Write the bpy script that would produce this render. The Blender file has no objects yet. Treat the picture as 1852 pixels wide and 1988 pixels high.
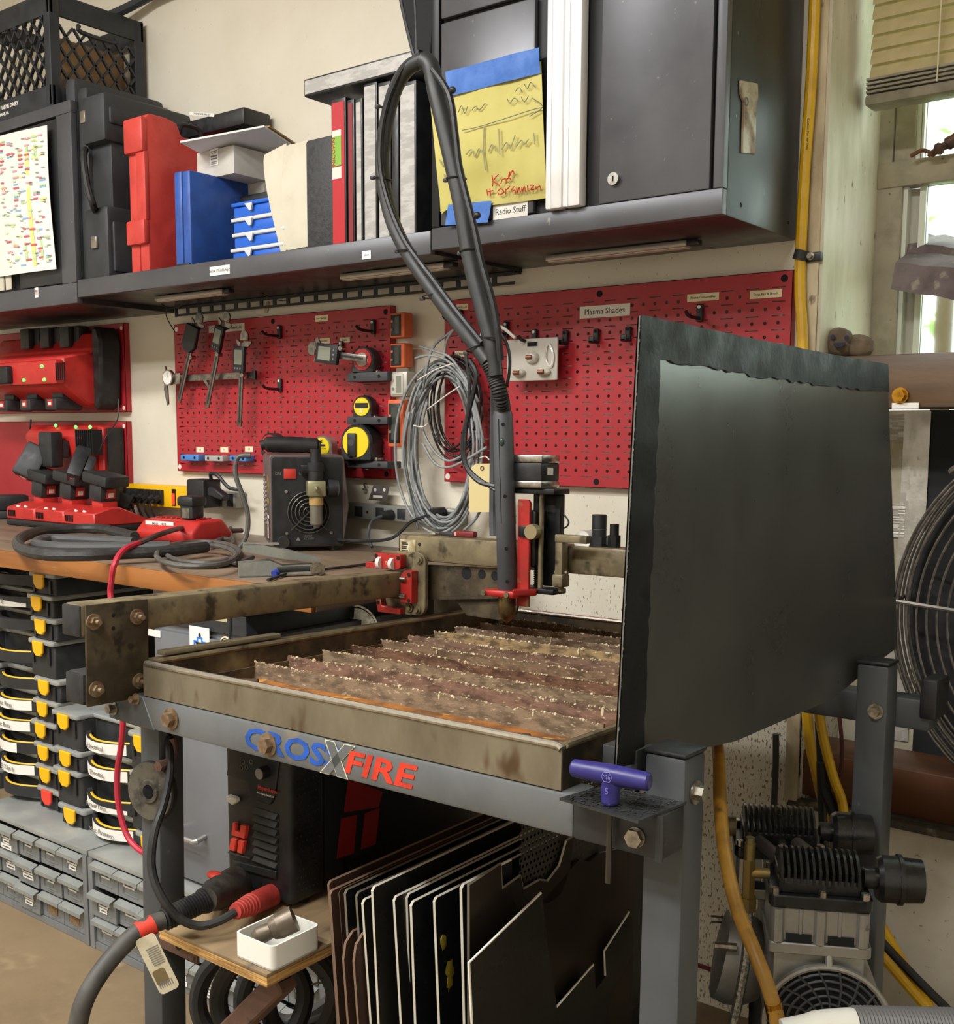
import bpy, bmesh, math, random
from mathutils import Vector as V, Matrix, Euler
random.seed(7)
SC = bpy.context.scene
COL = SC.collection
R = math.radians
PI = math.pi
# ---------------------------------------------------------------- camera
FPX, CX, CY = 2146.2, 926.0, 1090.35
_yaw, _pit, _rol = R(-37.772), R(6.655), R(0.2997)
CP = V((2.58979, -1.97765, 1.09533))
_f = V((math.sin(_yaw)*math.cos(_pit), math.cos(_yaw)*math.cos(_pit), -math.sin(_pit)))
_r = V((math.cos(_yaw), -math.sin(_yaw), 0)); _u = _r.cross(_f)
CR = _r*math.cos(_rol)+_u*math.sin(_rol); CU = -_r*math.sin(_rol)+_u*math.cos(_rol); CF = _f
cd = bpy.data.cameras.new('camera'); cam = bpy.data.objects.new('camera', cd); COL.objects.link(cam)
cd.sensor_fit = 'HORIZONTAL'; cd.sensor_width = 36; cd.lens = FPX/1852*36
cd.shift_x = 0.0; cd.shift_y = (CY-994)/1852; cd.clip_start = 0.02; cd.clip_end = 100
cam.matrix_world = Matrix(((CR.x, CU.x, -CF.x, CP.x), (CR.y, CU.y, -CF.y, CP.y), (CR.z, CU.z, -CF.z, CP.z), (0, 0, 0, 1)))
SC.camera = cam
# ---------------------------------------------------------------- world, lamps, exposure
SC.view_settings.view_transform = 'Standard'; SC.view_settings.look = 'None'
SC.view_settings.gamma = 1; SC.view_settings.use_curve_mapping = False
SC.view_settings.exposure = 0.2
wd = bpy.data.worlds.new('world'); SC.world = wd; wd.use_nodes = True
_n = wd.node_tree.nodes; _n['Background'].inputs[0].default_value = (0.94, 1.0, 0.96, 1); _n['Background'].inputs[1].default_value = 3.2
def area(name, loc, rot, sx, sy, power, col):
    l = bpy.data.lights.new(name, 'AREA'); l.shape = 'RECTANGLE'; l.size = sx; l.size_y = sy; l.energy = power; l.color = col
    o = bpy.data.objects.new(name, l); COL.objects.link(o); o.location = loc; o.rotation_euler = rot; return o
LAMPCOL = (1.0, 0.985, 0.96)
area('ceiling_lamp', (0.5, -2.0, 2.70), (0, 0, 0), 1.2, 0.25, 62, LAMPCOL)
area('ceiling_lamp', (1.9, -2.6, 2.70), (0, 0, 0), 1.2, 0.25, 56, LAMPCOL)
area('ceiling_lamp', (-0.6, -3.2, 2.70), (0, 0, 0), 1.2, 0.25, 56, LAMPCOL)
# ---------------------------------------------------------------- point from a sight line and a known plane
def ray(u, v): return CR*((u-CX)/FPX) - CU*((v-CY)/FPX) + CF
def W(u, v, X=None, Y=None, Z=None, D=None):
    d = ray(u, v)
    if X is not None: t = (X-CP.x)/d.x
    elif Y is not None: t = (Y-CP.y)/d.y
    elif Z is not None: t = (Z-CP.z)/d.z
    else: t = D
    return CP+d*t
# ---------------------------------------------------------------- materials
def lin(h):
    h = h.lstrip('#'); o = []
    for i in (0, 2, 4):
        c = int(h[i:i+2], 16)/255; o.append(c/12.92 if c <= .04045 else ((c+.055)/1.055)**2.4)
    return (*o, 1)
MATS = {}
def mat(name, col, rough=.5, metal=0, col2=None, scale=30, mix=(.4, .65), bump=0, bscale=None, col3=None, scale3=120, mix3=(.6, .72),
        spec=.5, alpha=1, trans=0, emit=0, stretch=(1, 1, 1), rvar=.12, detail=6, coat=0):
    """colour with up to two layers of grime / wear and a fine relief"""
    if name in MATS: return MATS[name]
    m = bpy.data.materials.new(name); m.use_nodes = True; nt = m.node_tree; N = nt.nodes; L = nt.links
    b = N['Principled BSDF']; b.inputs['Roughness'].default_value = rough; b.inputs['Metallic'].default_value = metal
    b.inputs['Specular IOR Level'].default_value = spec; b.inputs['Alpha'].default_value = alpha
    b.inputs['Transmission Weight'].default_value = trans; b.inputs['Coat Weight'].default_value = coat
    c = lin(col); b.inputs['Base Color'].default_value = c
    if emit: b.inputs['Emission Color'].default_value = c; b.inputs['Emission Strength'].default_value = emit
    tc = N.new('ShaderNodeTexCoord'); mp = N.new('ShaderNodeMapping'); L.new(tc.outputs['Object'], mp.inputs[0]); mp.inputs['Scale'].default_value = stretch
    def noise(sc, det=detail, rg=.6):
        n = N.new('ShaderNodeTexNoise'); n.inputs['Scale'].default_value = sc; n.inputs['Detail'].default_value = det; n.inputs['Roughness'].default_value = rg
        L.new(mp.outputs[0], n.inputs['Vector']); return n
    def ramp(n, lo, hi):
        r = N.new('ShaderNodeMapRange'); r.interpolation_type = 'SMOOTHSTEP'; r.inputs['From Min'].default_value = lo; r.inputs['From Max'].default_value = hi
        L.new(n.outputs[0], r.inputs[0]); return r
    last = None
    def layer(fac, cc, prev):
        x = N.new('ShaderNodeMix'); x.data_type = 'RGBA'; L.new(fac.outputs[0], x.inputs[0])
        if prev is None: x.inputs[6].default_value = c
        else: L.new(prev, x.inputs[6])
        x.inputs[7].default_value = lin(cc); return x.outputs[2]
    if col2:
        n = noise(scale); r = ramp(n, *mix); last = layer(r, col2, None)
        if rvar:
            rr = N.new('ShaderNodeMapRange'); L.new(n.outputs[0], rr.inputs[0]); rr.inputs['From Min'].default_value = .3; rr.inputs['From Max'].default_value = .7
            rr.inputs['To Min'].default_value = max(.02, rough-rvar); rr.inputs['To Max'].default_value = min(1, rough+rvar); L.new(rr.outputs[0], b.inputs['Roughness'])
    if col3:
        r = ramp(noise(scale3, 3), *mix3); last = layer(r, col3, last)
    if last is not None: L.new(last, b.inputs['Base Color'])
    if bump:
        n = noise(bscale or scale*3, 4); bp = N.new('ShaderNodeBump'); bp.inputs['Strength'].default_value = bump; bp.inputs['Distance'].default_value = .002
        L.new(n.outputs[0], bp.inputs['Height']); L.new(bp.outputs[0], b.inputs['Normal'])
    MATS[name] = m; return m
# ---------------------------------------------------------------- mesh builder
def basis(o, x, z):
    x = V(x).normalized(); z = V(z).normalized(); y = z.cross(x).normalized(); x = y.cross(z)
    return Matrix(((x.x, y.x, z.x, o[0]), (x.y, y.y, z.y, o[1]), (x.z, y.z, z.z, o[2]), (0, 0, 0, 1)))
def perp(d):
    a = V((0, 0, 1)) if abs(d.z) < .9 else V((1, 0, 0))
    u = d.cross(a).normalized(); return u, d.cross(u).normalized()
def spline(pts, k=6, cyc=False):
    pts = [V(p) for p in pts]; n = len(pts); out = []
    for i in range(n if cyc else n-1):
        if cyc: p0, p1, p2, p3 = pts[(i-1) % n], pts[i], pts[(i+1) % n], pts[(i+2) % n]
        else: p0, p1, p2, p3 = pts[max(i-1, 0)], pts[i], pts[i+1], pts[min(i+2, n-1)]
        for j in range(k):
            t = j/k
            out.append(.5*((2*p1)+(p2-p0)*t+(2*p0-5*p1+4*p2-p3)*t*t+(3*p1-p0-3*p2+p3)*t**3))
    if not cyc: out.append(pts[-1])
    return out
class MB:
    def __init__(s): s.v = []; s.f = []
    def add(s, v, f, M=None):
        o = len(s.v)
        s.v += [tuple(M @ V(p)) if M else tuple(p) for p in v]; s.f += [tuple(i+o for i in q) for q in f]; return s
    def _bm(s, bm, M=None):
        bm.verts.index_update(); s.add([v.co.copy() for v in bm.verts], [[v.index for v in f.verts] for f in bm.faces], M); bm.free(); return s
    def box(s, c, d, M=None, bev=0, seg=2):
        x, y, z = d[0]/2, d[1]/2, d[2]/2
        vs = [(c[0]+a*x, c[1]+b*y, c[2]+e*z) for a in (-1, 1) for b in (-1, 1) for e in (-1, 1)]
        fs = [(0, 1, 3, 2), (4, 6, 7, 5), (0, 4, 5, 1), (2, 3, 7, 6), (0, 2, 6, 4), (1, 5, 7, 3)]
        if not bev: return s.add(vs, fs, M)
        return s._bev(vs, fs, bev, seg, M)
    def _bev(s, vs, fs, bev, seg, M, sel=None):
        bm = bmesh.new(); q = [bm.verts.new(p) for p in vs]
        for f in fs: bm.faces.new([q[i] for i in f])
        bm.normal_update()
        ed = bm.edges[:] if sel is None else [e for e in bm.edges if sel(e)]
        bmesh.ops.bevel(bm, geom=ed, offset=bev, segments=seg, profile=.5, affect='EDGES', clamp_overlap=True)
        return s._bm(bm, M)
    def bx(s, x0, x1, y0, y1, z0, z1, bev=0, M=None, seg=2):
        return s.box(((x0+x1)/2, (y0+y1)/2, (z0+z1)/2), (abs(x1-x0), abs(y1-y0), abs(z1-z0)), M, bev, seg)
    def cyl(s, p0, p1, r0, r1=None, n=16, cap=True, M=None):
        p0, p1 = V(p0), V(p1); r1 = r0 if r1 is None else r1; d = (p1-p0).normalized(); u, w = perp(d); vs = []; fs = []
        for p, r in ((p0, r0), (p1, r1)):
            for i in range(n):
                a = 2*PI*i/n; vs.append(p+u*math.cos(a)*r+w*math.sin(a)*r)
        for i in range(n): j = (i+1) % n; fs.append((i, j, n+j, n+i))
        if cap: fs.append(tuple(reversed(range(n)))); fs.append(tuple(range(n, 2*n)))
        return s.add(vs, fs, M)
    def tube(s, pts, r, n=8, cyc=False, k=0, M=None, cap=True):
        pts = [V(p) for p in pts]
        if k: pts = spline(pts, k, cyc)
        m = len(pts); vs = []; fs = []; rr = r if isinstance(r, (list, tuple)) else None; u = None
        for i, p in enumerate(pts):
            a = pts[(i-1) % m] if (cyc or i > 0) else p; b = pts[(i+1) % m] if (cyc or i < m-1) else p
            d = (b-a)
            d = d.normalized() if d.length > 1e-9 else V((0, 0, 1))
            if u is None: u, w = perp(d)
            else:
                u = (u-d*u.dot(d)); u = u.normalized() if u.length > 1e-6 else perp(d)[0]; w = d.cross(u)
            q = rr[min(len(rr)-1, int(i*len(rr)/m))] if rr else r
            for j in range(n): t = 2*PI*j/n; vs.append(p+(u*math.cos(t)+w*math.sin(t))*q)
        for i in range(m if cyc else m-1):
            o, o2 = i*n, ((i+1) % m)*n
            for j in range(n): jj = (j+1) % n; fs.append((o+j, o+jj, o2+jj, o2+j))
        if not cyc and cap: fs.append(tuple(reversed(range(n)))); fs.append(tuple(range((m-1)*n, m*n)))
        return s.add(vs, fs, M)
    def lathe(s, prof, n=20, M=None):
        """profile of (radius, z) turned about z"""
        vs = []; fs = []; m = len(prof)
        for r, z in prof:
            for i in range(n): a = 2*PI*i/n; vs.append((r*math.cos(a), r*math.sin(a), z))
        for k in range(m-1):
            for i in range(n): j = (i+1) % n; fs.append((k*n+i, k*n+j, (k+1)*n+j, (k+1)*n+i))
        if prof[0][0] > 1e-6: fs.append(tuple(reversed(range(n))))
        if prof[-1][0] > 1e-6: fs.append(tuple(range((m-1)*n, m*n)))
        return s.add(vs, fs, M)
    def torus(s, c, ax, RR, r, n=24, m=8, M=None):
        ax = V(ax).normalized(); u, w = perp(ax); c = V(c)
        return s.tube([c+u*math.cos(2*PI*i/n)*RR+w*math.sin(2*PI*i/n)*RR for i in range(n)], r, m, True, M=M)
    def prism(s, poly, lo, hi, ax='y', M=None, bev=0, seg=1):
        """polygon in the two other axes (x,z for y; y,z for x; x,y for z) pushed from lo to hi"""
        n = len(poly)
        def P(a, b, h): return {'y': (a, h, b), 'x': (h, a, b), 'z': (a, b, h)}[ax]
        vs = [P(a, b, lo) for a, b in poly]+[P(a, b, hi) for a, b in poly]
        fs = [tuple(range(n)), tuple(range(2*n-1, n-1, -1))]+[(i, n+i, n+(i+1) % n, (i+1) % n) for i in range(n)]
        if bev: return s._bev(vs, fs, bev, seg, M)
        return s.add(vs, fs, M)
    def grid(s, fn, nu, nv, M=None, th=0, cyc=False):
        vs = []; fs = []
        for i in range(nu+1):
            for j in range(nv+1): vs.append(fn(i/nu, j/nv))
        for i in range(nu):
            for j in range(nv): a = i*(nv+1)+j; fs.append((a, a+nv+1, a+nv+2, a+1))
        return s.add(vs, fs, M)
    def sph(s, c, r, sc=(1, 1, 1), n=14, m=9, M=None, jit=0):
        vs = [(c[0], c[1], c[2]+r*sc[2])]; fs = []
        for k in range(1, m):
            t = PI*k/m
            for i in range(n):
                a = 2*PI*i/n; q = r*(1+random.uniform(-jit, jit)); vs.append((c[0]+q*sc[0]*math.sin(t)*math.cos(a), c[1]+q*sc[1]*math.sin(t)*math.sin(a), c[2]+q*sc[2]*math.cos(t)))
        vs.append((c[0], c[1], c[2]-r*sc[2])); L = len(vs)-1
        for i in range(n): fs.append((0, 1+i, 1+(i+1) % n)); fs.append((L, L-n+(i+1) % n, L-n+i))
        for k in range(m-2):
            for i in range(n): a = 1+k*n; j = (i+1) % n; fs.append((a+i, a+n+i, a+n+j, a+j))
        return s.add(vs, fs, M)
    def build(s, name, m, parent=None, world=False, ang=.6, loc=None):
        me = bpy.data.meshes.new(name)
        vs = s.v
        if world and parent is not None:
            IM = mw(parent).inverted(); vs = [tuple(IM @ V(p)) for p in vs]
        if loc is not None: L = V(loc); vs = [tuple(V(p)-L) for p in vs]
        me.from_pydata(vs, [], s.f)
        bm = bmesh.new(); bm.from_mesh(me); bmesh.ops.recalc_face_normals(bm, faces=bm.faces); bm.to_mesh(me); bm.free()
        if ang:
            me.polygons.foreach_set('use_smooth', [True]*len(me.polygons)); me.set_sharp_from_angle(angle=ang)
        me.materials.append(m); o = bpy.data.objects.new(name, me); COL.objects.link(o)
        if parent is not None: o.parent = parent
        if loc is not None: o.location = loc
        return o
def mw(o):
    M = o.matrix_basis.copy()
    while o.parent: o = o.parent; M = o.matrix_basis @ M
    return M
def tag(o, label, cat, group=None):
    o['label'] = label; o['category'] = cat
    if group: o['group'] = group
    return o
def thing(name, label, cat, loc=(0, 0, 0), rz=0, group=None, M=None):
    o = bpy.data.objects.new(name, None); COL.objects.link(o); o.empty_display_size = .02
    if M is not None: o.matrix_basis = M
    else: o.location = loc; o.rotation_euler = (0, 0, rz)
    return tag(o, label, cat, group)
def struct(name, mb, m, parent=None, **k):
    o = mb.build(name, m, parent, **k)
    if parent is None: o['kind'] = 'structure'
    return o
KIDS = {}
def dup(root, M=None, loc=None, rz=None, label=None):
    def cp(o, p):
        c = o.copy(); COL.objects.link(c)
        if p is not None: c.parent = p
        for ch in [x for x in bpy.data.objects if x.parent is o]: cp(ch, c)
        return c
    r = cp(root, None)
    if M is not None: r.matrix_basis = M
    if loc is not None: r.location = loc
    if rz is not None: r.rotation_euler = (0, 0, rz)
    if label: r['label'] = label
    return r
def txt(s, size, m, parent, M, name='lettering', world=True, align='CENTER', ext=.0002, shear=0, sx=1, bold=0):
    cu = bpy.data.curves.new('t', 'FONT'); cu.body = s; cu.size = size; cu.align_x = align; cu.align_y = 'CENTER'; cu.extrude = ext; cu.resolution_u = 2
    cu.shear = shear; cu.offset = bold
    ob = bpy.data.objects.new('t', cu); me = bpy.data.meshes.new_from_object(ob); bpy.data.objects.remove(ob); bpy.data.curves.remove(cu)
    if sx != 1: M = M @ Matrix.Diagonal((sx, 1, 1, 1))
    if world and parent is not None: M = mw(parent).inverted() @ M
    me.transform(M); me.name = name; me.materials.clear(); me.materials.append(m)
    o = bpy.data.objects.new(name, me); COL.objects.link(o); o.parent = parent; return o
def fronty(x, y, z): return basis((x, y, z), (1, 0, 0), (0, -1, 0))   # flat on a face that looks toward -y
# common materials
M_blk = mat('black plastic', '#1b1c1f', .45, 0, '#26272a', 40, bump=.1)
M_blkr = mat('black rubber', '#161617', .6, 0, '#2a2927', 25, bump=.15)
M_paper = mat('white paper', '#e9e7df', .8)
M_cream = mat('cream label tape', '#e8dcb8', .6)
M_ink = mat('black ink', '#1d1c1a', .7)
M_inkg = mat('grey ink', '#77756f', .8)
M_white = mat('white plastic', '#e6e5dc', .45)
M_steel = mat('bright steel', '#b9b6ae', .3, 1, '#8d8880', 60)
M_bolt = mat('zinc bolt', '#a7a296', .35, .9, '#7d7464', 90)
M_red = mat('red plastic', '#c92620', .4, 0, '#b01f1c', 30)
M_yel = mat('yellow plastic', '#f0b90c', .42)
M_dark = mat('dark void', '#08090a', .9)
# ================================================================ the room
FZ = -.06
M_floor = mat('brown concrete', '#8b785c', .6, 0, '#6f5d45', 2.2, (.35, .7), .15, 60, '#a28f70', 9, (.58, .80), rvar=.15)
def wallmat():
    m = mat('cream wall paint', '#e3ddcd', .42, 0, '#d9d2bf', 3, (.35, .7), .06, 25)
    nt = m.node_tree; N = nt.nodes; L = nt.links; b = N['Principled BSDF']; prev = b.inputs['Base Color'].links[0].from_socket
    tc = N.new('ShaderNodeTexCoord'); sp = N.new('ShaderNodeSeparateXYZ'); L.new(tc.outputs['Object'], sp.inputs[0])
    def rng(sock, a, c):
        r = N.new('ShaderNodeMapRange'); r.inputs['From Min'].default_value = a; r.inputs['From Max'].default_value = c; L.new(sock, r.inputs[0]); return r.outputs[0]
    # spatter of the cutting: denser low down and behind the table, streaked downward
    mp = N.new('ShaderNodeMapping'); mp.inputs['Scale'].default_value = (1, 1, .45); L.new(tc.outputs['Object'], mp.inputs[0])
    nz = N.new('ShaderNodeTexNoise'); nz.inputs['Scale'].default_value = 230; nz.inputs['Detail'].default_value = 2.5; L.new(mp.outputs[0], nz.inputs['Vector'])
    th = N.new('ShaderNodeMath'); th.operation = 'MULTIPLY'
    zf = rng(sp.outputs['Z'], 1.0, .55); xf = rng(sp.outputs['X'], .9, 1.4); L.new(zf, th.inputs[0]); L.new(xf, th.inputs[1])
    sub = N.new('ShaderNodeMath'); sub.operation = 'MULTIPLY_ADD'; L.new(th.outputs[0], sub.inputs[0]); sub.inputs[1].default_value = .11; L.new(nz.outputs[0], sub.inputs[2])
    sub2 = N.new('ShaderNodeMath'); sub2.operation = 'MULTIPLY_ADD'; L.new(xf, sub2.inputs[0]); sub2.inputs[1].default_value = .035; L.new(sub.outputs[0], sub2.inputs[2])
    sr = N.new('ShaderNodeMapRange'); sr.interpolation_type = 'SMOOTHSTEP'; sr.inputs['From Min'].default_value = .69; sr.inputs['From Max'].default_value = .79; L.new(sub2.outputs[0], sr.inputs[0])
    x = N.new('ShaderNodeMix'); x.data_type = 'RGBA'; L.new(sr.outputs[0], x.inputs[0]); L.new(prev, x.inputs[6]); x.inputs[7].default_value = lin('#7d6d54')
    L.new(x.outputs[2], b.inputs['Base Color']); return m
M_wall = wallmat()
M_wall2 = mat('plain wall paint', '#d8d3c6', .6)
M_conc = mat('painted concrete', '#cfc9ba', .7, 0, '#b7b0a0', 6, (.4, .7), .3, 40, '#6c6252', 70, (.63, .72))
M_ceil = mat('ceiling paint', '#e4e1d8', .8)
struct('floor', MB().bx(-2.6, 3.7, -4.7, 1.2, FZ-.06, FZ), M_floor)
XJ = 1.832
struct('wall_back', MB().bx(-2.6, XJ, 0, .30, FZ, 2.75), M_wall)
struct('wall_back_low', MB().bx(XJ, 3.7, 0, .30, FZ, .402), M_conc)
struct('wall_back_high', MB().bx(XJ, 3.7, 0, .30, 2.35, 2.75), M_wall2)
struct('wall_back_right', MB().bx(3.05, 3.7, 0, .30, .402, 2.35), M_wall2)
struct('wall_left', MB().bx(-2.7, -2.6, -4.7, .3, FZ, 2.75), M_wall2)
struct('wall_right', MB().bx(3.7, 3.8, -4.7, .3, FZ, 2.75), M_wall2)
struct('wall_front', MB().bx(-2.6, 3.7, -4.8, -4.7, FZ, 2.75), M_wall2)
struct('ceiling', MB().bx(-2.7, 3.8, -4.8, .3, 2.75, 2.85), M_ceil)
struct('trim_1', MB().bx(1.806, XJ, -.010, .0, .45, 2.6, .002).bx(1.806, XJ, -.012, 0, .402, 1.40, .002), mat('dirty trim paint', '#cdbf9f', .6, 0, '#a8977a', 12, (.42, .68), .2, 60, '#75654e', 50, (.64, .74), stretch=(1, 1, .4)))
# jamb lining with its own streaked dirt
struct('trim_2', MB().bx(XJ, XJ+.006, -.006, .285, 1.235, 2.35), mat('stained jamb paint', '#d9d1bd', .55, 0, '#bfb59e', 9, (.4, .7), .2, 50, '#6d5d46', 65, (.66, .74), stretch=(1, 1, .35)))
# timbers across the opening
M_sill = mat('old stained timber', '#4e3a26', .5, 0, '#745638', 7, (.35, .7), .3, 40, '#3d3b3a', 5, (.5, .7), stretch=(.18, 1, 1))
M_timb = mat('varnished timber', '#5f3a20', .5, 0, '#3c2415', 6, (.35, .7), .25, 40, '#80583a', 9, (.6, .75), stretch=(.2, 1, 1))
SZ0, SZ1 = 1.142, 1.234
t = thing('window_beam', 'dark stained timber beam with a brass bolt under the window', 'beam', (2.4, .07, SZ0))
MB().bx(XJ+.003, 3.02, .0, .17, SZ0, SZ1, .003).build('timber', M_sill, t, True)
bp = W(1747, 768, Y=-.004)
M_brass = mat('brass', '#b8862c', .3, 1, '#8a6420', 60)
MB().cyl((bp.x, .001, bp.z), (bp.x, -.004, bp.z), .014, n=20).cyl((bp.x, -.004, bp.z), (bp.x, -.014, bp.z), .011, n=6).build('bolt', M_brass, t, True)
t = thing('lower_beam', 'varnished brown timber beam under the big fan', 'beam', (2.4, .07, .404))
MB().bx(XJ-.01, 3.02, .012, .14, .415, .502, .004).build('timber', M_timb, t, True)
MB().bx(XJ-.02, 3.02, -.012, .011, .396, .411, .003).build('ledge_strip', mat('dirty ledge', '#4b463d', .9, 0, '#8b8577', 40, (.5, .7), .6), t, True)
# recess behind the fan
M_panelblk = mat('matte black board', '#1b1c1e', .75, 0, '#26282b', 8, bump=.05)
t = thing('fan_board', 'black board closing the opening behind the big fan', 'board', (2.5, .22, .5))
pL = W(1800, 900, Y=.19).x
MB().bx(pL, 3.03, .19, .21, .405, SZ0, 0).build('board', M_panelblk, t, True)
MB().bx(XJ+.002, pL, .19, .206, .405, SZ0, 0).build('white_board', mat('patched board', '#d8d0bb', .6, 0, '#c2b698', 12, bump=.2), t, True)
M_foil = mat('crinkled foil tape', '#e3dfd6', .42, .35, '#c9c4b8', 14, (.4, .65), .5, 45, rvar=.1)
def foil(x0, x1, z0, z1, name='foil_tape', seed=0):
    rnd = random.Random(seed)
    H = [[rnd.uniform(0, .0022) for _ in range(16)] for _ in range(40)]
    def fn(u, v):
        i, j = min(14, int(u*14)), min(38, int(v*38)); return (x0+(x1-x0)*u, .1885-.0015-H[j][i], z0+(z1-z0)*v)
    return MB().grid(fn, 9, 26).build(name, M_foil, t, True, ang=.2)
xa, xb, xc = W(1712, 900, Y=.188).x, W(1752, 900, Y=.188).x, W(1803, 900, Y=.188).x
foil(xb, xc, .74, SZ0-.002, seed=1); foil(xa-.06, xb, 1.085, SZ0-.002, seed=2); foil(xa-.06, xb+.01, .90, .965, seed=3); foil(xb-.012, xc-.012, .504, .745, seed=4)
# window: frame, mullion, sashes, glass
M_fr = mat('grey window frame', '#a39a85', .5, 0, '#8a8270', 14, (.4, .7), .15, 50, '#5d5545', 60, (.66, .75))
M_gasket = mat('white sash lining', '#d9dccf', .4)
def glassmat():
    m = mat('dusty window glass', '#f2fff8', .22, trans=1, spec=.4); b = m.node_tree.nodes['Principled BSDF']; b.inputs['IOR'].default_value = 1.02; return m
M_glass = glassmat()
YW = .265
fx0 = XJ+.006; mz = W(1790, 330, Y=YW).z; mz0, mz1 = mz-.026, mz+.022
lx = W(1745, 500, Y=YW).x; ux = W(1775, 260, Y=YW).x
st = struct('window_1', MB().bx(fx0, lx, YW, YW+.035, SZ1, mz0).bx(fx0, 3.05, YW-.004, YW+.035, mz0, mz1, .002).bx(fx0, fx0+.026, YW, YW+.035, mz1, 2.35)
   .bx(fx0+.028, ux, YW+.006, YW+.035, mz1, 2.35).bx(2.95, 3.05, YW, YW+.035, SZ1, 2.35), M_fr)
MB().bx(lx, lx+.008, YW+.01, YW+.04, SZ1, mz0).bx(lx+.028, lx+.040, YW+.02, YW+.045, SZ1, mz0).bx(ux, ux+.008, YW+.014, YW+.04, mz1, 2.35).bx(ux+.010, ux+.014, YW+.014, YW+.04, mz1, 2.35).build('sash_lining', M_gasket, st)
MB().bx(lx+.008, lx+.028, YW+.034, YW+.04, SZ1, mz0).build('sash_stile', mat('grey sash stile', '#b7b5a8', .5), st)
MB().bx(lx+.04, 2.95, YW+.026, YW+.030, SZ1, mz0).build('pane', M_glass, st)
MB().bx(ux+.014, 2.95, YW+.026, YW+.030, mz1, 2.35).build('pane', M_glass, st)
# blind: slats, ladder cord, stacked slats with bottom rail
M_slat = mat('beige blind slat', '#c9b98c', .45, 0, '#b5a578', 12, (.4, .7))
M_rail = mat('dusty blind rail', '#97907d', .6, 0, '#7f7866', 20, (.4, .7), .2)
YB = .15
bL = W(1697, 60, Y=YB).x; bR = 3.0
bl = thing('window_blind', 'beige horizontal slat blind hanging in the window', 'blind', (bL, YB, 1.7))
z_b = W(1690, 212, Y=YB).z; z_t = W(1694, 168, Y=YB).z
MB().bx(bL-.004, bR, YB-.026, YB+.026, z_b, z_b+.020, .006).build('bottom_rail', M_rail, bl, True)
zz = z_b+.022
while zz < z_t+.006:
    MB().bx(bL-.002, bR, YB-.025, YB+.025, zz, zz+.004).build('stacked_slat', M_rail, bl, True); zz += .0075
zz = z_t+.012; first = None
pitch = .0262; mesh0 = None
while zz < 2.33:
    if first is None:
        tl_ = R(58)
        def fn(u, v):
            w = (v-.5)*.05; cu = .006*(1-(2*v-1)**2); return ((bR-bL)*u, math.cos(tl_)*w-math.sin(tl_)*cu*1, -math.sin(tl_)*-1*w-math.cos(tl_)*cu*-1)
        first = MB().grid(fn, 1, 6).build('slat', M_slat, bl, ang=1.2)
        so = first; so.location = (0, 0, zz+.018-1.7)
    else:
        so = first.copy(); COL.objects.link(so); so.location = (0, 0, zz+.018-1.7)
    zz += pitch
mbc = MB()
for cxp in (W(1833, 60, Y=YB).x, W(1833, 60, Y=YB).x+.45):
    mbc.tube([(cxp, YB-.028, z_b+.02), (cxp+.001, YB-.03, 1.9), (cxp, YB-.028, 2.34)], .0014, 5)
mbc.build('ladder_cord', mat('cord', '#d8cfae', .8), bl, True)
# outdoors
M_leaf = mat('mottled green foliage', '#7f9a4c', .7, 0, '#c4d690', 3, (.4, .62), col3='#5c7a3c', scale3=6)  # three greens mixed at random by noise
M_lawn = mat('lawn', '#8fae62', .9, 0, '#b5c985', 3)
struct('ground_outside', MB().bx(-6, 9, 1.3, 14, -.4, -.3), M_lawn)
for i, (x, y, z, r, lb) in enumerate(((2.05, 2.6, .75, .75, 'pale green bush close outside the window'), (.9, 4.2, 2.1, 1.3, 'darker green tree crown farther outside the upper window'), (3.2, 4.6, .9, 1.0, 'round shrub at the lawn edge outside'))):
    mb = MB(); rn = random.Random(i+4)
    for k in range(260):
        a = V((rn.gauss(0, 1), rn.gauss(0, 1), rn.gauss(0, 1))).normalized()*r*rn.uniform(.6, 1); s = rn.uniform(.05, .1)
        q = Euler((rn.uniform(0, 6), rn.uniform(0, 6), 0)).to_matrix().to_4x4(); q.translation = V((x, y, z))+a
        mb.add([(-s, 0, 0), (0, -s*.4, 0), (s, 0, 0), (0, s*.4, 0)], [(0, 1, 2, 3)], q)
    tb = thing('garden_bush', lb, 'bush', (x, y, -.3)); mb.build('foliage', M_leaf, tb, True, ang=0)['kind'] = 'stuff'
    MB().tube([(x, y, -.32), (x, y, z)], .05).build('stem', mat('bark', '#5a4632', .9), tb, True)
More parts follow.
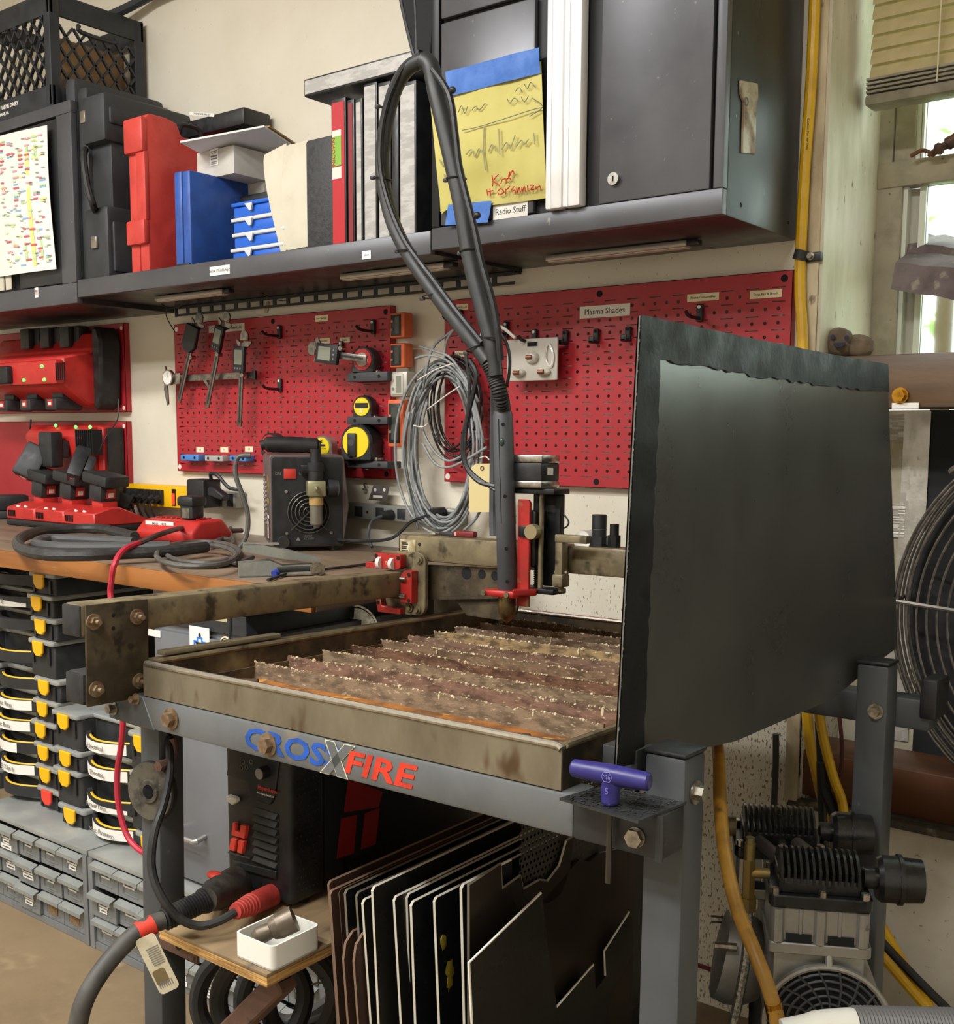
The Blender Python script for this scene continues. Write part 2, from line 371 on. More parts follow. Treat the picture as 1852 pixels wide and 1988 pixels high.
# mossy ornament, planks, rock in the window
orn = tag(MB().tube([W(1768, 303, Y=.235), W(1790, 292, Y=.233), W(1806, 297, Y=.235), W(1803, 303, Y=.238)], .004, 7, k=5).tube([W(1808, 300, Y=.237), W(1826, 287, Y=.233), W(1840, 280, Y=.236), W(1866, 262, Y=.234), W(1900, 270, Y=.236)], [.007, .012, .008, .013, .010, .012, .009], 8, k=4)
  .build('rusty_figurine', mat('rusty brown glaze', '#6e4321', .5, 0, '#3a2a1c', 30, bump=.5), ang=.9, loc=tuple(W(1790, 303, Y=.236))), 'rusty brown looped figurine lying on the window rail', 'ornament')
M_rough = mat('dusty purple-brown board', '#7d7072', .85, 0, '#5f5457', 10, (.4, .7), .8, 45, '#9a9388', 30, (.58, .7))
def plank(lb, A, B, L, th, wd, D0, Dk):
    """front face from pixel A (lower left) towards B at depth D0, thickness th px upward, back edge at depth Dk"""
    a = W(*A, D=D0); dx = (W(*B, D=D0-.10)-a).normalized()*L; up = W(A[0]+10, A[1]-th, D=D0)-a; bk = W(A[0]+55, A[1]-th-wd, D=Dk)-(a+up)
    o = thing('rough_plank', lb, 'plank', a); rn = random.Random(th); vs = []; n = 14
    for i in range(n+1):
        for q in (V((0, 0, 0)), up, up+bk, bk): vs.append(dx*(i/n)+q+V((rn.uniform(-.002, .002), rn.uniform(-.003, .003), rn.uniform(-.003, .003))))
    fs = [(0, 1, 2, 3), tuple(4*n+k for k in (3, 2, 1, 0))]
    for i in range(n):
        for k in range(4): fs.append((4*i+k, 4*i+(k+1) % 4, 4*i+4+(k+1) % 4, 4*i+4+k))
    MB().add(vs, fs).build('board', M_rough, o, ang=.5); return o
plank('rough dusty plank reaching into the window, behind the other plank', (1657, 508), (1815, 528), .26, 46, 18, 2.22, 2.30)
plank('chipped dusty plank in the window, in front of the other plank', (1728, 562), (1852, 580), .45, 54, 34, 2.10, 2.20)
rk = W(1640, 699, Y=.06); rk.z = SZ1+.001
mb = MB(); rn = random.Random(3)
mb.sph((-.012, 0, .027), .03, (1, .8, .95), 12, 8, jit=.07).sph((.024, .002, .02), .026, (1.1, .9, .85), 12, 8, jit=.07)
t = thing('painted_rock', 'brown rock with a painted blue smiling face on the beam', 'rock', rk, R(19))
mb.build('stone', mat('brown stone', '#5f5142', .9, 0, '#7d6d58', 30, bump=.8), t, ang=.9)
mb = MB()
for ex_, ez_, w_, h_ in ((-.022, .036, .0055, .0032), (.002, .034, .004, .0035)):
    mb.cyl((ex_, -.029, ez_), (ex_, -.0225, ez_), .0042, n=10)
mb.prism([(-.021, .025), (.001, .0255), (-.003, .019), (-.012, .0165), (-.018, .019)], -.0305, -.0235)
mb.build('painted_face', mat('dark blue paint', '#1a1a3a', .6), t)
# yellow air hose with its clamp
M_hose = mat('yellow air hose', '#d9ab15', .4, 0, '#c3950f', 9, bump=.05)
hp = [W(1584, -60, Y=-.028), W(1575, 150, Y=-.026), W(1562, 330, Y=-.024), W(1554, 497, Y=-.024), W(1553, 570, Y=-.026), W(1557, 640, Y=-.03), W(1560, 800, Y=-.04), W(1556, 1100, Y=-.05), W(1567, 1390, Y=-.05), W(1585, 1500, Y=-.05), W(1610, 1590, Y=-.06), W(1680, 1740, Y=-.05), W(1740, 1850, Y=-.06), W(1800, 1950, Y=-.10), W(1850, 2040, Y=-.16)]
t = thing('air_hose', 'yellow air hose running down the wall corner beside the cabinet', 'hose', hp[0])
MB().tube(hp, .0098, 10, k=6).build('hose', M_hose, t, True)
p = W(1555, 497, Y=-.024)
MB().cyl((p.x-.003, p.y, p.z-.007), (p.x+.002, p.y, p.z+.010), .0128, n=14).bx(p.x, p.x+.034, p.y+.006, p.y+.0175, p.z-.010, p.z+.006, .002).build('clamp', M_blk, t, True)
q = W(1573, 497, Y=-.02)
MB().cyl((q.x, -.016, q.z), (q.x, -.021, q.z), .0075, n=16).cyl((q.x, -.021, q.z), (q.x, -.027, q.z), .0055, n=6).build('bolt', M_bolt, t, True)
txt('Caution: For Air Only', .006, M_ink, t, basis(tuple(W(1568, 260, Y=-.0356)), (0, 0, -1), (-.2, -1, 0)), 'hose_print')
# pipe near the ceiling at the upper left
tag(MB().tube([W(215, 30, Y=-.05), W(250, 14, Y=-.04), W(300, -12, Y=-.03), W(380, -45, Y=-.03)], .013, 10, k=5).build('cable_conduit', mat('dark grey conduit', '#33363c', .5), loc=tuple(W(250, 14, Y=-.04))), 'dark conduit running up the wall above the milk crate', 'conduit')
# ================================================================ wall cabinets, shelf and what is on them
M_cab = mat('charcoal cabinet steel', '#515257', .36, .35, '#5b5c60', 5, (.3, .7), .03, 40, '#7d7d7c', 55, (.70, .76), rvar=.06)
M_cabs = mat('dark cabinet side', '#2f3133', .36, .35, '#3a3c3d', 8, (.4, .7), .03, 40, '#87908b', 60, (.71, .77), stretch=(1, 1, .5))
M_cabin = mat('dark cabinet gap', '#16171b', .6)
M_alu = mat('glare-white aluminium', '#ffffff', .22, .1)  # pure white base puts the pulls' bright reflection into the colour
YF = -.305
cx0, cx1, cz0 = 1.178, 1.784, 1.444
ct = thing('wall_cabinet', 'tall charcoal steel wall cabinet with locked door and aluminium pulls', 'cabinet', ((cx0+cx1)/2, YF/2, cz0))
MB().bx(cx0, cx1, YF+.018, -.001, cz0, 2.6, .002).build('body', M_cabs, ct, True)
MB().bx(cx0, cx1, YF, YF+.018, cz0, cz0+.041, .002).bx(cx1-.017, cx1, YF, YF+.018, cz0+.0412, 2.6, .002).build('face_frame', M_cab, ct, True)
MB().bx(cx0, cx0+.019, YF, YF+.018, cz0+.0412, 2.6, .002).build('dark_stile', mat('black stile', '#17191c', .4, .2), ct, True)
MB().bx(cx0+.019, cx1-.017, YF+.014, YF+.019, cz0+.041, 2.6).build('recess', M_cabin, ct, True)
zt = W(945, 15, Y=YF).z
dl = MB().bx(1.2, 1.415, YF+.002, YF+.013, cz0+.044, zt-.004, .0025).build('door', M_cab, ct, True); dl['label'] = 'low charcoal door behind the yellow note'
MB().bx(1.2, 1.436, YF+.002, YF+.013, zt+.004, 2.59, .0025).build('upper_door', M_cab, ct, True)
dr = MB().bx(1.553, 1.760, YF+.001, YF+.013, cz0+.042, 2.59, .0025).build('door', M_cab, ct, True); dr['label'] = 'scuffed charcoal door with a round key lock'
for xa, xb in ((1.451, 1.4855), (1.4875, 1.523)):
    MB().bx(xa, xb, YF-.014, YF+.010, cz0+.042, 2.59, .004).bx(xa+.010, xa+.0125, YF-.016, YF-.012, cz0+.042, 2.59).build('door_pull', M_alu, ct, True)
lk = W(1193, 348, Y=YF)
k = MB().cyl((lk.x, YF+.002, lk.z), (lk.x, YF-.006, lk.z), .0105, n=20).build('lock', M_steel, dr, True)
MB().bx(lk.x-.0012, lk.x+.0012, YF-.0068, YF-.0055, lk.z-.004, lk.z+.004).build('keyhole', M_dark, ct, True)
h1, h2 = W(1438, 398, X=cx1), W(1530, 432, X=cx1)
MB().cyl((cx1-.002, h1.y, h1.z), (cx1+.0006, h1.y, h1.z), .0038, n=10).cyl((cx1-.002, h2.y, h2.z), (cx1+.0006, h2.y, h2.z), .003, n=10).build('rivet', M_dark, ct, True)
# bottle-opener shaped worn strip on the cabinet side
def side(u, v): p = W(u, v, X=cx1); return (p.y, p.z)
outl = [(1433, 157), (1466, 163), (1467, 190), (1464, 205), (1463, 240), (1461, 300), (1437, 298), (1438, 240), (1440, 200), (1434, 185)]
o = thing('magnetic_opener', 'worn rusty magnetic bottle opener on the cabinet side', 'bottle opener', W(1450, 230, X=cx1))
M_worn = mat('worn printed tin', '#b3a794', .5, .2, '#8a6d58', 22, (.4, .6), .1, 60, '#5d5149', 40, (.58, .7))
MB().prism([side(*q) for q in outl], cx1+.0008, cx1+.005, 'x', bev=.0008).build('plate', M_worn, o, True)
ring = W(1449, 197, X=cx1+.005); ring2 = W(1449, 226, X=cx1+.005)
MB().torus(ring, (1, 0, 0), .0058, .0016, 18, 6).build('cap_hole_rim', M_inkg, o, True); MB().cyl(ring2, ring2+V((.0006, 0, 0)), .0045, n=14).build('mark', M_inkg, o, True)
# yellow note with blue masking tape on the left door
def wavy(u0, u1, v0, v1, yo, amp, nu=10, nv=10, slope=0, seed=0):
    """corner pixels of a sheet on the cabinet face: list of 4 (tl,tr,br,bl)"""
    pass
def sheet(cor, yo, amp, seed, nu=10, nv=12, curl=0):
    P = [W(*c, Y=yo) for c in cor]; rn = random.Random(seed); ph = [rn.uniform(0, 6) for _ in range(4)]
    def fn(u, v):
        a = P[0].lerp(P[1], u); b = P[3].lerp(P[2], u); p = a.lerp(b, v)
        p.y -= amp*(1+math.sin(u*9+ph[0])*.6+math.sin(u*17+v*4+ph[1])*.3+math.sin(v*7+ph[2])*.3) + curl*v*v*(.5+.5*math.sin(u*6+ph[3])); return p
    return MB().grid(fn, nu, nv)
M_note = mat('yellow legal paper', '#c8bf70', .75, 0, '#bdb464', 6)
M_btape = mat('blue masking tape', '#3e72c4', .6, 0, '#3566b4', 25, (.4, .7), .5, 40)
nt_ = thing('paper_note', 'yellow handwritten paper note taped up with blue masking tape', 'note', W(950, 270, Y=YF-.004))
sheet([(846, 175), (1052, 120), (1062, 385), (856, 412)], YF-.002, .0025, 5).build('paper', M_note, nt_, True, ang=1)
sheet([(832, 172), (866, 166), (884, 395), (858, 416)], YF-.0048, .002, 6, 4, 8).build('paper_flap', M_note, nt_, True, ang=1)
sheet([(866, 140), (1046, 92), (1050, 142), (872, 188)], YF-.0065, .0018, 7, 12, 4).build('tape', M_btape, nt_, True, ang=1)
sheet([(872, 398), (955, 390), (948, 432), (866, 438)], YF-.0075, .0018, 8, 6, 4).build('tape', M_btape, nt_, True, ang=1)
def scrawl(strokes, col, nm, rad=.0011, yo=YF-.0105):
    mb = MB()
    for s in strokes: mb.tube([W(u, v, Y=yo) for u, v in s], rad, 5, k=3)
    mb.build(nm, col, nt_, True)['kind'] = 'stuff'
M_redm = mat('red marker', '#c8301f', .6); M_pen = mat('silver grey marker', '#a3a184', .5)
scrawl([[(955, 340), (957, 353), (956, 362)], [(968, 338), (958, 351), (970, 360)], [(975, 348), (972, 357)], [(974, 349), (980, 347)], [(982, 346), (983, 356)], [(983, 350), (988, 345), (992, 349)], [(990, 333), (987, 345), (995, 331), (998, 338)],
        [(945, 368), (947, 380)], [(951, 366), (952, 380)], [(948, 372), (957, 370)], [(972, 366), (966, 372), (970, 378), (978, 372), (972, 366)], [(981, 366), (982, 377)], [(983, 369), (990, 362)], [(998, 362), (992, 370), (1000, 370), (999, 378)], [(1003, 364), (1004, 374), (1008, 364), (1010, 373)],
        [(1013, 364), (1014, 372), (1018, 362), (1020, 372)], [(1024, 360), (1025, 370)], [(1029, 360), (1036, 360), (1030, 368), (1037, 368)], [(1041, 362), (1040, 367), (1048, 361), (1050, 370)]], M_redm, 'red_writing')
scrawl([[(897, 253), (930, 246), (975, 232), (1030, 214), (1052, 209)], [(1032, 190), (1054, 207), (1028, 226)], [(1000, 178), (1008, 170), (1014, 180)], [(985, 192), (990, 200), (998, 190), (1006, 196)], [(1018, 163), (1024, 172), (1030, 160), (1040, 170)],
        [(890, 218), (896, 205), (902, 220), (908, 206)], [(916, 214), (924, 206), (930, 214), (942, 200)], [(1012, 188), (1018, 198), (1026, 186)]], M_inkg, 'pencil_writing', .0008)
scrawl([[(905, 300), (915, 290), (922, 304), (930, 288), (938, 300)], [(940, 245), (938, 290), (942, 330)], [(948, 295), (955, 280), (962, 292)], [(968, 250), (970, 300)], [(974, 290), (984, 276), (990, 288), (1000, 262)], [(1002, 285), (1012, 272), (1018, 280), (1026, 270)], [(1036, 258), (1038, 280)], [(853, 310), (860, 322), (866, 312)], [(862, 338), (866, 350), (872, 340)]], M_pen, 'marker_writing', .0012)
def label(s, cen, w, h, parent, M=None, Y=None, sz=None, paper=None, nm='paper_label', ink=None, rot=0):
    """a small printed label lying on a face that looks toward -y"""
    p = W(*cen, Y=Y) if len(cen) == 2 else V(cen)
    M0 = fronty(*p) @ Matrix.Rotation(R(rot), 4, 'Z')
    o = MB().box((0, 0, .0006), (w, h, .0012), mw(parent).inverted() @ M0).build(nm, paper or M_paper, parent)
    if s: txt(s, sz or h*.62, ink or M_ink, parent, M0 @ Matrix.Translation((0, 0, .0013)), 'label_print')
    return o
label('Radio Stuff', (991, 409), .078, .027, dl, Y=YF+.002, sz=.0155)
# under-cabinet lamp bars
M_lampbar = mat('brushed lamp bar', '#a79f96', .35, .6); M_dif = mat('lamp lens', '#d2cabc', .5)
def lampbar(p0, p1, Y, lb, zc):
    a, b = W(*p0, Z=zc), W(*p1, Z=zc); 
    t = thing('strip_lamp', lb, 'lamp', ((a.x+b.x)/2, (a.y+b.y)/2, zc-.012), group='strip lamps under the cabinets'); y = (a.y+b.y)/2
    MB().bx(a.x, b.x, y-.002, y+.024, zc-.012, zc-.0005, .002).build('housing', M_lampbar, t, True)
    MB().bx(a.x+.004, b.x-.004, y+.002, y+.020, zc-.0135, zc-.0115).build('diffuser', M_dif, t, True)
    MB().bx(b.x, b.x+.022, y+.001, y+.020, zc-.011, zc-.0005, .002).build('end_cap', M_blk, t, True)
lampbar((1056, 495), (1336, 466), -.2, 'aluminium strip lamp under the tall cabinet beside the window', cz0-.001)
lampbar((662, 532), (860, 508), -.2, 'aluminium strip lamp under the shelf behind the hose loop', 1.437)
lampbar((300, 575), (432, 560), -.2, 'aluminium strip lamp under the shelf end beside the calipers', 1.437)
# ---------------------------------------------------------------- open shelf
sx0, sx1 = -.018, cx0-.002; SH = 1.474
sh = thing('wall_shelf', 'long charcoal steel shelf carrying tool cases and binders', 'shelf', ((sx0+sx1)/2, YF/2, 1.438))
MB().bx(sx0, sx1, YF, YF+.016, 1.437, 1.482, .003).build('front_lip', M_cab, sh, True)
MB().bx(sx0, sx1, YF+.017, -.001, 1.438, SH-.001).build('deck', M_cabs, sh, True)
label('Blow Mold Dept', (427, 525), .070, .020, sh, Y=YF-.0005, sz=.0105)
label('tylose', (712, 495), .024, .016, sh, Y=YF-.0005, sz=.006)
# slotted rail under the shelf
r0, r1 = W(445, 577, Y=-.06), W(655, 548, Y=-.06)
sr = thing('slotted_rail', 'black slotted metal rail fixed under the shelf', 'rail', (.7, -.08, 1.405))
xs = W(340, 592, Y=-.024).x; xe = W(1000, 520, Y=-.024).x
mb = MB().bx(xs, xe, -.026, -.023, 1.430, 1.437).bx(xs, xe, -.026, -.023, 1.410, 1.416)
x = xs; i = 0
while x < xe-.05:
    mb.bx(x, x+.012, -.026, -.023, 1.416, 1.430); x += .050; i += 1
mb.bx(xs, xe, -.0225, -.001, 1.4335, 1.4365)
mb.build('rail', M_blk, sr, True)
for (n, pts) in (('loose black lamp wire sagging under the slotted rail', [(497, 560), (512, 572), (540, 583), (560, 581), (580, 566), (588, 562)]), ('thin black lamp wire curling down to the caliper board', [(300, 578), (325, 597), (350, 594), (362, 578)]), ('thin black wire hanging beside the caliper board corner', [(325, 596), (322, 610), (328, 625), (340, 645)])):
    P = [W(u, v, Y=-.085) for u, v in pts]
    tag(MB().tube(P, .0014, 6, k=5).build('lamp_wire', M_blk, loc=tuple(P[0])), n, 'wire')
# ---------------------------------------------------------------- cases on the shelf (narrow side toward the room)
M_case = mat('black blow-moulded case', '#2a2d30', .5, 0, '#33363a', 12, bump=.06, bscale=150)
M_latch = mat('nickel latch', '#aaa49a', .3, .9)
def X_(u, v=480, Y=-.30): return W(u, v, Y=Y).x
def Z_(u, v, Y=-.30): return W(u, v, Y=Y).z
# back black case
xa, xb = X_(127), X_(190); zt = Z_(135, 145)
c = thing('tool_case', 'large black moulded case with metal latches, rounded top, by the milk crate', 'case', ((xa+xb)/2, -.16, SH))
MB().bx(xa+.004, xa+.052, -.292, -.012, SH, zt, .016).build('case_half', M_case, c, True)
MB().bx(xa+.053, xa+.098, -.288, -.016, SH, zt-.030, .014).build('case_half', M_case, c, True)
def latch(u, v, w, h, Y):
    p = W(u, v, Y=Y); MB().box((p.x, Y-.003, p.z), (w, .008, h), bev=.002).build('latch', M_latch, c, True)
latch(164, 228, .022, .030, -.295)
latch(186, 471, .024, .030, -.300)
zl = W(165, 300, Y=-.30).z
# front half with the handle recess: two bulky ends joined by a thin waist
x0, x1 = X_(176), X_(176)+.075
MB().bx(x0-.026, x1, -.300, -.03, SH, Z_(190, 400), .012).bx(x0-.026, x1, -.300, -.03, Z_(190, 275), Z_(190, 178), .012).bx(x0-.026, x1-.010, -.275, -.03, Z_(190, 405), Z_(190, 270), .004).build('case_shell', M_case, c, True)
MB().bx(x0-.001, x1+.006, -.285, -.05, Z_(190, 240), Z_(190, 206), .006).bx(x0-.001, x1+.006, -.285, -.05, Z_(190, 430), SH+.02, .006).bx(x1-.004, x1+.005, -.20, -.05, Z_(190, 420), Z_(190, 246), .004).build('shell_rib', M_case, c, True)
hh = [W(166, 290, Y=-.298), W(163, 310, Y=-.318), W(170, 360, Y=-.322), W(180, 395, Y=-.318), W(184, 408, Y=-.298)]
MB().tube(hh, .0085, 8, k=4).build('handle', M_blkr, c, True)
# red case
M_redc = mat('red case plastic', '#c9433b', .42, 0, '#bb3730', 14, bump=.04, bscale=120)
xa = X_(252); xm = X_(287); zt = Z_(260, 222)
c = thing('tool_case', 'red moulded tool case standing on end, ribbed narrow side', 'case', ((xa+xm)/2, -.15, SH))
prof = [(-.285, SH+.012), (-.275, SH+.002), (-.03, SH+.002), (-.02, SH+.012), (-.02, zt-.03), (-.06, zt-.012), (-.10, zt-.012), (-.115, zt-.035), (-.19, zt-.035), (-.205, zt-.006), (-.235, zt), (-.285, zt), (-.297, zt-.012)]
prof2 = [(-.297, SH+.006)]+prof[1:]
MB().prism(prof2, xa, (xa+xm)/2-.001, 'x', bev=.005, seg=2).build('case_half', M_redc, c, True)
MB().prism([(y, z) for y, z in prof2], (xa+xm)/2+.001, xm, 'x', bev=.005, seg=2).build('case_half', M_redc, c, True)
MB().bx(xa-.001, xm+.001, -.310, -.29, Z_(258, 478), Z_(258, 430), .006).bx(xa-.001, xm+.001, -.310, -.29, Z_(258, 300), zt-.01, .006).bx((xa+xm)/2+.002, xm+.001, -.304, -.29, Z_(258, 432), Z_(258, 298), .003).build('bumper', M_redc, c, True)
MB().tube([(xm-.015, -.115, zt-.03), (xm-.015, -.125, zt-.005), (xm-.015, -.15, zt), (xm-.015, -.18, zt-.004), (xm-.015, -.19, zt-.03)], .006, 8, k=3).build('handle', M_blk, c, True)
# blue case
M_bluec = mat('blue case plastic', '#2f57a6', .42, 0, '#274a92', 14, bump=.04, bscale=120)
xa = X_(340); xm = X_(371); zt = Z_(345, 332)
c = thing('tool_case', 'small blue hard case standing on end beside the red case', 'case', ((xa+xm)/2, -.15, SH))
MB().bx(xa, (xa+xm)/2-.0008, -.30, -.06, SH+.001, zt, .006).build('case_half', M_bluec, c, True)
MB().bx((xa+xm)/2+.0008, xm, -.30, -.06, SH+.001, zt-.002, .006).build('case_half', M_bluec, c, True)
MB().bx(xa+.004, xm-.004, -.304, -.29, SH+.001, SH+.012, .002).build('latch', M_blk, c, True)
# dark low box behind, organisers in front of it
b0 = X_(402, Y=-.2); 
c = thing('storage_box', 'long dark box lying behind the blue organisers', 'box', (X_(460, Y=-.12), -.10, SH))
MB().bx(X_(395, Y=-.15), X_(545, Y=-.15), -.15, -.02, SH+.001, Z_(480, 378, Y=-.15), .003).build('box', M_blk, c, True)
M_bluo = mat('bright blue plastic', '#1d5fc8', .4); M_clear = mat('milky clear lid', '#c9cdd0', .3, spec=.6)
xo0, xo1 = X_(448, 470, -.285), X_(551, 470, -.285)
zs = [Z_(500, v, -.285) for v in (500, 472, 444, 414, 386)]
zb = SH
hgt = (zs[4]-SH)/4
for i in range(4):
    nm = ['bottom blue organiser with a clear lid in the stack on the shelf', 'second blue organiser from the bottom of the shelf stack', 'third blue organiser from the bottom of the shelf stack', 'topmost blue organiser, lid askew, on the shelf stack'][i]
    dx = (0, .006, .004, .006)[i]
    c = thing('small_organizer', nm, 'organizer', ((xo0+xo1)/2+dx, -.20, SH+i*hgt), group='blue organisers on the shelf')
    MB().bx(xo0+dx+.004, xo1+dx-.003, -.283, -.13, SH+i*hgt, SH+i*hgt+hgt*.70, .003).build('tray', M_bluo, c, True)
    MB().bx(xo0+dx, xo1+dx, -.288, -.125, SH+i*hgt+hgt*.71, SH+(i+1)*hgt-.0008, .003).build('lid', M_clear if i < 3 else M_bluo, c, True)
    xm_ = xo0+dx+.062
    MB().prism([(xm_-.012, SH+i*hgt+hgt*.8), (xm_+.014, SH+i*hgt+hgt*.8), (xm_+.010, SH+i*hgt+hgt*.35), (xm_+.004, SH+i*hgt+hgt*.30)], -.2915, -.2875).build('latch', M_clear, c, True)
# cardboard box with shipping label on the dark box and blue case
M_card = mat('white cardboard', '#cfcbc2', .8, 0, '#bdb9b0', 8)
zb = Z_(420, 338, -.20); zb2 = Z_(420, 282, -.20)
xb0, xb1 = W(382, 310, Y=-.22).x, W(454, 310, Y=-.22).x
zb = Z_(454, 336, -.22); zb2 = Z_(454, 281, -.22)
c = thing('cardboard_box', 'white cardboard box with a shipping label under the clipboard', 'box', ((xb0+xb1)/2, -.12, zb))
MB().bx(xb0, xb1, -.22, -.03, zb, zb2, .001).build('carton', M_card, c, True)
lp = W(416, 305, Y=-.2205)
MB().box((lp.x, -.2208, lp.z), (.030, .0008, .038)).build('shipping_label', M_paper, c, True)
mb = MB()
for i, (w, zz) in enumerate(((.022, .013), (.018, .009), (.024, .002), (.024, -.004), (.020, -.011), (.022, -.015))): mb.box((lp.x, -.2215, lp.z+zz), (w, .0006, .0035 if i in (2, 3) else .0015))
mb.build('label_print', M_inkg, c, True)
# prop under the carton: a folder stack so it stands on something
MB().bx(xb0+.004, xb1-.004, -.125, -.03, Z_(480, 378, Y=-.15)+.001, zb-.001).build('folded_paper', M_card, c, True)
# clipboard
cb = W(350, 282, Y=-.29); ce = W(590, 270, Y=-.02)
zc = zb2+.012
M_hard = mat('brown hardboard', '#9a7448', .6, 0, '#86633b', 12)
t = thing('clipboard', 'hardboard clipboard with a steel clip lying on the carton', 'clipboard', ((xb0+xb1)/2, -.14, zb2))
Mc = Matrix.Translation(((xb0+xb1)/2+.035, -.155, zb2+.013)) @ Matrix.Rotation(R(-6), 4, 'Y') @ Matrix.Rotation(R(22), 4, 'Z')
IM = mw(t).inverted()
MB().box((0, 0, 0), (.225, .20, .004), IM @ Mc).build('board', M_hard, t)
MB().box((.0, -.01, -.0045), (.215, .215, .004), IM @ Mc).box((-.02, .0, .0035), (.15, .18, .002), IM @ Mc).build('paper', M_paper, t)
MB().box((-.02, .03, .006), (.05, .045, .004), IM @ Mc, bev=.002).cyl((-.05, .03, .016), (.012, .03, .016), .012, n=12, M=IM @ Mc).box((.02, .03, .014), (.012, .05, .010), IM @ Mc, bev=.003).build('clip', M_steel, t)
# dark folded binder behind the clipboard
p0 = W(344, 212, Y=-.09); p1 = W(480, 245, Y=-.09)
t = thing('tool_pouch', 'flat black zip case lying behind the clipboard', 'case', ((p0.x+p1.x)/2, -.06, Z_(400, 262, Y=-.09)))
MB().bx(p0.x, p1.x, -.10, -.01, Z_(400, 262, Y=-.09), Z_(400, 228, Y=-.09), .008).build('pouch', M_blk, t, True)
label('CARBIDE TAPER DRILL SET', (392, 222), .10, .008, t, Y=-.1005, sz=.006, rot=-12)
MB().bx(p0.x+.01, p1.x-.01, -.07, -.012, SH+.001, Z_(400, 262, Y=-.09)-.0005).build('stand_box', M_blk, t, True)
# loose papers leaning
M_pap2 = mat('aged paper', '#cdc7b4', .8, 0, '#bfb9a5', 8)
for i, (u0, u1, lb) in enumerate(((514, 556, 'curled cream papers leaning beside the blue organisers'), (552, 598, 'straight cream papers standing against the black case'))):
    P = [W(u0, 300-i*16, Y=-.285), W(u1, 278-i*6, Y=-.285), W(u1+2, 484-i*6, Y=-.285), W(u0+32 if i == 0 else u0+6, 492-i*6, Y=-.285)]
    def fn(u, v, P=P):
        a = P[0].lerp(P[1], u); b = P[3].lerp(P[2], u); p = a.lerp(b, v**(1.6 if i == 0 else 1)); p.z = max(p.z, SH+.001); p.y -= .012*math.sin(v*PI)*(1-u); return p
    def fb(u, v): p = fn(u, v); p.y += .09; p.x += .012*u; return p
    t = thing('loose_papers', lb, 'papers', (P[2].x, -.25, SH))
    m1 = MB().grid(fn, 6, 10); m1.build('sheet', M_pap2, t, True, ang=1); MB().grid(lambda u, v: fn(u, v)+V((.003, .010, 0)), 6, 10).build('sheet', M_paper, t, True, ang=1)
# black grained case
xa, xb = X_(594, 480, -.292), X_(651, 480, -.292)
t = thing('hard_case', 'black grained case standing between the papers and the binders', 'case', ((xa+xb)/2, -.15, SH))
MB().bx(xa, xb, -.292, -.07, SH+.001, Z_(600, 270, -.292), .008).build('case', mat('grained black vinyl', '#2b2c2f', .6, 0, '#3a3b3d', 90, (.4, .6), .5, 200), t, True)
MB().bx(xa-.0006, xb+.0006, -.180, -.176, SH+.004, Z_(600, 270, -.292)+.0004).build('seam', M_dark, t, True)
# binders
M_bind = mat('black vinyl', '#1d1e21', .4, 0, '#26272a', 30); M_spw = mat('white spine card', '#b9b7b3', .35, 0, '#a09e9a', 25, (.4, .6), .3, 30, stretch=(1, 1, 3))
M_spr = mat('red spine card', '#b3202a', .4); M_spg = mat('green print', '#7fae3a', .5)
def binder(u0, u1, vtop, spine, lb, vb=470, Y=-.292):
    xa, xb = X_(u0, vb, Y), X_(u1, vb, Y); zt = Z_((u0+u1)/2, vtop, Y)
    t = thing('ring_binder', lb, 'binder', ((xa+xb)/2, -.16, SH), group='binders on the shelf')
    MB().bx(xa, xa+.003, Y+.004, -.03, SH+.001, zt, .001).bx(xb-.003, xb, Y+.004, -.03, SH+.001, zt, .001).build('cover', M_bind, t, True)
    MB().bx(xa, xb, Y, Y+.006, SH+.001, zt, .002).build('spine', M_bind, t, True)
    MB().bx(xa+.005, xb-.005, Y+.01, -.035, SH+.004, zt-.006).build('pages', M_paper, t, True)
    if spine: MB().bx(xa+.0035, xb-.0035, Y-.0012, Y, SH+.006, zt-.008).build('spine_card', spine, t, True)
    return t, xa, xb, zt
t, xa, xb, zt = binder(645, 673, 190, M_spr, 'black binder with a red and green spine card')
MB().bx(xa+.004, xb-.012, -.2938, -.2928, Z_(655, 320), Z_(655, 262)).build('spine_print', M_spg, t, True)
MB().bx(xa+.004, xb-.012, -.2938, -.2928, Z_(655, 262), Z_(655, 250)).bx(xa+.004, xb-.012, -.2938, -.2928, Z_(655, 345), Z_(655, 322)).build('spine_print', mat('white print', '#d9d2c6', .5), t, True)
txt('NICOPIN', .014, M_spr, t, basis((xa+.0085, -.2942, Z_(655, 292)), (0, 0, 1), (0, -1, 0)), 'spine_lettering')
binder(676, 689, 192, mat('dark red card', '#7d1a22', .5), 'thin black binder with a dark red strip, beside the red spine')
binder(691, 705, 190, M_spw, 'thin binder with a grey spine, second from the red strip')
binder(707, 733, 158, M_spw, 'tall black binder with a crinkled white spine under the lying binder')
binder(735, 759, 158, M_spw, 'wide binder with a plain white spine behind the hose loop')
binder(761, 774, 162, None, 'slim plain black binder between two white spined ones')
binder(776, 808, 158, M_spw, 'fat binder with a crinkled white spine against the cabinet')
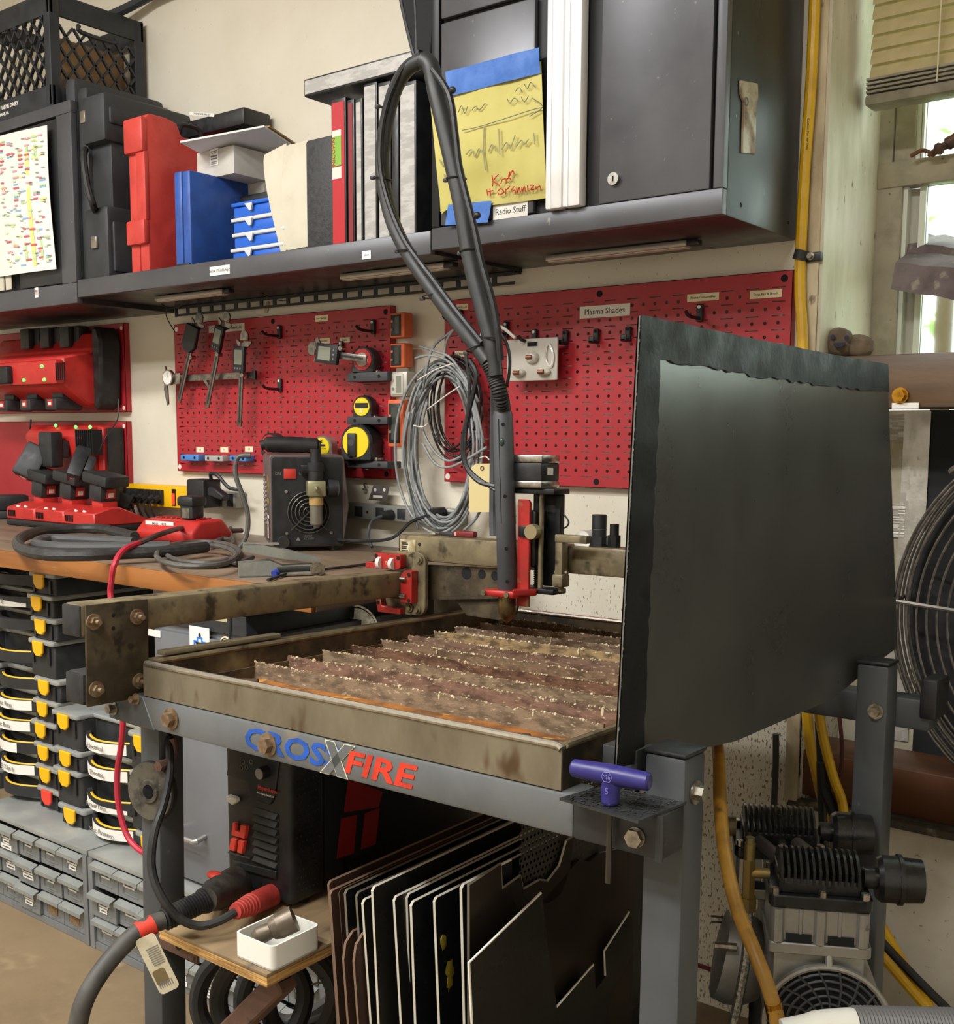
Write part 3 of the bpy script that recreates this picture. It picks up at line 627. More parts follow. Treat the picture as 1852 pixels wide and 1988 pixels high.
# binder lying across the top
xa, xb = X_(590, 160, -.30), X_(812, 130, -.30); z0, z1 = Z_(600, 186, -.30), Z_(600, 152, -.30)
t = thing('ring_binder', 'black binder lying flat across the upright binders', 'binder', ((xa+xb)/2, -.16, z0), group='binders on the shelf')
MB().bx(xa, xb, -.296, -.03, z0, z0+.004, .001).bx(xa, xb, -.296, -.03, z1-.004, z1, .001).build('cover', M_bind, t, True)
MB().bx(xa, xb, -.300, -.294, z0, z1, .002).build('spine', M_bind, t, True); MB().bx(xa+.004, xb-.003, -.3012, -.2995, z0+.004, z1-.004).build('spine_card', M_spw, t, True)
MB().bx(xa+.006, xb-.01, -.29, -.035, z0+.005, z1-.005).build('pages', M_paper, t, True)
p = W(668, 127, Y=-.26)
tag(MB().box((0, 0, .006), (.026, .03, .012), bev=.004).build('tape_scrap', M_btape, loc=(p.x, -.26, z1+.0005)), 'scrap of blue masking tape on the lying binder', 'tape')
# ---------------------------------------------------------------- left cabinet with the wall planner, milk crate on top
lc = thing('wall_cabinet', 'low charcoal wall cabinet carrying the milk crate', 'cabinet', (-.4, YF/2, 1.42))
LZ0, LZ1 = 1.424, 1.930
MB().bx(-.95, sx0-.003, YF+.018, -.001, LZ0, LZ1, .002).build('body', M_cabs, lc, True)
xr0 = X_(110, 400, YF)
MB().bx(-.95, sx0-.003, YF, YF+.018, LZ0, LZ0+.052, .002).bx(xr0+.012, sx0-.003, YF, YF+.018, LZ0+.0522, LZ1-.0302, .002).bx(-.95, sx0-.003, YF, YF+.018, LZ1-.03, LZ1, .002).build('face_frame', M_cab, lc, True)
MB().bx(X_(30, 400, YF), xr0+.010, YF+.003, YF+.014, LZ0+.055, LZ1-.034, .003).build('door', M_cabs, lc, True)
fl = W(71, 568, Y=YF-.001)
MB().box((fl.x, YF-.0008, fl.z), (.017, .0012, .026)).build('sticker', M_paper, lc, True)
mb = MB()
for i in range(4): mb.box((fl.x+.001, YF-.0017, fl.z-.004+i*.003), (.012, .0005, .0014))
mb.build('flag_stripes', mat('faded red', '#c9706a', .7), lc, True); MB().box((fl.x-.003, YF-.0019, fl.z+.004), (.005, .0006, .006)).build('flag_canton', mat('faded blue', '#6a78a8', .7), lc, True)
# planner sheet
cor = [(-40, 275), (92, 243), (108, 522), (-20, 540)]
pl = thing('wall_planner', 'colour coded planner sheet hanging on the left cabinet', 'planner', W(40, 400, Y=YF-.012))
P4 = [W(*c, Y=YF-.012) for c in cor]
def pf(u, v, o=0):
    a = P4[0].lerp(P4[1], u); b = P4[3].lerp(P4[2], u); p = a.lerp(b, v); p.y -= .006*math.sin(u*3)+.004*math.sin(v*4)+o; return p
MB().grid(lambda u, v: pf(u, v), 10, 12).build('sheet', M_paper, pl, True, ang=1)
rn = random.Random(2)
hues = {'blue': '#8ab4d8', 'yellow': '#e6de8a', 'green': '#bcd6a0', 'pink': '#e0a0a8', 'red': '#d06068'}
for hn, hc in hues.items():
    mb = MB()
    for k in range(26):
        if hn == 'yellow' and k < 2: u0, v0, du, dv = .70+.0*k, .16+.4*k, .05, .4
        elif hn == 'green' and k < 3: u0, v0, du, dv = .60+.22*k/2, .12, .035, .8
        else: u0, v0, du, dv = rn.choice([.34, .44, .52, .61, .70, .79, .88]), rn.uniform(.04, .94), rn.choice([.04, .06, .08]), .012
        if v0+dv > 1: dv = .98-v0
        if u0+du > 1: du = .99-u0
        o_ = .0008+.0003*list(hues).index(hn)
        b = len(mb.v); mb.add([pf(u0, v0, o_), pf(u0+du, v0, o_), pf(u0+du, v0+dv, o_), pf(u0, v0+dv, o_)], [(0, 1, 2, 3)])
    mb.build('printed_cells', mat('print '+hn, hc, .8), pl, True)
mb = MB()
for k in range(60):
    u0, v0 = rn.choice([.32, .40, .50, .58, .66, .75, .84, .92]), .06+.015*k; mb.add([pf(u0, v0, .0028), pf(u0+.045, v0, .0028), pf(u0+.045, v0+.005, .0028), pf(u0, v0+.005, .0028)], [(0, 1, 2, 3)])
mb.build('printed_rows', M_inkg, pl, True)['kind'] = 'stuff'
t = thing('paper_stack', 'cream cards standing behind the planner sheet', 'papers', (X_(10, 500, -.31), -.30, LZ0+.05))
for i in range(4):
    MB().bx(X_(-30+i*14, 560, YF-.004), X_(-19+i*14, 560, YF-.004), YF-.008+i*.001, YF-.003, LZ0+.056, W(0, 330+i*10, Y=YF).z).build('card', M_pap2, t, True)
# milk crate
M_crate = mat('black crate plastic', '#23262b', .45, 0, '#2c3036', 20, bump=.05)
kx1 = W(98, 100, Y=-.300).x; kx0 = kx1-.335; ky0, ky1 = -.300, -.012; kz0 = LZ1+.001; kz1 = kz0+.285
cr = thing('milk_crate', 'black plastic milk crate with diamond lattice sides on the low cabinet', 'crate', ((kx0+kx1)/2, -.15, kz0))
for (a0, a1, b0, b1) in ((kx0, kx0+.03, ky0, ky0+.03), (kx1-.03, kx1, ky0, ky0+.03), (kx0, kx0+.03, ky1-.03, ky1), (kx1-.03, kx1, ky1-.03, ky1)): MB().bx(a0, a1, b0, b1, kz0, kz1, .004).build('corner_post', M_crate, cr, True)
for zz, z2 in ((kz0, kz0+.055), (kz1-.055, kz1)):
    MB().bx(kx0, kx1, ky0+.002, ky0+.012, zz, z2, .002).bx(kx0, kx1, ky1-.012, ky1-.002, zz, z2, .002).bx(kx0+.002, kx0+.012, ky0, ky1, zz, z2, .002).bx(kx1-.012, kx1-.002, ky0, ky1, zz, z2, .002).build('band', M_crate, cr, True)
MB().bx(kx0+.01, kx1-.01, ky0+.01, ky1-.01, kz0, kz0+.006).build('floor_grid', M_crate, cr, True)
def lattice(org, du, dv, L, H, nrm):
    mb = MB(); stp = .042; O3 = V(org); du, dv, nrm = V(du), V(dv), V(nrm); k = -int(H/stp)-1
    while k*stp < L:
        for sg in (0, 1):
            pts = []
            for e in (0, H):
                s_ = k*stp+e*.8 if sg == 0 else k*stp+(H-e)*.8
                pts.append((s_, e))
            (s0, e0), (s1, e1) = pts
            lo, hi = 0, 1
            d = s1-s0
            for bound, sign in ((0, 1), (L, -1)):
                f0, f1 = (s0-bound)*sign, (s1-bound)*sign
                if f0 < 0 and f1 < 0: lo = 2; break
                if f0 < 0: lo = max(lo, f0/(f0-f1))
                if f1 < 0: hi = min(hi, f0/(f0-f1))
            if lo < hi and hi-lo > .02:
                A = O3+du*(s0+d*lo)+dv*(e0+(e1-e0)*lo); B = O3+du*(s0+d*hi)+dv*(e0+(e1-e0)*hi)
                ax = (B-A).normalized(); w = ax.cross(nrm).normalized()*.0026; h = nrm*.004
                vs = [A-w, A+w, B+w, B-w]; mb.add([p-h for p in vs]+[p+h for p in vs], [(0, 1, 2, 3), (7, 6, 5, 4), (0, 4, 5, 1), (1, 5, 6, 2), (2, 6, 7, 3), (3, 7, 4, 0)])
        k += 1
    return mb
lattice((kx0+.03, ky0+.007, kz0+.055), (1, 0, 0), (0, 0, 1), kx1-kx0-.06, .175, (0, -1, 0)).build('front_lattice', M_crate, cr, True)['kind'] = 'stuff'
lattice((kx1-.007, ky0+.03, kz0+.055), (0, 1, 0), (0, 0, 1), ky1-ky0-.06, .155, (1, 0, 0)).build('side_lattice', M_crate, cr, True)['kind'] = 'stuff'
ym = (ky0+ky1)/2
MB().tube([(kx1-.006, ym-.055, kz1-.062), (kx1-.004, ym-.05, kz1-.078), (kx1-.004, ym+.05, kz1-.078), (kx1-.006, ym+.055, kz1-.062)], .006, 8, k=3).build('handle', M_crate, cr, True)
txt('MCK FARMS DAIRY', .0145, M_white, cr, basis((W(10, 195, Y=ky0).x, ky0+.0015, kz0+.035), (1, 0, 0), (0, -1, 0)), bold=.0004)
txt('LEBANE, PA.', .0105, M_white, cr, basis((W(5, 207, Y=ky0).x, ky0+.0015, kz0+.018), (1, 0, 0), (0, -1, 0)), bold=.0003)
M_tan = mat('tan wood offcut', '#b08b62', .75, 0, '#9a754d', 9)
for i in range(5):
    w = (kx1-kx0-.09)/5; x = kx0+.045+i*w
    tag(MB().bx(x, x+w-.006, ky0+.04+i*.004, ky1-.03, kz0+.008, kz0+.175+.02*math.sin(i*2), .004).build('wood_block', M_tan if i == 4 else mat('pale wood block', '#d9ccae', .8), loc=(x, -.15, kz0+.008)), ('pale block at the far side inside the milk crate', 'pale block in the crate, second from the far side', 'middle pale block inside the milk crate', 'pale block in the crate beside the tan one', 'tan wood block behind the lattice of the milk crate side')[i], 'block', 'blocks in the milk crate')
p = W(190, 12, Y=-.15)
tag(MB().sph((0, 0, .03), .055, (1.1, .8, .7), 12, 8, jit=.15).build('plastic_bag', mat('clear bag', '#c9c9c4', .2), ang=.3, loc=(p.x-.03, -.15, kz0+.21)), 'crumpled pale plastic bag on top of the crate contents', 'bag')

# black cloth hanging at the tall cabinet's far side
P = [W(u, v, Y=-.270) for u, v in ((768, -40), (846, -40), (842, 60), (838, 112), (812, 121), (803, 110), (792, 62), (779, 12))]
tag(MB().prism([(min(q.x, cx0-.001), q.z) for q in P], -.274, -.262, bev=.002).build('black_cloth', mat('black cloth', '#15171a', .8, bump=.3), loc=tuple(P[3])), 'black cloth hanging beside the tall cabinet above the lying binder', 'cloth')
# ================================================================ red steel pegboards and what hangs on them
I_ = .0254
M_peg = mat('red powder coat', '#ae2630', .42, 0, '#a3222b', 5, (.35, .7), .04, 300)
PZ0, PZ1, PY = .9836, 1.39, -.019
def pegboard(x0, nx, z0, z1, lb, nm='pegboard'):
    """slotted steel sheet: slots 1in wide every 2in, holes every inch between the slot rows"""
    w = nx*I_; t = thing(nm, lb, 'pegboard', (x0+w/2, 0, z0)); mb = MB(); x1 = x0+w
    e = .0127; rows = int(round((z1-z0)/I_))-1
    def quad(a, b, c, d): mb.add([(a, PY, c), (b, PY, c), (b, PY, d), (a, PY, d)], [(0, 1, 2, 3)])
    m = .95*I_; zt = z1-m
    quad(x0, x1, zt, z1)
    z = zt; hb = .62*I_; sb = I_-hb
    nsl = nx//2
    for r in range(rows):
        # slot band
        za, zb = z-sb, z; zc = (za+zb)/2; hh = .0012
        ex = x0
        cx = x0+1.0*I_
        while cx < x1-.9*I_:
            a, b = cx-.5*I_, cx+.5*I_
            quad(ex, a, za, zb); quad(a, b, za, zc-hh); quad(a, b, zc+hh, zb)
            mb.add([(a, PY, zc-hh), (b, PY, zc-hh), (b, PY+.004, zc-hh), (a, PY+.004, zc-hh)], [(0, 1, 2, 3)])
            ex = b; cx += 2*I_
        quad(ex, x1, za, zb); z = za
        if r == rows-1: break
        # hole band
        za, zb = z-hb, z; zc = (za+zb)/2; quad(x0, x0+.5*I_, za, zb); cx = x0+I_
        for i in range(nx-1):
            a, b = cx-.5*I_, cx+.5*I_; n = 8; vs = []; fs = []; rr = .0036
            for k in range(n):
                an = 2*PI*(k+.5)/n; vs.append((cx+rr*math.cos(an), PY, zc+rr*math.sin(an)))
            for k in range(n):
                an = 2*PI*(k+.5)/n; c_, s_ = math.cos(an), math.sin(an); q = min((b-a)/2/abs(c_), (zb-za)/2/abs(s_)); vs.append((cx+c_*q, PY, zc+s_*q))
            for k in range(n): fs.append((k, (k+1) % n, n+(k+1) % n, n+k))
            mb.add(vs, fs)
            # corner wedges left by the octagon
            for k in range(n):
                p, q = vs[n+k], vs[n+(k+1) % n]
                if abs(p[0]-q[0]) > 1e-5 and abs(p[2]-q[2]) > 1e-5:
                    cxn = a if (p[0]+q[0])/2 < cx else b; czn = za if (p[2]+q[2])/2 < zc else zb
                    mb.add([p, q, (cxn, PY, czn)], [(0, 1, 2)])
            cx += I_
        quad(cx-.5*I_, x1, za, zb); z = za
    quad(x0, x1, z0, z)
    mb.build('panel', M_peg, t, True, ang=0)
    MB().bx(x0, x0+.0012, PY, -.001, z0, z1).bx(x1-.0012, x1, PY, -.001, z0, z1).bx(x0, x1, PY, -.001, z0, z0+.0012).bx(x0, x1, PY, -.001, z1-.0012, z1).build('flange', M_peg, t, True, ang=0)
    for ax in (x0+.010, x0+w/2, x1-.016):
        for az in (z0+.012, z1-.014):
            wm = M_white if ax < x0+.02 else M_dark
            MB().cyl((ax, PY-.0006, az), (ax, PY+.0002, az), .0068, n=16).build('mounting_hole', wm, t, True)
    return t
pegL = pegboard(0, 32, PZ0, PZ1, 'red slotted pegboard holding calipers and tape measures')
pegR = pegboard(32*I_+6.44*I_, 32, PZ0, PZ1, 'red slotted pegboard lettered Plasma Shades')
p = W(240, 627, Y=PY); q = W(243, 800, Y=PY); p2 = W(245, 818, Y=PY); q2 = W(246, 985, Y=PY)
def plainpeg(x0, x1, z0, z1, lb):
    t = thing('pegboard', lb, 'pegboard', ((x0+x1)/2, 0, z0))
    MB().bx(x0, x1, PY, PY+.0012, z0, z1).bx(x1-.0012, x1, PY, -.001, z0, z1).bx(x0, x1, PY, -.001, z1-.0012, z1).bx(x0, x1, PY, -.001, z0, z0+.0012).build('panel', M_peg, t, True, ang=0)
    for az in (z0+.012, z1-.014): MB().cyl((x1-.012, PY-.0006, az), (x1-.012, PY, az), .006, n=14).build('mounting_hole', M_white, t, True)
    return t
plainpeg(p.x-.8128, p.x, q.z, p.z, 'red pegboard behind the upper battery charger'); plainpeg(p2.x-.80, p2.x, q2.z, p2.z, 'red pegboard behind the lower battery charger')
for (s, cen, w, h, par, sz) in (('Plasma Shades', (1174, 604), .118, .024, pegR, .0165), ('Plasma Consumables', (1365, 577), .066, .0145, pegR, .0062), ('Dust Pan & Brush', (1487, 571), .062, .0145, pegR, .0066), ('Hand Cut', (898, 596), .0335, .0125, pegR, .0065), ('Box Hammers', (896, 687), .036, .013, pegR, .006),
                                ('Calipers & Micrometers', (440, 637), .145, .019, pegL, .0125), ('Box Openers', (625, 618), .045, .015, pegL, .0065), ('Micrometers', (627, 662), .050, .013, pegL, .0065), ('Bevel', (670, 660), .034, .012, pegL, .0075),
                                ('1-2', (389, 873), .032, .0145, pegL, .006), ('2-3', (436, 873), .032, .0145, pegL, .006), ('3-4', (484, 872), .032, .0145, pegL, .006), ('Levels', (590, 871), .036, .0145, pegL, .006)):
    label(s, cen, w, h, par, Y=PY-.0003, sz=sz, paper=M_paper if s.startswith(('Plasma S', 'Cal')) else M_cream, nm='name_label')
# hooks
def hook(u, v, lb, kind='prong', h=.034):
    p = W(u, v, Y=PY); t = thing('peg_hook', lb, 'hook', (p.x, PY, p.z), group='hooks on the pegboards')
    MB().bx(p.x-.0065, p.x+.0065, PY-.009, PY-.0003, p.z-h/2, p.z+h/2, .003).build('back_plate', M_blk, t, True)
    MB().cyl((p.x, PY-.0085, p.z+h*.32), (p.x, PY-.0098, p.z+h*.32), .0034, n=12).build('screw', M_white if kind == 'prong' else M_dark, t, True)
    if kind == 'prong': MB().tube([(p.x, PY-.008, p.z-h*.3), (p.x, PY-.040, p.z-h*.30), (p.x, PY-.055, p.z-h*.22), (p.x, PY-.062, p.z-h*.05)], .0036, 8, k=3).build('prong', M_blk, t, True)
    else: MB().bx(p.x-.0065, p.x+.0065, PY-.026, PY-.0085, p.z-h/2, p.z-h*.3, .002).bx(p.x-.0065, p.x+.0065, PY-.026, PY-.020, p.z-h*.5, p.z-h*.05, .002).build('lip', M_blk, t, True)
for a in ((545, 645, 'empty prong hook above the middle of the caliper board'), (546, 748, 'empty prong hook at the middle of the caliper board'), (727, 635, 'empty prong hook at the top right of the caliper board'), (665, 676, 'prong hook half hidden behind the lying caliper'),
          (895, 616, 'prong hook under the Hand Cut label'), (985, 640, 'prong hook behind the torch hose'), (1040, 655, 'prong hook above the consumables package'), (1361, 608, 'prong hook under the Plasma Consumables label')): hook(*a)
for a in ((1100, 656, 'J hook beside the consumables package'), (1160, 653, 'middle J hook of three below Plasma Shades'), (1222, 649, 'J hook nearest the dark shield')): hook(*a, kind='j', h=.030)
# calipers : local x along the jaws, y up the beam, z out of the wall
M_cbeam = mat('ground steel beam', '#8b8780', .3, .9, '#6f6b65', 60); M_lcd = mat('grey display', '#7f8274', .25); M_chead = mat('black caliper head', '#202225', .45)
def caliper(u, v, ang, L, lb, head, Y=-.062, dial=False, hs=(.040, .066)):
    p = W(u, v, Y=Y); t = thing('caliper', lb, 'caliper', M=basis(tuple(p), (math.cos(R(ang)), 0, math.sin(R(ang))), (0, -1, 0)), group='calipers on the pegboard')
    MB().bx(-.008, .008, -L, .030, -.002, .002, .0006).build('beam', M_cbeam, t)
    MB().bx(-.0025, .0025, -L+.01, -.04, .002, .0023).build('scale_groove', M_chead, t)
    MB().prism([(.006, .034), (.034, .034), (.034, .028), (.012, .012), (.006, .012)], -.002, .002, 'z').prism([(-.008, .036), (.022, .036), (.022, .052), (.012, .060), (-.002, .060), (-.008, .05)], -.002, .002, 'z').prism([(-.008, .030), (-.022, .038), (-.024, .034), (-.008, .012)], -.002, .002, 'z').build('jaw', M_cbeam, t)
    if head == 'flat':
        pts = [(-hs[0]/2, .022), (hs[0]/2, .022), (hs[0]/2+.002, -hs[1]*.45), (hs[0]*.22, -hs[1]*.68), (-hs[0]*.30, -hs[1]*.68), (-hs[0]/2-.002, -hs[1]*.45)]
        MB().prism(pts, .0025, .014, 'z', bev=.002).build('head', M_chead, t)
    else:
        MB().bx(-hs[0]/2, hs[0]/2, -hs[1]*.7, hs[1]*.3, .0025, .013, .002).build('head', M_chead, t)
        MB().bx(-hs[0]*.34, hs[0]*.34, -hs[1]*.40, hs[1]*.16, .013, .0136).build('display', M_lcd, t)
        for i in range(3): MB().cyl((-.010+.010*i, -hs[1]*.55, .0128), (-.010+.010*i, -hs[1]*.55, .0142), .0026, n=10).build('button', M_inkg, t)
    MB().cyl((hs[0]/2-.006, -hs[1]*.8, -.003), (hs[0]/2-.006, -hs[1]*.8, .012), .0055, n=12).build('thumb_wheel', M_steel, t)
    return t
caliper(377, 648, -22, .195, 'caliper with a large black head, tilted, at the board edge', 'flat', Y=-.052, hs=(.052, .075))
caliper(430, 648, -19, .20, 'tilted digital caliper hanging second from the board edge', 'lcd', hs=(.036, .066))
caliper(470, 688, -5, .185, 'digital caliper hanging nearly upright below the printed label', 'lcd', hs=(.042, .066))
c = caliper(632, 686, 82, .135, 'digital caliper lying sideways in front of the red tape measure', 'lcd', Y=-.095, hs=(.046, .072))
# dial caliper lying level
p = W(330, 735, Y=-.045); t = thing('caliper', 'silver dial caliper lying level across the board edge', 'caliper', M=basis(tuple(p), (1, 0, .0), (0, -1, 0)), group='calipers on the pegboard')
xe = W(497, 729, Y=-.045).x-p.x
MB().bx(-.012, xe, -.0085, .0085, -.002, .002, .0006).build('beam', M_cbeam, t); MB().cyl((.004, .002, .002), (.004, .002, .012), .022, n=28).build('dial_case', M_steel, t); MB().cyl((.004, .002, .0118), (.004, .002, .0125), .0185, n=28).build('dial', M_white, t); MB().bx(.0032, .0048, .002, .017, .0125, .0131).build('needle', M_ink, t)
MB().prism([(-.022, .012), (-.012, .008), (-.008, -.07), (-.014, -.074), (-.026, -.03)], -.002, .002, 'z').prism([(-.022, .012), (-.020, .034), (-.017, .034), (-.012, .010)], -.002, .002, 'z').prism([(.148, -.008), (.16, -.008), (.18, -.032), (.172, -.032)], -.002, .004, 'z').build('jaw', M_cbeam, t)
MB().bx(.018, .05, -.016, .014, -.003, .006, .002).build('slider', M_steel, t); MB().bx(xe-.010, xe, -.012, .012, -.004, .004, .001).build('end_stop', M_chead, t)
# printed tape-measure shelves with tape measures
M_gry = mat('dark grey print', '#3a3c3f', .55); M_tred = mat('tape red', '#c4282c', .4); M_tyel = mat('tape yellow', '#e8cf1a', .4); M_tgry = mat('chrome tape shell', '#9a968c', .3, .6)
def pshelf(u0, u1, v0, v1, lb, m=M_gry, dep=.05):
    a = W(u0, v0, Y=PY-dep); b = W(u1, v1, Y=PY-dep); t = thing('printed_shelf', lb, 'shelf', ((a.x+b.x)/2, PY, b.z), group='printed shelves on the pegboard')
    MB().bx(a.x, b.x, PY-dep, PY-.0005, b.z, a.z, .002).build('block', m, t, True)
    zc = (a.z+b.z)/2
    for xx in (a.x+.2*(b.x-a.x), b.x-.2*(b.x-a.x)): MB().cyl((xx, PY-dep-.0006, zc), (xx, PY-dep+.001, zc), .0042, n=12).build('screw_hole', M_dark, t, True)
    return a, b
def tape(u, v, r, wdt, M_face, M_body, lb, Y, flip=None, face=True):
    p = W(u, v, Y=Y); yaw = R(12); t = thing('tape_measure', lb, 'tape measure', p, yaw, group='tape measures')
    prof = [(r*math.cos(a), r*math.sin(a)) for a in [R(x) for x in range(-20, 201, 20)]]+[(-r, -r*.85), (-r*.9, -r), (r*.95, -r), (r*1.02, -r*.8)]
    MB().prism(prof, -wdt/2, wdt/2, 'y', bev=.004).build('case', M_body, t)
    if face:
        MB().cyl((0, -wdt/2-.002, 0), (0, -wdt/2+.002, 0), r*.80, r*.84, n=26).build('face', M_face, t)
    MB().bx(r*.9, r*1.18, -wdt*.3, wdt*.3, -r*.98, -r*.80, .001).build('tongue', M_steel, t)
    return t, wdt
sa = pshelf(673, 752, 724, 739, 'black printed shelf under the red tape measure')
t, w = tape(711, 699, .031, .034, M_tred, M_blk, 'red and black tape measure behind the lying caliper', PY-.032)
MB().cyl((0, -w/2-.0035, 0), (0, -w/2, 0), .016, n=20).build('badge', mat('pale badge', '#c9b8ad', .5), t)
sa = pshelf(673, 752, 809, 824, 'black printed shelf under the small yellow tape measure')
t, w = tape(709, 790, .0265, .030, M_tyel, M_blk, 'small yellow tape measure on the middle printed shelf', PY-.030)
txt("6'", .013, M_white, t, basis((0, -w/2-.0024, -.010), (1, 0, 0), (0, -1, 0)), 'size_print', world=False, bold=.0004); MB().bx(-.018, .018, -w/2-.0024, -w/2-.0018, -.003, .009).build('dark_band', M_ink, t)
sa = pshelf(673, 752, 894, 910, 'black printed shelf under the big yellow tape measure')
t, w = tape(702, 859, .044, .052, M_tyel, M_blk, 'big black tape measure with a yellow round face', PY-.040)
MB().bx(-.020, .004, -w/2-.008, -w/2-.001, -.034, .022, .003).build('belt_clip', M_blk, t); MB().cyl((-.008, -w/2-.0085, .0), (-.008, -w/2-.0075, .0), .008, n=16).build('clip_dimple', M_gry, t)
t, w = tape(531, 862, .0285, .034, M_tred, M_blk, 'red tape measure low on the board above the cutter', -.055)
MB().bx(-.012, .012, -w/2-.005, -w/2-.001, -.014, .006, .002).build('belt_clip', M_redc, t)
t, w = tape(631, 868, .0285, .030, M_tyel, M_tgry, 'yellow and chrome tape measure marked 12 feet', -.065)
txt("12'", .010, M_ink, t, basis((0, -w/2-.0024, .013), (1, 0, 0), (0, -1, 0)), 'size_print', world=False, bold=.0003); MB().bx(-.012, .012, -w/2-.0026, -w/2-.0018, .002, .007).build('dark_band', M_ink, t); MB().bx(-.015, .015, -w/2-.0026, -w/2-.0018, -.004, -.001).build('text_band', mat('ochre print', '#a8921a', .6), t)
M_lblu = mat('light blue print', '#4c86cc', .5); M_lgry = mat('light grey print', '#a9a9a5', .5)
pshelf(350, 385, 882, 895, 'light blue printed bracket at the board corner', M_lblu, .03); pshelf(397, 432, 884, 896, 'light grey printed bracket between two blue ones', M_lgry, .03); pshelf(445, 478, 884, 896, 'light blue printed bracket behind the cutter', M_lblu, .03)
pshelf(622, 662, 890, 900, 'grey printed bracket under the chrome tape measure', M_gry, .055)
# angle gauges stuck to the right edge of the board
M_org = mat('orange gauge plastic', '#d8683a', .5, 0, '#c95d31', 20)
def gauge(u0, u1, v0, v1, lb, m, face=M_blk, tall=False):
    a = W(u0, v0, Y=PY-.033); b = W(u1, v1, Y=PY-.033); cx, cz = (a.x+b.x)/2, (a.z+b.z)/2; w, h = b.x-a.x, a.z-b.z
    t = thing('angle_gauge', lb, 'gauge', (cx, PY, cz), group='angle gauges on the pegboard edge')
    MB().bx(cx-w/2, cx+w/2, PY-.033, PY-.0015, cz-h/2, cz+h/2, .004).build('case', m, t, True)
    MB().bx(cx-w*.40, cx+w*.28, PY-.0345, PY-.0325, cz-h*.42, cz+h*.42, .001).build('face_panel', face, t, True)
    MB().bx(cx-w*(.10 if not tall else .22), cx+w*.18, PY-.0352, PY-.0343, cz-h*.34, cz+h*.34).build('display', mat('dark display', '#3e423c', .25) if m is M_org else M_lcd, t, True)
    for z_ in (-.18, .16): MB().cyl((cx-w*.29, PY-.0344, cz+h*z_), (cx-w*.29, PY-.0358, cz+h*z_), .0032, n=10).build('button', mat('pink button', '#c08a86', .5) if z_ > 0 else M_inkg, t, True)
    return t
gauge(756, 785, 608, 655, 'topmost orange digital angle gauge on the board edge', M_org); gauge(756, 785, 667, 713, 'second orange digital angle gauge, above the silver one', M_org)
gauge(757, 790, 722, 770, 'silver digital angle gauge between the orange ones', mat('silver gauge', '#b3b0a4', .4, .3), mat('silver face', '#bdbaae', .4)); gauge(752, 783, 776, 868, 'tall orange digital gauge behind the grey cable coil', M_org, tall=True)
# coil of grey cable with black cable inside it
M_gcab = mat('grey cable', '#8f9394', .45, 0, '#7f8384', 20); M_kcab = mat('black cable', '#1c1c1d', .5)
rn = random.Random(12)
cc = W(865, 865, Y=-.07)
coil = thing('cable_coil', 'big tied coil of grey cable hanging between the pegboards', 'cable', (cc.x, -.06, cc.z))
def loopset(n, cu, cv, ru, rv, m, nm, rad, spread, y0):
    for i in range(n):
        a0 = rn.uniform(0, 6.28); du, dv = rn.uniform(-spread, spread), rn.uniform(-spread, spread); s = rn.uniform(.86, 1.05); sx_ = rn.uniform(.80, 1.1)
        pts = []
        for k in range(14):
            a = 2*PI*k/14; pinch = 1-.10*max(0, -math.cos(2*a)); 
            pts.append(W(cu+du+ru*s*sx_*math.cos(a)*pinch, cv+dv+rv*s*math.sin(a), Y=y0-rn.uniform(0, .035)))
        MB().tube(pts, rad, 6, True, k=3).build(nm, m, coil, True, ang=2)
loopset(13, 858, 868, 72, 158, M_gcab, 'grey_loop', .0031, 9, -.045)
loopset(6, 885, 790, 48, 96, M_kcab, 'black_loop', .0024, 8, -.04)
for pts in ([(895, 632), (868, 650), (838, 680), (820, 760)], [(814, 672), (845, 682), (880, 700), (930, 780)], [(806, 696), (835, 690), (875, 705), (915, 760), (940, 860)], [(880, 640), (866, 665), (862, 700)], [(795, 800), (782, 880), (795, 960), (812, 1028)], [(930, 905), (942, 960), (925, 1005), (900, 1030)], [(830, 780), (820, 830), (842, 875), (872, 895), (905, 880)], [(820, 860), (845, 900), (880, 905), (945, 868)]):
    MB().tube([W(u, v, Y=-.085) for u, v in pts], .0031, 6, k=4).build('loose_strand', M_gcab, coil, True, ang=2)
M_zip = mat('white cable tie', '#d9d7cf', .4)
for pts in ([(811, 738), (845, 718), (880, 706)], [(830, 795), (870, 765), (893, 750)], [(803, 826), (820, 829), (830, 823)], [(930, 890), (942, 886), (950, 893)]):
    MB().tube([W(u, v, Y=-.098) for u, v in pts], .0016, 6, k=4).build('cable_tie', M_zip, coil, True, ang=2)
tagm = W(933, 948, Y=-.10); t = thing('manila_tag', 'blank manila tag hanging on the grey cable coil', 'tag', tagm)
M_man = mat('manila card', '#d8c791', .75)
P = [W(u, v, Y=-.10) for u, v in ((924, 900), (960, 900), (960, 994), (911, 994), (911, 912))]
MB().prism([(q.x, q.z) for q in P], -.101, -.1003).build('card', M_man, t, True); q = W(936, 909, Y=-.1012); MB().torus(q, (0, 1, 0), .0042, .0014, 16, 6).build('eyelet', mat('brown eyelet', '#6b5538', .6), t, True)
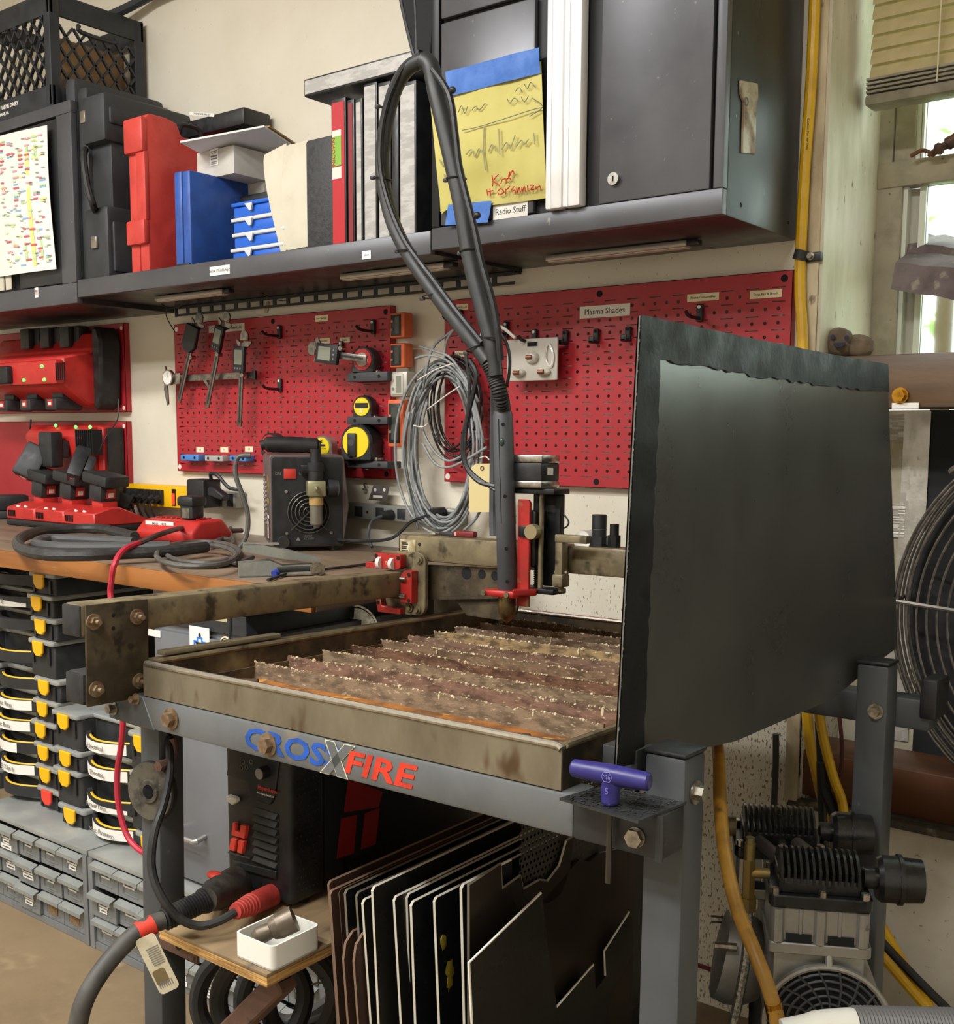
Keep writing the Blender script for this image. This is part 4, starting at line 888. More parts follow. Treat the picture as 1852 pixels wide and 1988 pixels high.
# blister package on the hook
t = thing('blister_package', 'clear blister package of torch parts hanging under a hook', 'package', W(1033, 698, Y=-.05))
a, b = W(985, 660, Y=-.055), W(1083, 738, Y=-.055)
M_blis = mat('clear blister', '#d3cdc2', .2, 0, '#b3aca0', 60, (.45, .6), .4, 50, spec=.7)
MB().bx(a.x, b.x, -.058, -.052, b.z, a.z, .003).build('card', mat('grey card', '#b5afa5', .5), t, True)
for (u, v, ru, rv) in ((1033, 694, .017, .013), (1008, 724, .016, .009), (1056, 722, .017, .009)):
    q = W(u, v, Y=-.06); MB().sph((q.x, -.060, q.z), 1, (ru, .012, rv), 14, 8).build('bubble', M_blis, t, True); MB().cyl((q.x-.007, -.071, q.z), (q.x+.007, -.071, q.z), .0045, n=12).build('copper_tip', mat('copper tip', '#8a5a48', .4, .7), t, True)
MB().tube([W(u, v, Y=-.060) for u, v in ((1066, 668), (1074, 690), (1070, 712), (1060, 700), (1060, 678))], .003, 6, True, k=4).build('bubble_rim', M_blis, t, True)
q = W(1033, 668, Y=-.06); MB().bx(q.x-.012, q.x+.012, -.0605, -.058, q.z-.004, q.z+.004).build('hang_slot', M_dark, t, True)
# the strap of a shade hanging behind the hose
P = [W(u, v, Y=-.07) for u, v in ((938, 668), (935, 650), (945, 636), (972, 634), (1000, 656))]
tag(MB().tube(P, .0035, 6, k=4).build('white_strap', M_white, loc=tuple(P[0])), 'white strap looped on a hook behind the torch hose', 'strap')
# bits on the wall
p = W(518, 596, Y=-.003); tag(MB().prism([(p.x-.010, p.z-.014), (p.x+.002, p.z-.014), (p.x+.010, p.z+.010), (p.x+.004, p.z+.014), (p.x-.006, p.z+.004)], -.004, -.0005).build('wall_patch', mat('torn tape', '#b8aa8c', .7), loc=(p.x, 0, p.z)), 'torn scrap of tape on the wall above the caliper board', 'tape')
# ================================================================ plasma cutting table (its own, slightly sloping frame)
_a, _b = R(.6), R(-1.5)
EX = V((math.cos(_a), 0, math.sin(_a))); EY = V((0, math.cos(_b), math.sin(_b))); EY = (EY-EX*EX.dot(EY)).normalized(); EZ = EX.cross(EY)
TS = .89     # the table's parts are drawn at 1/TS size and the whole is set to its real size here
OT = V((1.6199, -1.0630, .7791))
MT = Matrix(((EX.x, EY.x, EZ.x, OT.x), (EX.y, EY.y, EZ.y, OT.y), (EX.z, EY.z, EZ.z, OT.z), (0, 0, 0, 1))) @ Matrix.Scale(TS, 4)
def TP(x, y, z): return MT @ V((x, y, z))
IMT = MT.inverted()
def TW(u, v, x=None, y=None, z=None):
    c = IMT @ CP; d = IMT.to_3x3() @ ray(u, v)
    t = (x-c.x)/d.x if x is not None else (y-c.y)/d.y if y is not None else (z-c.z)/d.z
    return c+d*t
M_frame = mat('grey-blue frame paint', '#686b6c', .5, .1, '#5b5e5f', 7, (.35, .7), .08, 60, '#7d705c', 11, (.58, .76))
M_leg = mat('grey leg paint', '#44484b', .45, .2, '#4c5053', 6, (.35, .7), .05, 60, '#86887f', 40, (.7, .8))
M_dkfr = mat('black frame bracket', '#303234', .45, .25, '#3a3c3c', 8, (.4, .7), .08, 60, '#6b665c', 45, (.68, .78))
M_grime = mat('tan greasy steel', '#6a604b', .5, .35, '#85795c', 14, (.38, .66), .25, 60, '#3b3325', 22, (.52, .70), stretch=(1, 1, 1))
M_grimed = mat('dark greasy steel', '#3d3529', .55, .35, '#5a4e39', 16, (.4, .66), .35, 70, '#241f19', 26, (.54, .70))
M_tray = mat('stained tray steel', '#8b836f', .42, .5, '#6f6654', 7, (.36, .68), .12, 50, '#5a4630', 16, (.58, .74), stretch=(1, 1, .5))
M_trayin = mat('burnt tray wall', '#5a4c36', .6, .3, '#2e2820', 12, (.4, .62), .4, 60, '#8d7a55', 8, (.55, .72))
M_rim = mat('bare bright steel rim', '#c9c5ba', .28, .9, '#a39c8c', 20)
M_rust = mat('rust scum', '#9c5f1c', .7, 0, '#63401c', 16, (.42, .64), .5, 60, '#c48a3a', 30, (.58, .7))
M_slat1 = mat('rusty slat', '#5b4334', .75, .2, '#3c2c22', 18, (.4, .65), .6, 70, '#857560', 34, (.54, .66), stretch=(.6, 1, 1))
M_slag = mat('pale slag crust', '#cbbf9d', .9, 0, '#a3926c', 60, bump=.5)
M_tbred = mat('red anodised metal', '#b02a26', .45, .3, '#8a2a20', 20, (.42, .66), .1, 80, '#7a6a45', 26, (.56, .7))
M_blkm = mat('black machined metal', '#1d1e1f', .42, .4, '#2b2a27', 22, (.45, .7), .1, 80, '#56503f', 38, (.62, .74))
TB = thing('plasma_table', 'grey steel plasma cutting table lettered CROSSFIRE with a slatted tray', 'cutting table', M=MT)
def floorz(x, y): return -((OT.z-FZ-.001)/TS+EX.z*x+EY.z*y)/EZ.z
for (x, y, zt) in ((-.452, .05, -.058), (.496, .05, -.006), (.496, .75, .0), (-.452, .75, -.058)):
    zb = floorz(x+.025, y+.025)
    lg = MB().bx(x, x+.051, y, y+.051, zb, zt, .005).build('leg', M_leg, TB)
    if x > 0: MB().bx(x-.001, x+.052, y-.001, y+.052, zt, zt+.006, .003).build('cap', M_blk, lg)
    MB().bx(x-.012, x+.063, y-.012, y+.063, zb, zb+.004).build('foot_plate', M_leg, lg)
fb = MB().bx(-.40, .434, 0, .050, -.107, -.056, .005).build('front_beam', M_frame, TB)
g = MB().prism([(-.462, -.104), (-.462, -.078), (-.43, -.056), (-.37, -.056), (-.34, -.107), (-.40, -.107)], -.0012, .049, 'y', bev=.002).build('corner_gusset', M_leg, TB)
MB().bx(.434, .549, -.003, .050, -.107, -.056, .006).bx(.541, .550, -.004, -.002, -.107, -.056).build('corner_bracket', M_dkfr, TB)
pl_ = MB().prism([(.432, -.026), (.540, -.040), (.548, .054), (.445, .046)], -.0565, -.0535, 'z').build('shelf_plate', M_dkfr, TB)
rn = random.Random(5)
mb = MB()
for i in range(420):
    x, y = rn.uniform(.438, .541), rn.uniform(-.03, .047); s = rn.uniform(.0008, .0024); a = rn.uniform(0, 3)
    mb.add([(x-s, y, -.0535), (x, y+s, -.0535+s*.4), (x+s, y-s, -.0535+s*.8)], [(0, 1, 2)])
mb.build('metal_dust', mat('glittering dust', '#c9c4b6', .25, .9), TB, ang=0)['kind'] = 'stuff'
MB().bx(-.452, -.401, .10, .75, -.107, -.056, .005).build('side_beam', M_leg, TB); MB().bx(-.06, .488, .08, .76, -.735, -.718, .002).build('lower_shelf', M_leg, TB)
MB().bx(-.452, .60, .80, .850, -.107, -.056, .005).build('rear_beam', M_leg, TB); MB().bx(.585, .612, .79, .86, -.085, -.020, .004).build('beam_cap', M_blk, TB)
def bolt(p, ax, r, parent=TB, m=M_bolt, wr=1.5, L=.010):
    p = V(p); a = V(ax).normalized()
    MB().cyl(p, p+a*.0022, r*wr, n=20).cyl(p+a*.0022, p+a*(.0022+L), r, n=6).build('bolt', m, parent)
M_rbolt = mat('rusty bolt', '#7a5f44', .55, .6, '#8d7d66', 70, (.4, .6))
for q in ((-.298, -.081), (-.077, -.084)): bolt((q[0], -.0005, q[1]), (0, -1, 0), .0115, m=M_rbolt)
bolt((-.447, -.0015, -.086), (0, -1, 0), .008); bolt((.5185, -.0035, -.085), (0, -1, 0), .0105, m=M_steel, wr=1.05, L=.008)
bolt((.5475, .075, -.048), (1, 0, 0), .009); q = TW(1700, 1381, y=.749); bolt((q.x, .749, q.z), (0, -1, 0), .0085)
bolt((-.385, -.0015, -.062), (0, -1, 0), .006, m=M_rbolt)
# lettering on the front beam: CROSSFIRE with the outlined X
def onbeam(x, z, y=-.0014): return basis(TP(x, y, z), EX, -EY)
M_lblue = mat('blue paint lettering', '#1d55b5', .5, 0, '#17448f', 30); M_lred = mat('red paint lettering', '#d03a26', .5, 0, '#b5301f', 30); M_lwh = mat('cream outline', '#dcd8b4', .5)
txt('CROSS', .043*TS, M_lblue, TB, onbeam(-.034, -.0825, -.0007), 'blue_lettering', bold=.0010, sx=1.48, shear=.12)
txt('FIRE', .043*TS, M_lred, TB, onbeam(.131, -.0825, -.0007), 'red_lettering', bold=.0010, sx=1.56, shear=.22)
def xpoly(mb, y, g):
    for P in ([(.029-g, -.104-g*.4), (.045-g*.3, -.104-g*.4), (.091+g, -.0585+g*.4), (.074-g*.2, -.0585+g*.4)], [(.038-g, -.0585+g*.4), (.054+g*.3, -.0585+g*.4), (.078+g, -.104-g*.4), (.060-g*.2, -.104-g*.4)]):
        mb.prism(P, y, y+.0003)
    return mb
xpoly(MB(), -.0012, .0022).build('letter_outline', M_lwh, TB); xpoly(MB(), -.0016, 0).build('letter_x', M_frame, TB)
# ---- tray
tx0, tx1, ty1 = -.370, .416, .925
tr = MB().bx(tx0, tx1, .001, .004, -.055, -.004).build('tray_front', M_tray, TB)
MB().bx(tx1-.003, tx1, .004, ty1, -.055, -.004).build('tray_side', M_trayin, TB); MB().bx(tx0, tx0+.003, .004, ty1, -.055, -.004).build('tray_side', M_trayin, TB)
MB().bx(tx0, tx1, ty1-.003, ty1, -.055, -.004).build('tray_back', M_trayin, TB)
MB().bx(tx0+.003, tx1-.003, .004, ty1-.003, -.055, -.052).build('tray_bottom', M_rust, TB)
MB().tube([(tx0+.004, .003, -.0035), (tx1-.012, .003, -.0035), (tx1-.004, .003, -.0045), (tx1, .002, -.007)], .0048, 10).build('tray_rim', M_rim, TB)
for (A, B, m_) in (((tx0+.001, .008, -.004), (tx0+.001, ty1, -.004), M_grime), ((tx1-.001, .010, -.004), (tx1-.001, ty1, -.004), M_grime), ((tx0, ty1-.002, -.004), (tx1, ty1-.002, -.004), M_rim)): MB().tube([A, B], .0045, 8).build('tray_rim', m_, TB)
MB().bx(tx0-.028, tx0-.004, .03, .90, -.0075, -.002, .001).build('side_ledge', M_grime, TB)
MB().bx(tx0-.033, tx0-.012, .05, .30, .000, .008, .002).build('wood_strip', mat('grey weathered wood', '#8e8166', .8, 0, '#6e634d', 12, (.4, .65), .5, 40, stretch=(1, .2, 1)), TB)
MB().bx(tx0+.004, tx1-.004, .008, ty1-.005, -.0515, -.040).build('rust_sludge', M_rust, TB, ang=0)
for yb in (tx0+.075, tx1-.05): MB().bx(yb-.002, yb+.002, .08, .88, -.052, -.022).build('slat_support', M_trayin, TB)
rn = random.Random(9)
sl = ['#7d6851', '#735543', '#85725a', '#775946', '#806a54', '#6f5645', '#9f8a62', '#766552', '#775f49', '#6a5746']
for i in range(10):
    y = .165+.0758*i+rn.uniform(-.003, .003); xA, xB = -.294+rn.uniform(-.006, .006), .374+rn.uniform(-.008, .012)
    if i == 0: xB = .372
    n = 150; up = []; tilt = rn.uniform(-.008, .008)
    z = -.013
    for k in range(n+1):
        x = xA+(xB-xA)*k/n; z += rn.uniform(-.0006, .0006); z = min(-.0100, max(-.0145, z)); dz = -.0022 if rn.random() < .12 else 0
        up.append((x, z+dz))
    poly = [(xA, -.049)]+up+[(xB, -.049)]
    vs = []; fs = []; th = .0032
    for s_ in (-th/2, th/2):
        for (x, z) in up: vs.append((x, y+s_+tilt*.5+.003*math.sin(x*9+i), z))
        for (x, z) in up: vs.append((x, y+s_-tilt*.5+.003*math.sin(x*9+i), -.049))
    N_ = n+1
    for k in range(n):
        fs += [(k, k+1, N_+k+1, N_+k), (2*N_+k, 3*N_+k, 3*N_+k+1, 2*N_+k+1), (k, 2*N_+k, 2*N_+k+1, k+1)]
    fs += [(0, N_, 3*N_, 2*N_), (n, 2*N_+n, 3*N_+n, N_+n)]
    so = MB().add(vs, fs).build('slat', mat('slat steel %d' % i, sl[i], .75, .15, '#4d3526' if i % 2 else '#5a4936', 60, (.4, .64), .6, 90, '#a39374', 190, (.58, .70), stretch=(.5, 1, 1.2)), TB, ang=.5)
    mb = MB()
    for k in range(110):
        kx = rn.randrange(n); x, z = up[kx]; s = rn.uniform(.0007, .0018)*(1.5 if rn.random() < .10 else 1)
        yy = y+tilt*.5+.003*math.sin(x*9+i)
        mb.sph((x, yy-.001, z-s*.2), s, (rn.uniform(.8, 2.2), 1, rn.uniform(.6, 1.5)), 5, 3, jit=.3)
        if rn.random() < .015: mb.sph((x, yy-.0025, z-.006), s*1.1, (1.2, .6, 3), 5, 3, jit=.3)
    mb.build('slag', M_slag, so, ang=0)['kind'] = 'stuff'
for (x, y, a, L, h) in ((.292, .075, 24, .05, .020), (.352, .070, 20, .045, .022), (.388, .165, 72, .06, .02), (-.285, .075, 15, .035, .012), (-.25, .10, 40, .05, .014), (-.18, .085, -6, .05, .01)):
    Mx = Matrix.Translation((x, y, -.050+h/2+.006)) @ Matrix.Rotation(R(a), 4, 'Z') @ Matrix.Rotation(R(8), 4, 'X')
    MB().box((0, 0, 0), (L, .010, h+.006), Mx, bev=.002, seg=1).build('slat_offcut', M_slat1, TB)
# ---- rails
rl = MB().bx(-.451, -.400, -.088, .90, .043, .094, .006).build('left_rail', M_grime, TB)
MB().bx(-.4495, -.4015, -.0895, -.084, .0445, .0925, .003).build('rail_cap', M_blk, rl)
lt = MB().bx(-.451, -.400, -.084, .034, -.063, -.012, .006).build('lower_tube', M_dkfr, TB)
MB().bx(-.4495, -.4015, -.0855, -.080, -.0615, -.0135, .003).build('rail_cap', M_blk, lt)
pt = MB().bx(-.400, -.3955, -.082, .030, -.064, .0935, .0015).build('rail_plate', M_grimed, TB)
for (u, v) in ((181, 1207), (265, 1197), (186, 1338), (270, 1322)):
    q = TW(u, v, x=-.3955); b_ = MB().cyl((-.3955, q.y, q.z), (-.3925, q.y, q.z), .0125, n=22).cyl((-.3925, q.y, q.z), (-.386, q.y, q.z), .0085, n=6).cyl((-.386, q.y, q.z), (-.378, q.y, q.z), .0042, n=12).build('bolt', M_rbolt, pt)
for (u, v) in ((220, 1195), (220, 1220)):
    q = TW(u, v, x=-.3954); MB().cyl((-.3956, q.y, q.z), (-.3951, q.y, q.z), .0032, n=10).build('bolt_hole', M_dark, pt)
MB().bx(.432, .470, .64, .75, .060, .112, .003).bx(.436, .466, .66, .73, -.055, .062).build('right_bracket', M_blkm, TB)
MB().bx(-.445, -.405, .80, .84, -.056, .043).build('rail_post', M_grimed, TB)
# ---- carriage on the left rail
cy = .655
def rp(x0, x1, z0, z1, r, n=5):
    P = []
    for (cx_, cz_, a0) in ((x1-r, z0+r, -90), (x1-r, z1-r, 0), (x0+r, z1-r, 90), (x0+r, z0+r, 180)):
        for k in range(n+1): a = R(a0+90*k/n); P.append((cx_+r*math.cos(a), cz_+r*math.sin(a)))
    return P
cp_ = MB().prism(rp(-.399, -.347, .006, .134, .020), cy, cy+.010, bev=.001).prism(rp(-.472, -.380, .006, .036, .010), cy, cy+.010).prism(rp(-.47, -.38, .100, .134, .01), cy, cy+.010).build('carriage_plate', M_grime, TB)
rb = MB().prism([(-.462, .100), (-.470, .106), (-.470, .129), (-.398, .129), (-.398, .104), (-.404, .098), (-.456, .098)], cy-.018, cy-.001, bev=.001).build('roller_block', M_tbred, TB)
M_roller = mat('white nylon roller', '#d8d4ca', .4, .2)
for x in (-.455, -.420): MB().cyl((x-.0045, cy-.016, .109), (x+.0045, cy-.016, .109), .0125, n=18).build('roller', M_roller, rb)
for (x, z) in ((-.465, .1235), (-.4045, .122), (-.465, .113)): MB().cyl((x, cy-.0192, z), (x, cy-.0180, z), .0042, n=12).build('screw_hole', M_dark, rb)
txt('e', .016*TS, mat('pale engraving', '#d98a72', .5), rb, basis(TP(-.4375, cy-.0184, .112), EX, -EY), 'engraving')
MB().prism([(-.500, .096), (-.500, .108), (-.472, .108), (-.466, .096)], cy-.014, cy-.001, bev=.001).cyl((-.491, cy-.0146, .102), (-.491, cy-.0138, .102), .004, n=12).build('side_lug', M_tbred, TB)
sb = MB().prism([(-.396, .032), (-.396, .088), (-.386, .098), (-.366, .098), (-.366, .032)], cy-.020, cy-.001, bev=.001).build('roller_block', M_tbred, TB)
for z in (.080, .046): MB().cyl((-.394, cy-.021, z), (-.380, cy-.021, z), .0055, n=14).build('roller', M_steel, sb)
for z in (.090, .038): MB().cyl((-.373, cy-.0212, z), (-.373, cy-.0200, z), .004, n=12).build('screw_hole', M_dark, sb)
lb_ = MB().prism([(-.470, .038), (-.462, .006), (-.40, .006), (-.40, .018), (-.452, .020), (-.456, .038)], cy-.016, cy-.001, bev=.001).build('roller_block', M_tbred, TB)
MB().cyl((-.461, cy-.0168, .026), (-.461, cy-.016, .026), .0038, n=12).build('screw_hole', M_dark, lb_)
for (x, z) in ((-.362, .120), (-.365, .018), (-.386, .020)): MB().cyl((x, cy-.001, z), (x, cy-.004, z), .0085, n=16).cyl((x, cy-.004, z), (x, cy-.008, z), .0048, n=12).build('screw', M_grime, cp_)
# ---- gantry tube with the perforated plate under it
gt = MB().bx(-.432, .474, .670, .721, .116, .168, .005).build('gantry_tube', M_grime, TB)
MB().bx(-.4335, -.431, .671, .720, .117, .167, .001).build('tube_cap', M_grimed, gt)
MB().bx(-.428, -.386, .6690, .6702, .121, .158).build('maker_label', mat('grubby label', '#c9bf9f', .6, 0, '#8b7d58', 30), gt)
mb = MB()
for k in range(7): mb.bx(-.423+.001*(k % 2), -.410+.002*(k % 3), .6684, .6692, .126+.0042*k, .128+.0042*k+.001*(k % 2))
mb.build('label_print', M_ink, gt)
for z in (.132, .150): MB().cyl((-.376, .6690, z), (-.376, .6702, z), .0035, n=12).build('bolt_hole', M_dark, gt)
hp_ = MB().prism([(-.366, .036), (-.366, .108), (-.12, .114), (-.12, .062), (-.20, .052)], .684, .692).build('perforated_plate', M_grimed, TB)
for (u, v, r) in ((905, 1113, .0125), (935, 1115, .0095), (960, 1118, .009)):
    q = TW(u, v, y=.683); MB().cyl((q.x, .6836, q.z), (q.x, .6846, q.z), r, n=20).build('plate_hole', M_dark, hp_)
MB().prism([(-.30, .040), (-.27, .012), (-.19, .010), (-.15, .024), (-.14, .060), (-.30, .05)], .694, .70).build('rear_plate', M_grimed, TB)
# ---- z axis
za = MB().bx(-.105, -.010, .612, .664, .262, .272, .002).build('z_top_plate', M_blkm, TB)
mo = MB().bx(-.100, -.034, .606, .664, .286, .318, .002).build('stepper_motor', M_blk, TB)
MB().bx(-.101, -.033, .605, .665, .318, .333, .003).build('motor_cap', M_steel, mo); MB().bx(-.101, -.033, .605, .665, .2725, .286, .003).build('motor_flange', M_steel, mo)
MB().bx(-.0342, -.0335, .625, .643, .297, .310).build('motor_sticker', M_paper, mo)
MB().bx(-.056, -.020, .648, .664, .092, .262, .002).build('z_back_plate', M_blkm, TB)
MB().bx(-.095, -.012, .618, .662, .080, .090, .002).build('z_bottom_plate', M_blkm, TB)
MB().cyl((-.043, .622, .09), (-.043, .622, .262), .0048, n=14).build('guide_rod', M_grime, TB)
MB().cyl((-.066, .642, .16), (-.066, .642, .262), .0075, n=14).build('coupling', M_blkm, TB)
mb = MB().cyl((-.066, .642, .09), (-.066, .642, .16), .0040, n=10)
for k in range(17): mb.torus((-.066, .642, .093+.004*k), (0, 0, 1), .0046, .0010, 12, 4)
mb.build('lead_screw', mat('oily screw', '#4a463d', .35, .8), TB)
MB().bx(-.078, -.050, .613, .655, .128, .232, .006).build('slide_block', M_blkm, TB)
zr = MB().prism([(-.084, .056), (-.084, .252), (-.061, .252), (-.057, .246), (-.057, .056)], .604, .611, bev=.001).build('torch_plate', M_tbred, TB)
MB().cyl((-.049, .6105, .194), (-.049, .596, .194), .0135, n=24).build('knob', mat('aged brass knob', '#a39674', .4, .7), TB)
MB().bx(-.078, -.056, .598, .6035, .184, .204, .002).build('knob_clamp', M_blkm, TB)
q0 = [(-.032, .640, .180), (-.010, .632, .183), (.02, .628, .189), (.036, .640, .188)]
MB().bx(-.018, -.002, .630, .650, .100, .182, .002).bx(-.018, .050, .628, .646, .176, .190, .002).build('brass_arm', M_grime, TB)
MB().bx(-.022, .002, .626, .652, .094, .118, .004).cyl((-.010, .640, .094), (-.010, .640, .086), .006, n=10).cyl((-.022, .640, .120), (.004, .64, .121), .004, n=8).build('arm_nut', M_grime, TB)
P = [TW(u, v, y=.66) for u, v in ((1086, 993), (1096, 1000), (1104, 1014), (1098, 1024), (1082, 1027), (1060, 1024))]
MB().tube(P, .0016, 6, k=4).build('sensor_wire', M_blk, TB)
gb = TW(1160, 1054, y=.69)
kn = MB().cyl((gb.x, .695, .168), (gb.x, .695, .186), .020, n=8).cyl((gb.x, .695, .186), (gb.x, .695, .226), .0135, n=20).build('tensioner_knob', M_blk, TB)
MB().torus((gb.x, .695, .199), (0, 0, 1), .0135, .0008, 20, 6).bx(gb.x+.018, gb.x+.03, .688, .702, .170, .186, .003).build('knob_ring', M_gry, kn)
MB().cyl((.070, .690, .168), (.070, .690, .190), .012, n=8).cyl((.070, .690, .190), (.070, .690, .210), .0085, n=14).build('hose_fitting', M_blkm, TB)
mb = MB().cyl((.010, .676, .178), (.010, .706, .178), .018, n=20); mb.build('drive_pulley', M_white, TB)
# things lying on the gantry
p = MT @ V((-.34, .694, .169))
t = thing('utility_knife', 'red and black utility knife lying on the gantry tube', 'knife', M=MT @ Matrix.Translation((-.34, .694, .169)))
MB().bx(0, .045, -.006, .006, 0, .008, .002).build('handle', M_blk, t); MB().bx(.045, .09, -.0075, .0075, 0, .012, .003).build('grip', mat('dark red grip', '#6e1a1a', .5), t); MB().bx(.040, .052, -.0068, .0068, .001, .009, .001).build('collar', mat('salmon collar', '#d98a80', .5), t)
t = thing('steel_clip', 'small steel clip pinching the grey cable on the gantry tube', 'clip', M=MT @ Matrix.Translation((-.352, .694, .169)))
MB().bx(-.012, .004, -.008, .008, 0, .005, .001).build('clip', M_steel, t)
# ---- torch
tq = TW(985, 1150, y=.60); tqx = tq.x
th_ = thing('plasma_torch', 'dark grey machine torch standing upright over the slats', 'torch', M=MT @ Matrix.Translation((tqx, .60, .027)))
M_torch = mat('charcoal torch handle', '#43464a', .5, 0, '#4b4e52', 12, (.4, .65), .05, 60, '#77767a', 60, (.70, .78))
lean = (965-985)
def ax(z): return V((-.020*(z-.05)/.38+.001 if z > .05 else 0, 0, z))
zb, zt2 = .056, .385
mb = MB(); prof = [(.0165, 0), (.0185, .003), (.0185, .122), (.0190, .124), (.0190, .225), (.0185, .32), (.0160, .329)]
n = 26; vs = []; fs = []
for r_, z in prof:
    c = ax(zb+z)
    for i in range(n): a = 2*PI*i/n; vs.append((c.x+r_*math.cos(a), r_*math.sin(a), zb+z))
for k in range(len(prof)-1):
    for i in range(n): j = (i+1) % n; fs.append((k*n+i, k*n+j, (k+1)*n+j, (k+1)*n+i))
fs += [tuple(reversed(range(n))), tuple(range((len(prof)-1)*n, len(prof)*n))]
hd = mb.add(vs, fs).build('handle', M_torch, th_)
def faceat(z, ang=-62): c = ax(z); a = R(ang); return c, V((math.cos(a), math.sin(a), 0))
for z in (.075, .135, .230, .36):
    c, nn = faceat(z, -55); MB().cyl(c+nn*.0178, c+nn*.0194, .0034, n=12).build('screw_dimple', M_dark, hd)
c, nn = faceat(.328, -66); MB().sph(c+nn*.0172, 1, (.0055, .004, .0085), 14, 8).build('oval_button', mat('green tinted lens', '#2d4238', .15), hd)
c, nn = faceat(.34); MB().tube([ax(z)+V((math.cos(R(-80)), math.sin(R(-80)), 0))*.01875 for z in (.18, .25, .32, .37)], .0008, 5).build('mould_seam', M_dark, hd)
MB().lathe([(.0012, -.004), (.006, 0), (.0125, .006), (.0165, .016), (.0175, .030), (.0165, .050), (.0160, .057)], 24).build('nozzle', mat('burnt brass shield', '#75633f', .35, .75, '#3f3626', 30, (.45, .65), .1, 80), th_)
MB().prism([(-.042, -.018), (-.036, -.026), (.030, -.026), (.036, -.016), (.036, .020), (-.030, .020)], .046, .058, 'z', bev=.002).prism([(.020, -.012), (.030, -.026), (.058, .010), (.052, .022), (.02, .02)], .050, .062, 'z', bev=.002).build('clamp', M_tbred, th_)
for (x, y) in ((-.034, -.0262), (.018, -.0264)): MB().cyl((x, y, .052), (x, y-.003, .052), .0052, n=14).cyl((x, y-.003, .052), (x, y-.0034, .052), .0026, n=6).build('clamp_screw', M_grime, th_)
# strain relief and hose loop
YH = -.372
M_hosek = mat('black torch hose sleeve', '#2a2b2c', .5, 0, '#333435', 18, (.4, .66), .12, 40, '#4d4d4c', 50, (.7, .78))
top = MT @ (V((tqx, .60, .027))+ax(.385))
def ym_(y): return -1.97765+(y+1.97765)*TS
def HP(u, v, y=YH): return W(u, v, Y=ym_(y))
P1 = [top, HP(972, 770, -.36), HP(962, 735, -.365), HP(948, 704)]
mb = MB(); sp = spline(P1, 7)
mb.tube(sp, .0108, 12)
for k in range(1, len(sp)-1):
    d = (sp[k+1]-sp[k-1]).normalized(); mb.torus(sp[k], d, .0110, .0026, 14, 5)
mb.build('strain_relief', M_blkr, th_, True)
P2 = [HP(948, 704), HP(925, 672), HP(882, 618), HP(838, 560), HP(797, 500), HP(768, 445), HP(750, 385), HP(742, 320), HP(748, 250), HP(765, 180), HP(790, 135), HP(822, 116)]
MB().tube(P2, .0124, 12, k=6).build('hose', M_hosek, th_, True)
MB().tube([HP(936, 665, -.382), HP(885, 602, -.384), HP(845, 548, -.384), HP(782, 460, -.386), HP(745, 360, -.388), HP(738, 280, -.388), HP(752, 200, -.386), HP(785, 128, -.382), HP(815, 110, -.376)], .0049, 8, k=6).build('side_cable', M_blk, th_, True)
P3 = [HP(822, 116), HP(836, 128), HP(846, 175), HP(862, 240), HP(880, 320), HP(896, 395), HP(908, 470), HP(922, 540), HP(940, 610), HP(955, 670), HP(963, 730)]
MB().tube(P3, [.0142, .0142, .0146, .0148, .0146, .0146, .0146, .0142, .0138, .0134, .012], 12, k=6).build('hose', M_hosek, th_, True)
MB().tube([HP(840, 135, -.39), HP(872, 185, -.392), HP(884, 260, -.392), HP(893, 330, -.392), HP(918, 430, -.392), HP(935, 510, -.392), HP(955, 580, -.39), HP(966, 640, -.388), HP(972, 700, -.38)], .0055, 8, k=6).build('side_cable', M_blk, th_, True)
MB().tube([HP(963, 730, -.34), HP(962, 800, -.30), HP(961, 900, -.28), HP(960, 1000, -.27), HP(961, 1040, -.27)], .0093, 10, k=5).build('drop_tube', M_torch, th_, True)
for (u0, v0, u1, v1) in ((733, 207, 768, 214), (724, 345, 762, 349), (772, 488, 806, 487), (820, 580, 858, 570), (866, 350, 906, 344), (893, 492, 931, 482), (939, 655, 976, 657), (905, 686, 945, 668)):
    a, b = HP(u0, v0), HP(u1, v1); c = (a+b)/2; d = (b-a).normalized(); hn = V((0, 1, 0)); nrm = d.cross(hn)
    MB().torus(c, nrm, .0160, .0014, 20, 5).box(a, (.009, .006, .006), bev=.001).build('zip_tie', M_blk, th_, True)
for (u, v) in ((878, 175), (926, 418)): MB().sph(HP(u, v, -.40), .007, (1, .8, .8), 8, 6).build('tie_knob', M_blk, th_, True)
# thin sensor cables beside the torch
for (lb, pts, rad) in (('thin black cable looping beside the torch hose', [(912, 700), (925, 730), (910, 800), (898, 860), (905, 905), (930, 935), (962, 944)], .0042), ('second thin black cable drooping against the torch', [(905, 690), (912, 760), (905, 830), (903, 890), (918, 920), (962, 952)], .0032), ('thin wire arching on the far side of the torch hose', [(968, 640), (984, 668), (990, 700), (986, 740), (976, 760)], .0026)):
    P = [W(u, v, Y=ym_(-.35)) for u, v in pts]
    tag(MB().tube(P, rad, 7, k=5).build('torch_cable', M_blk, loc=tuple(P[0])), lb, 'cable')
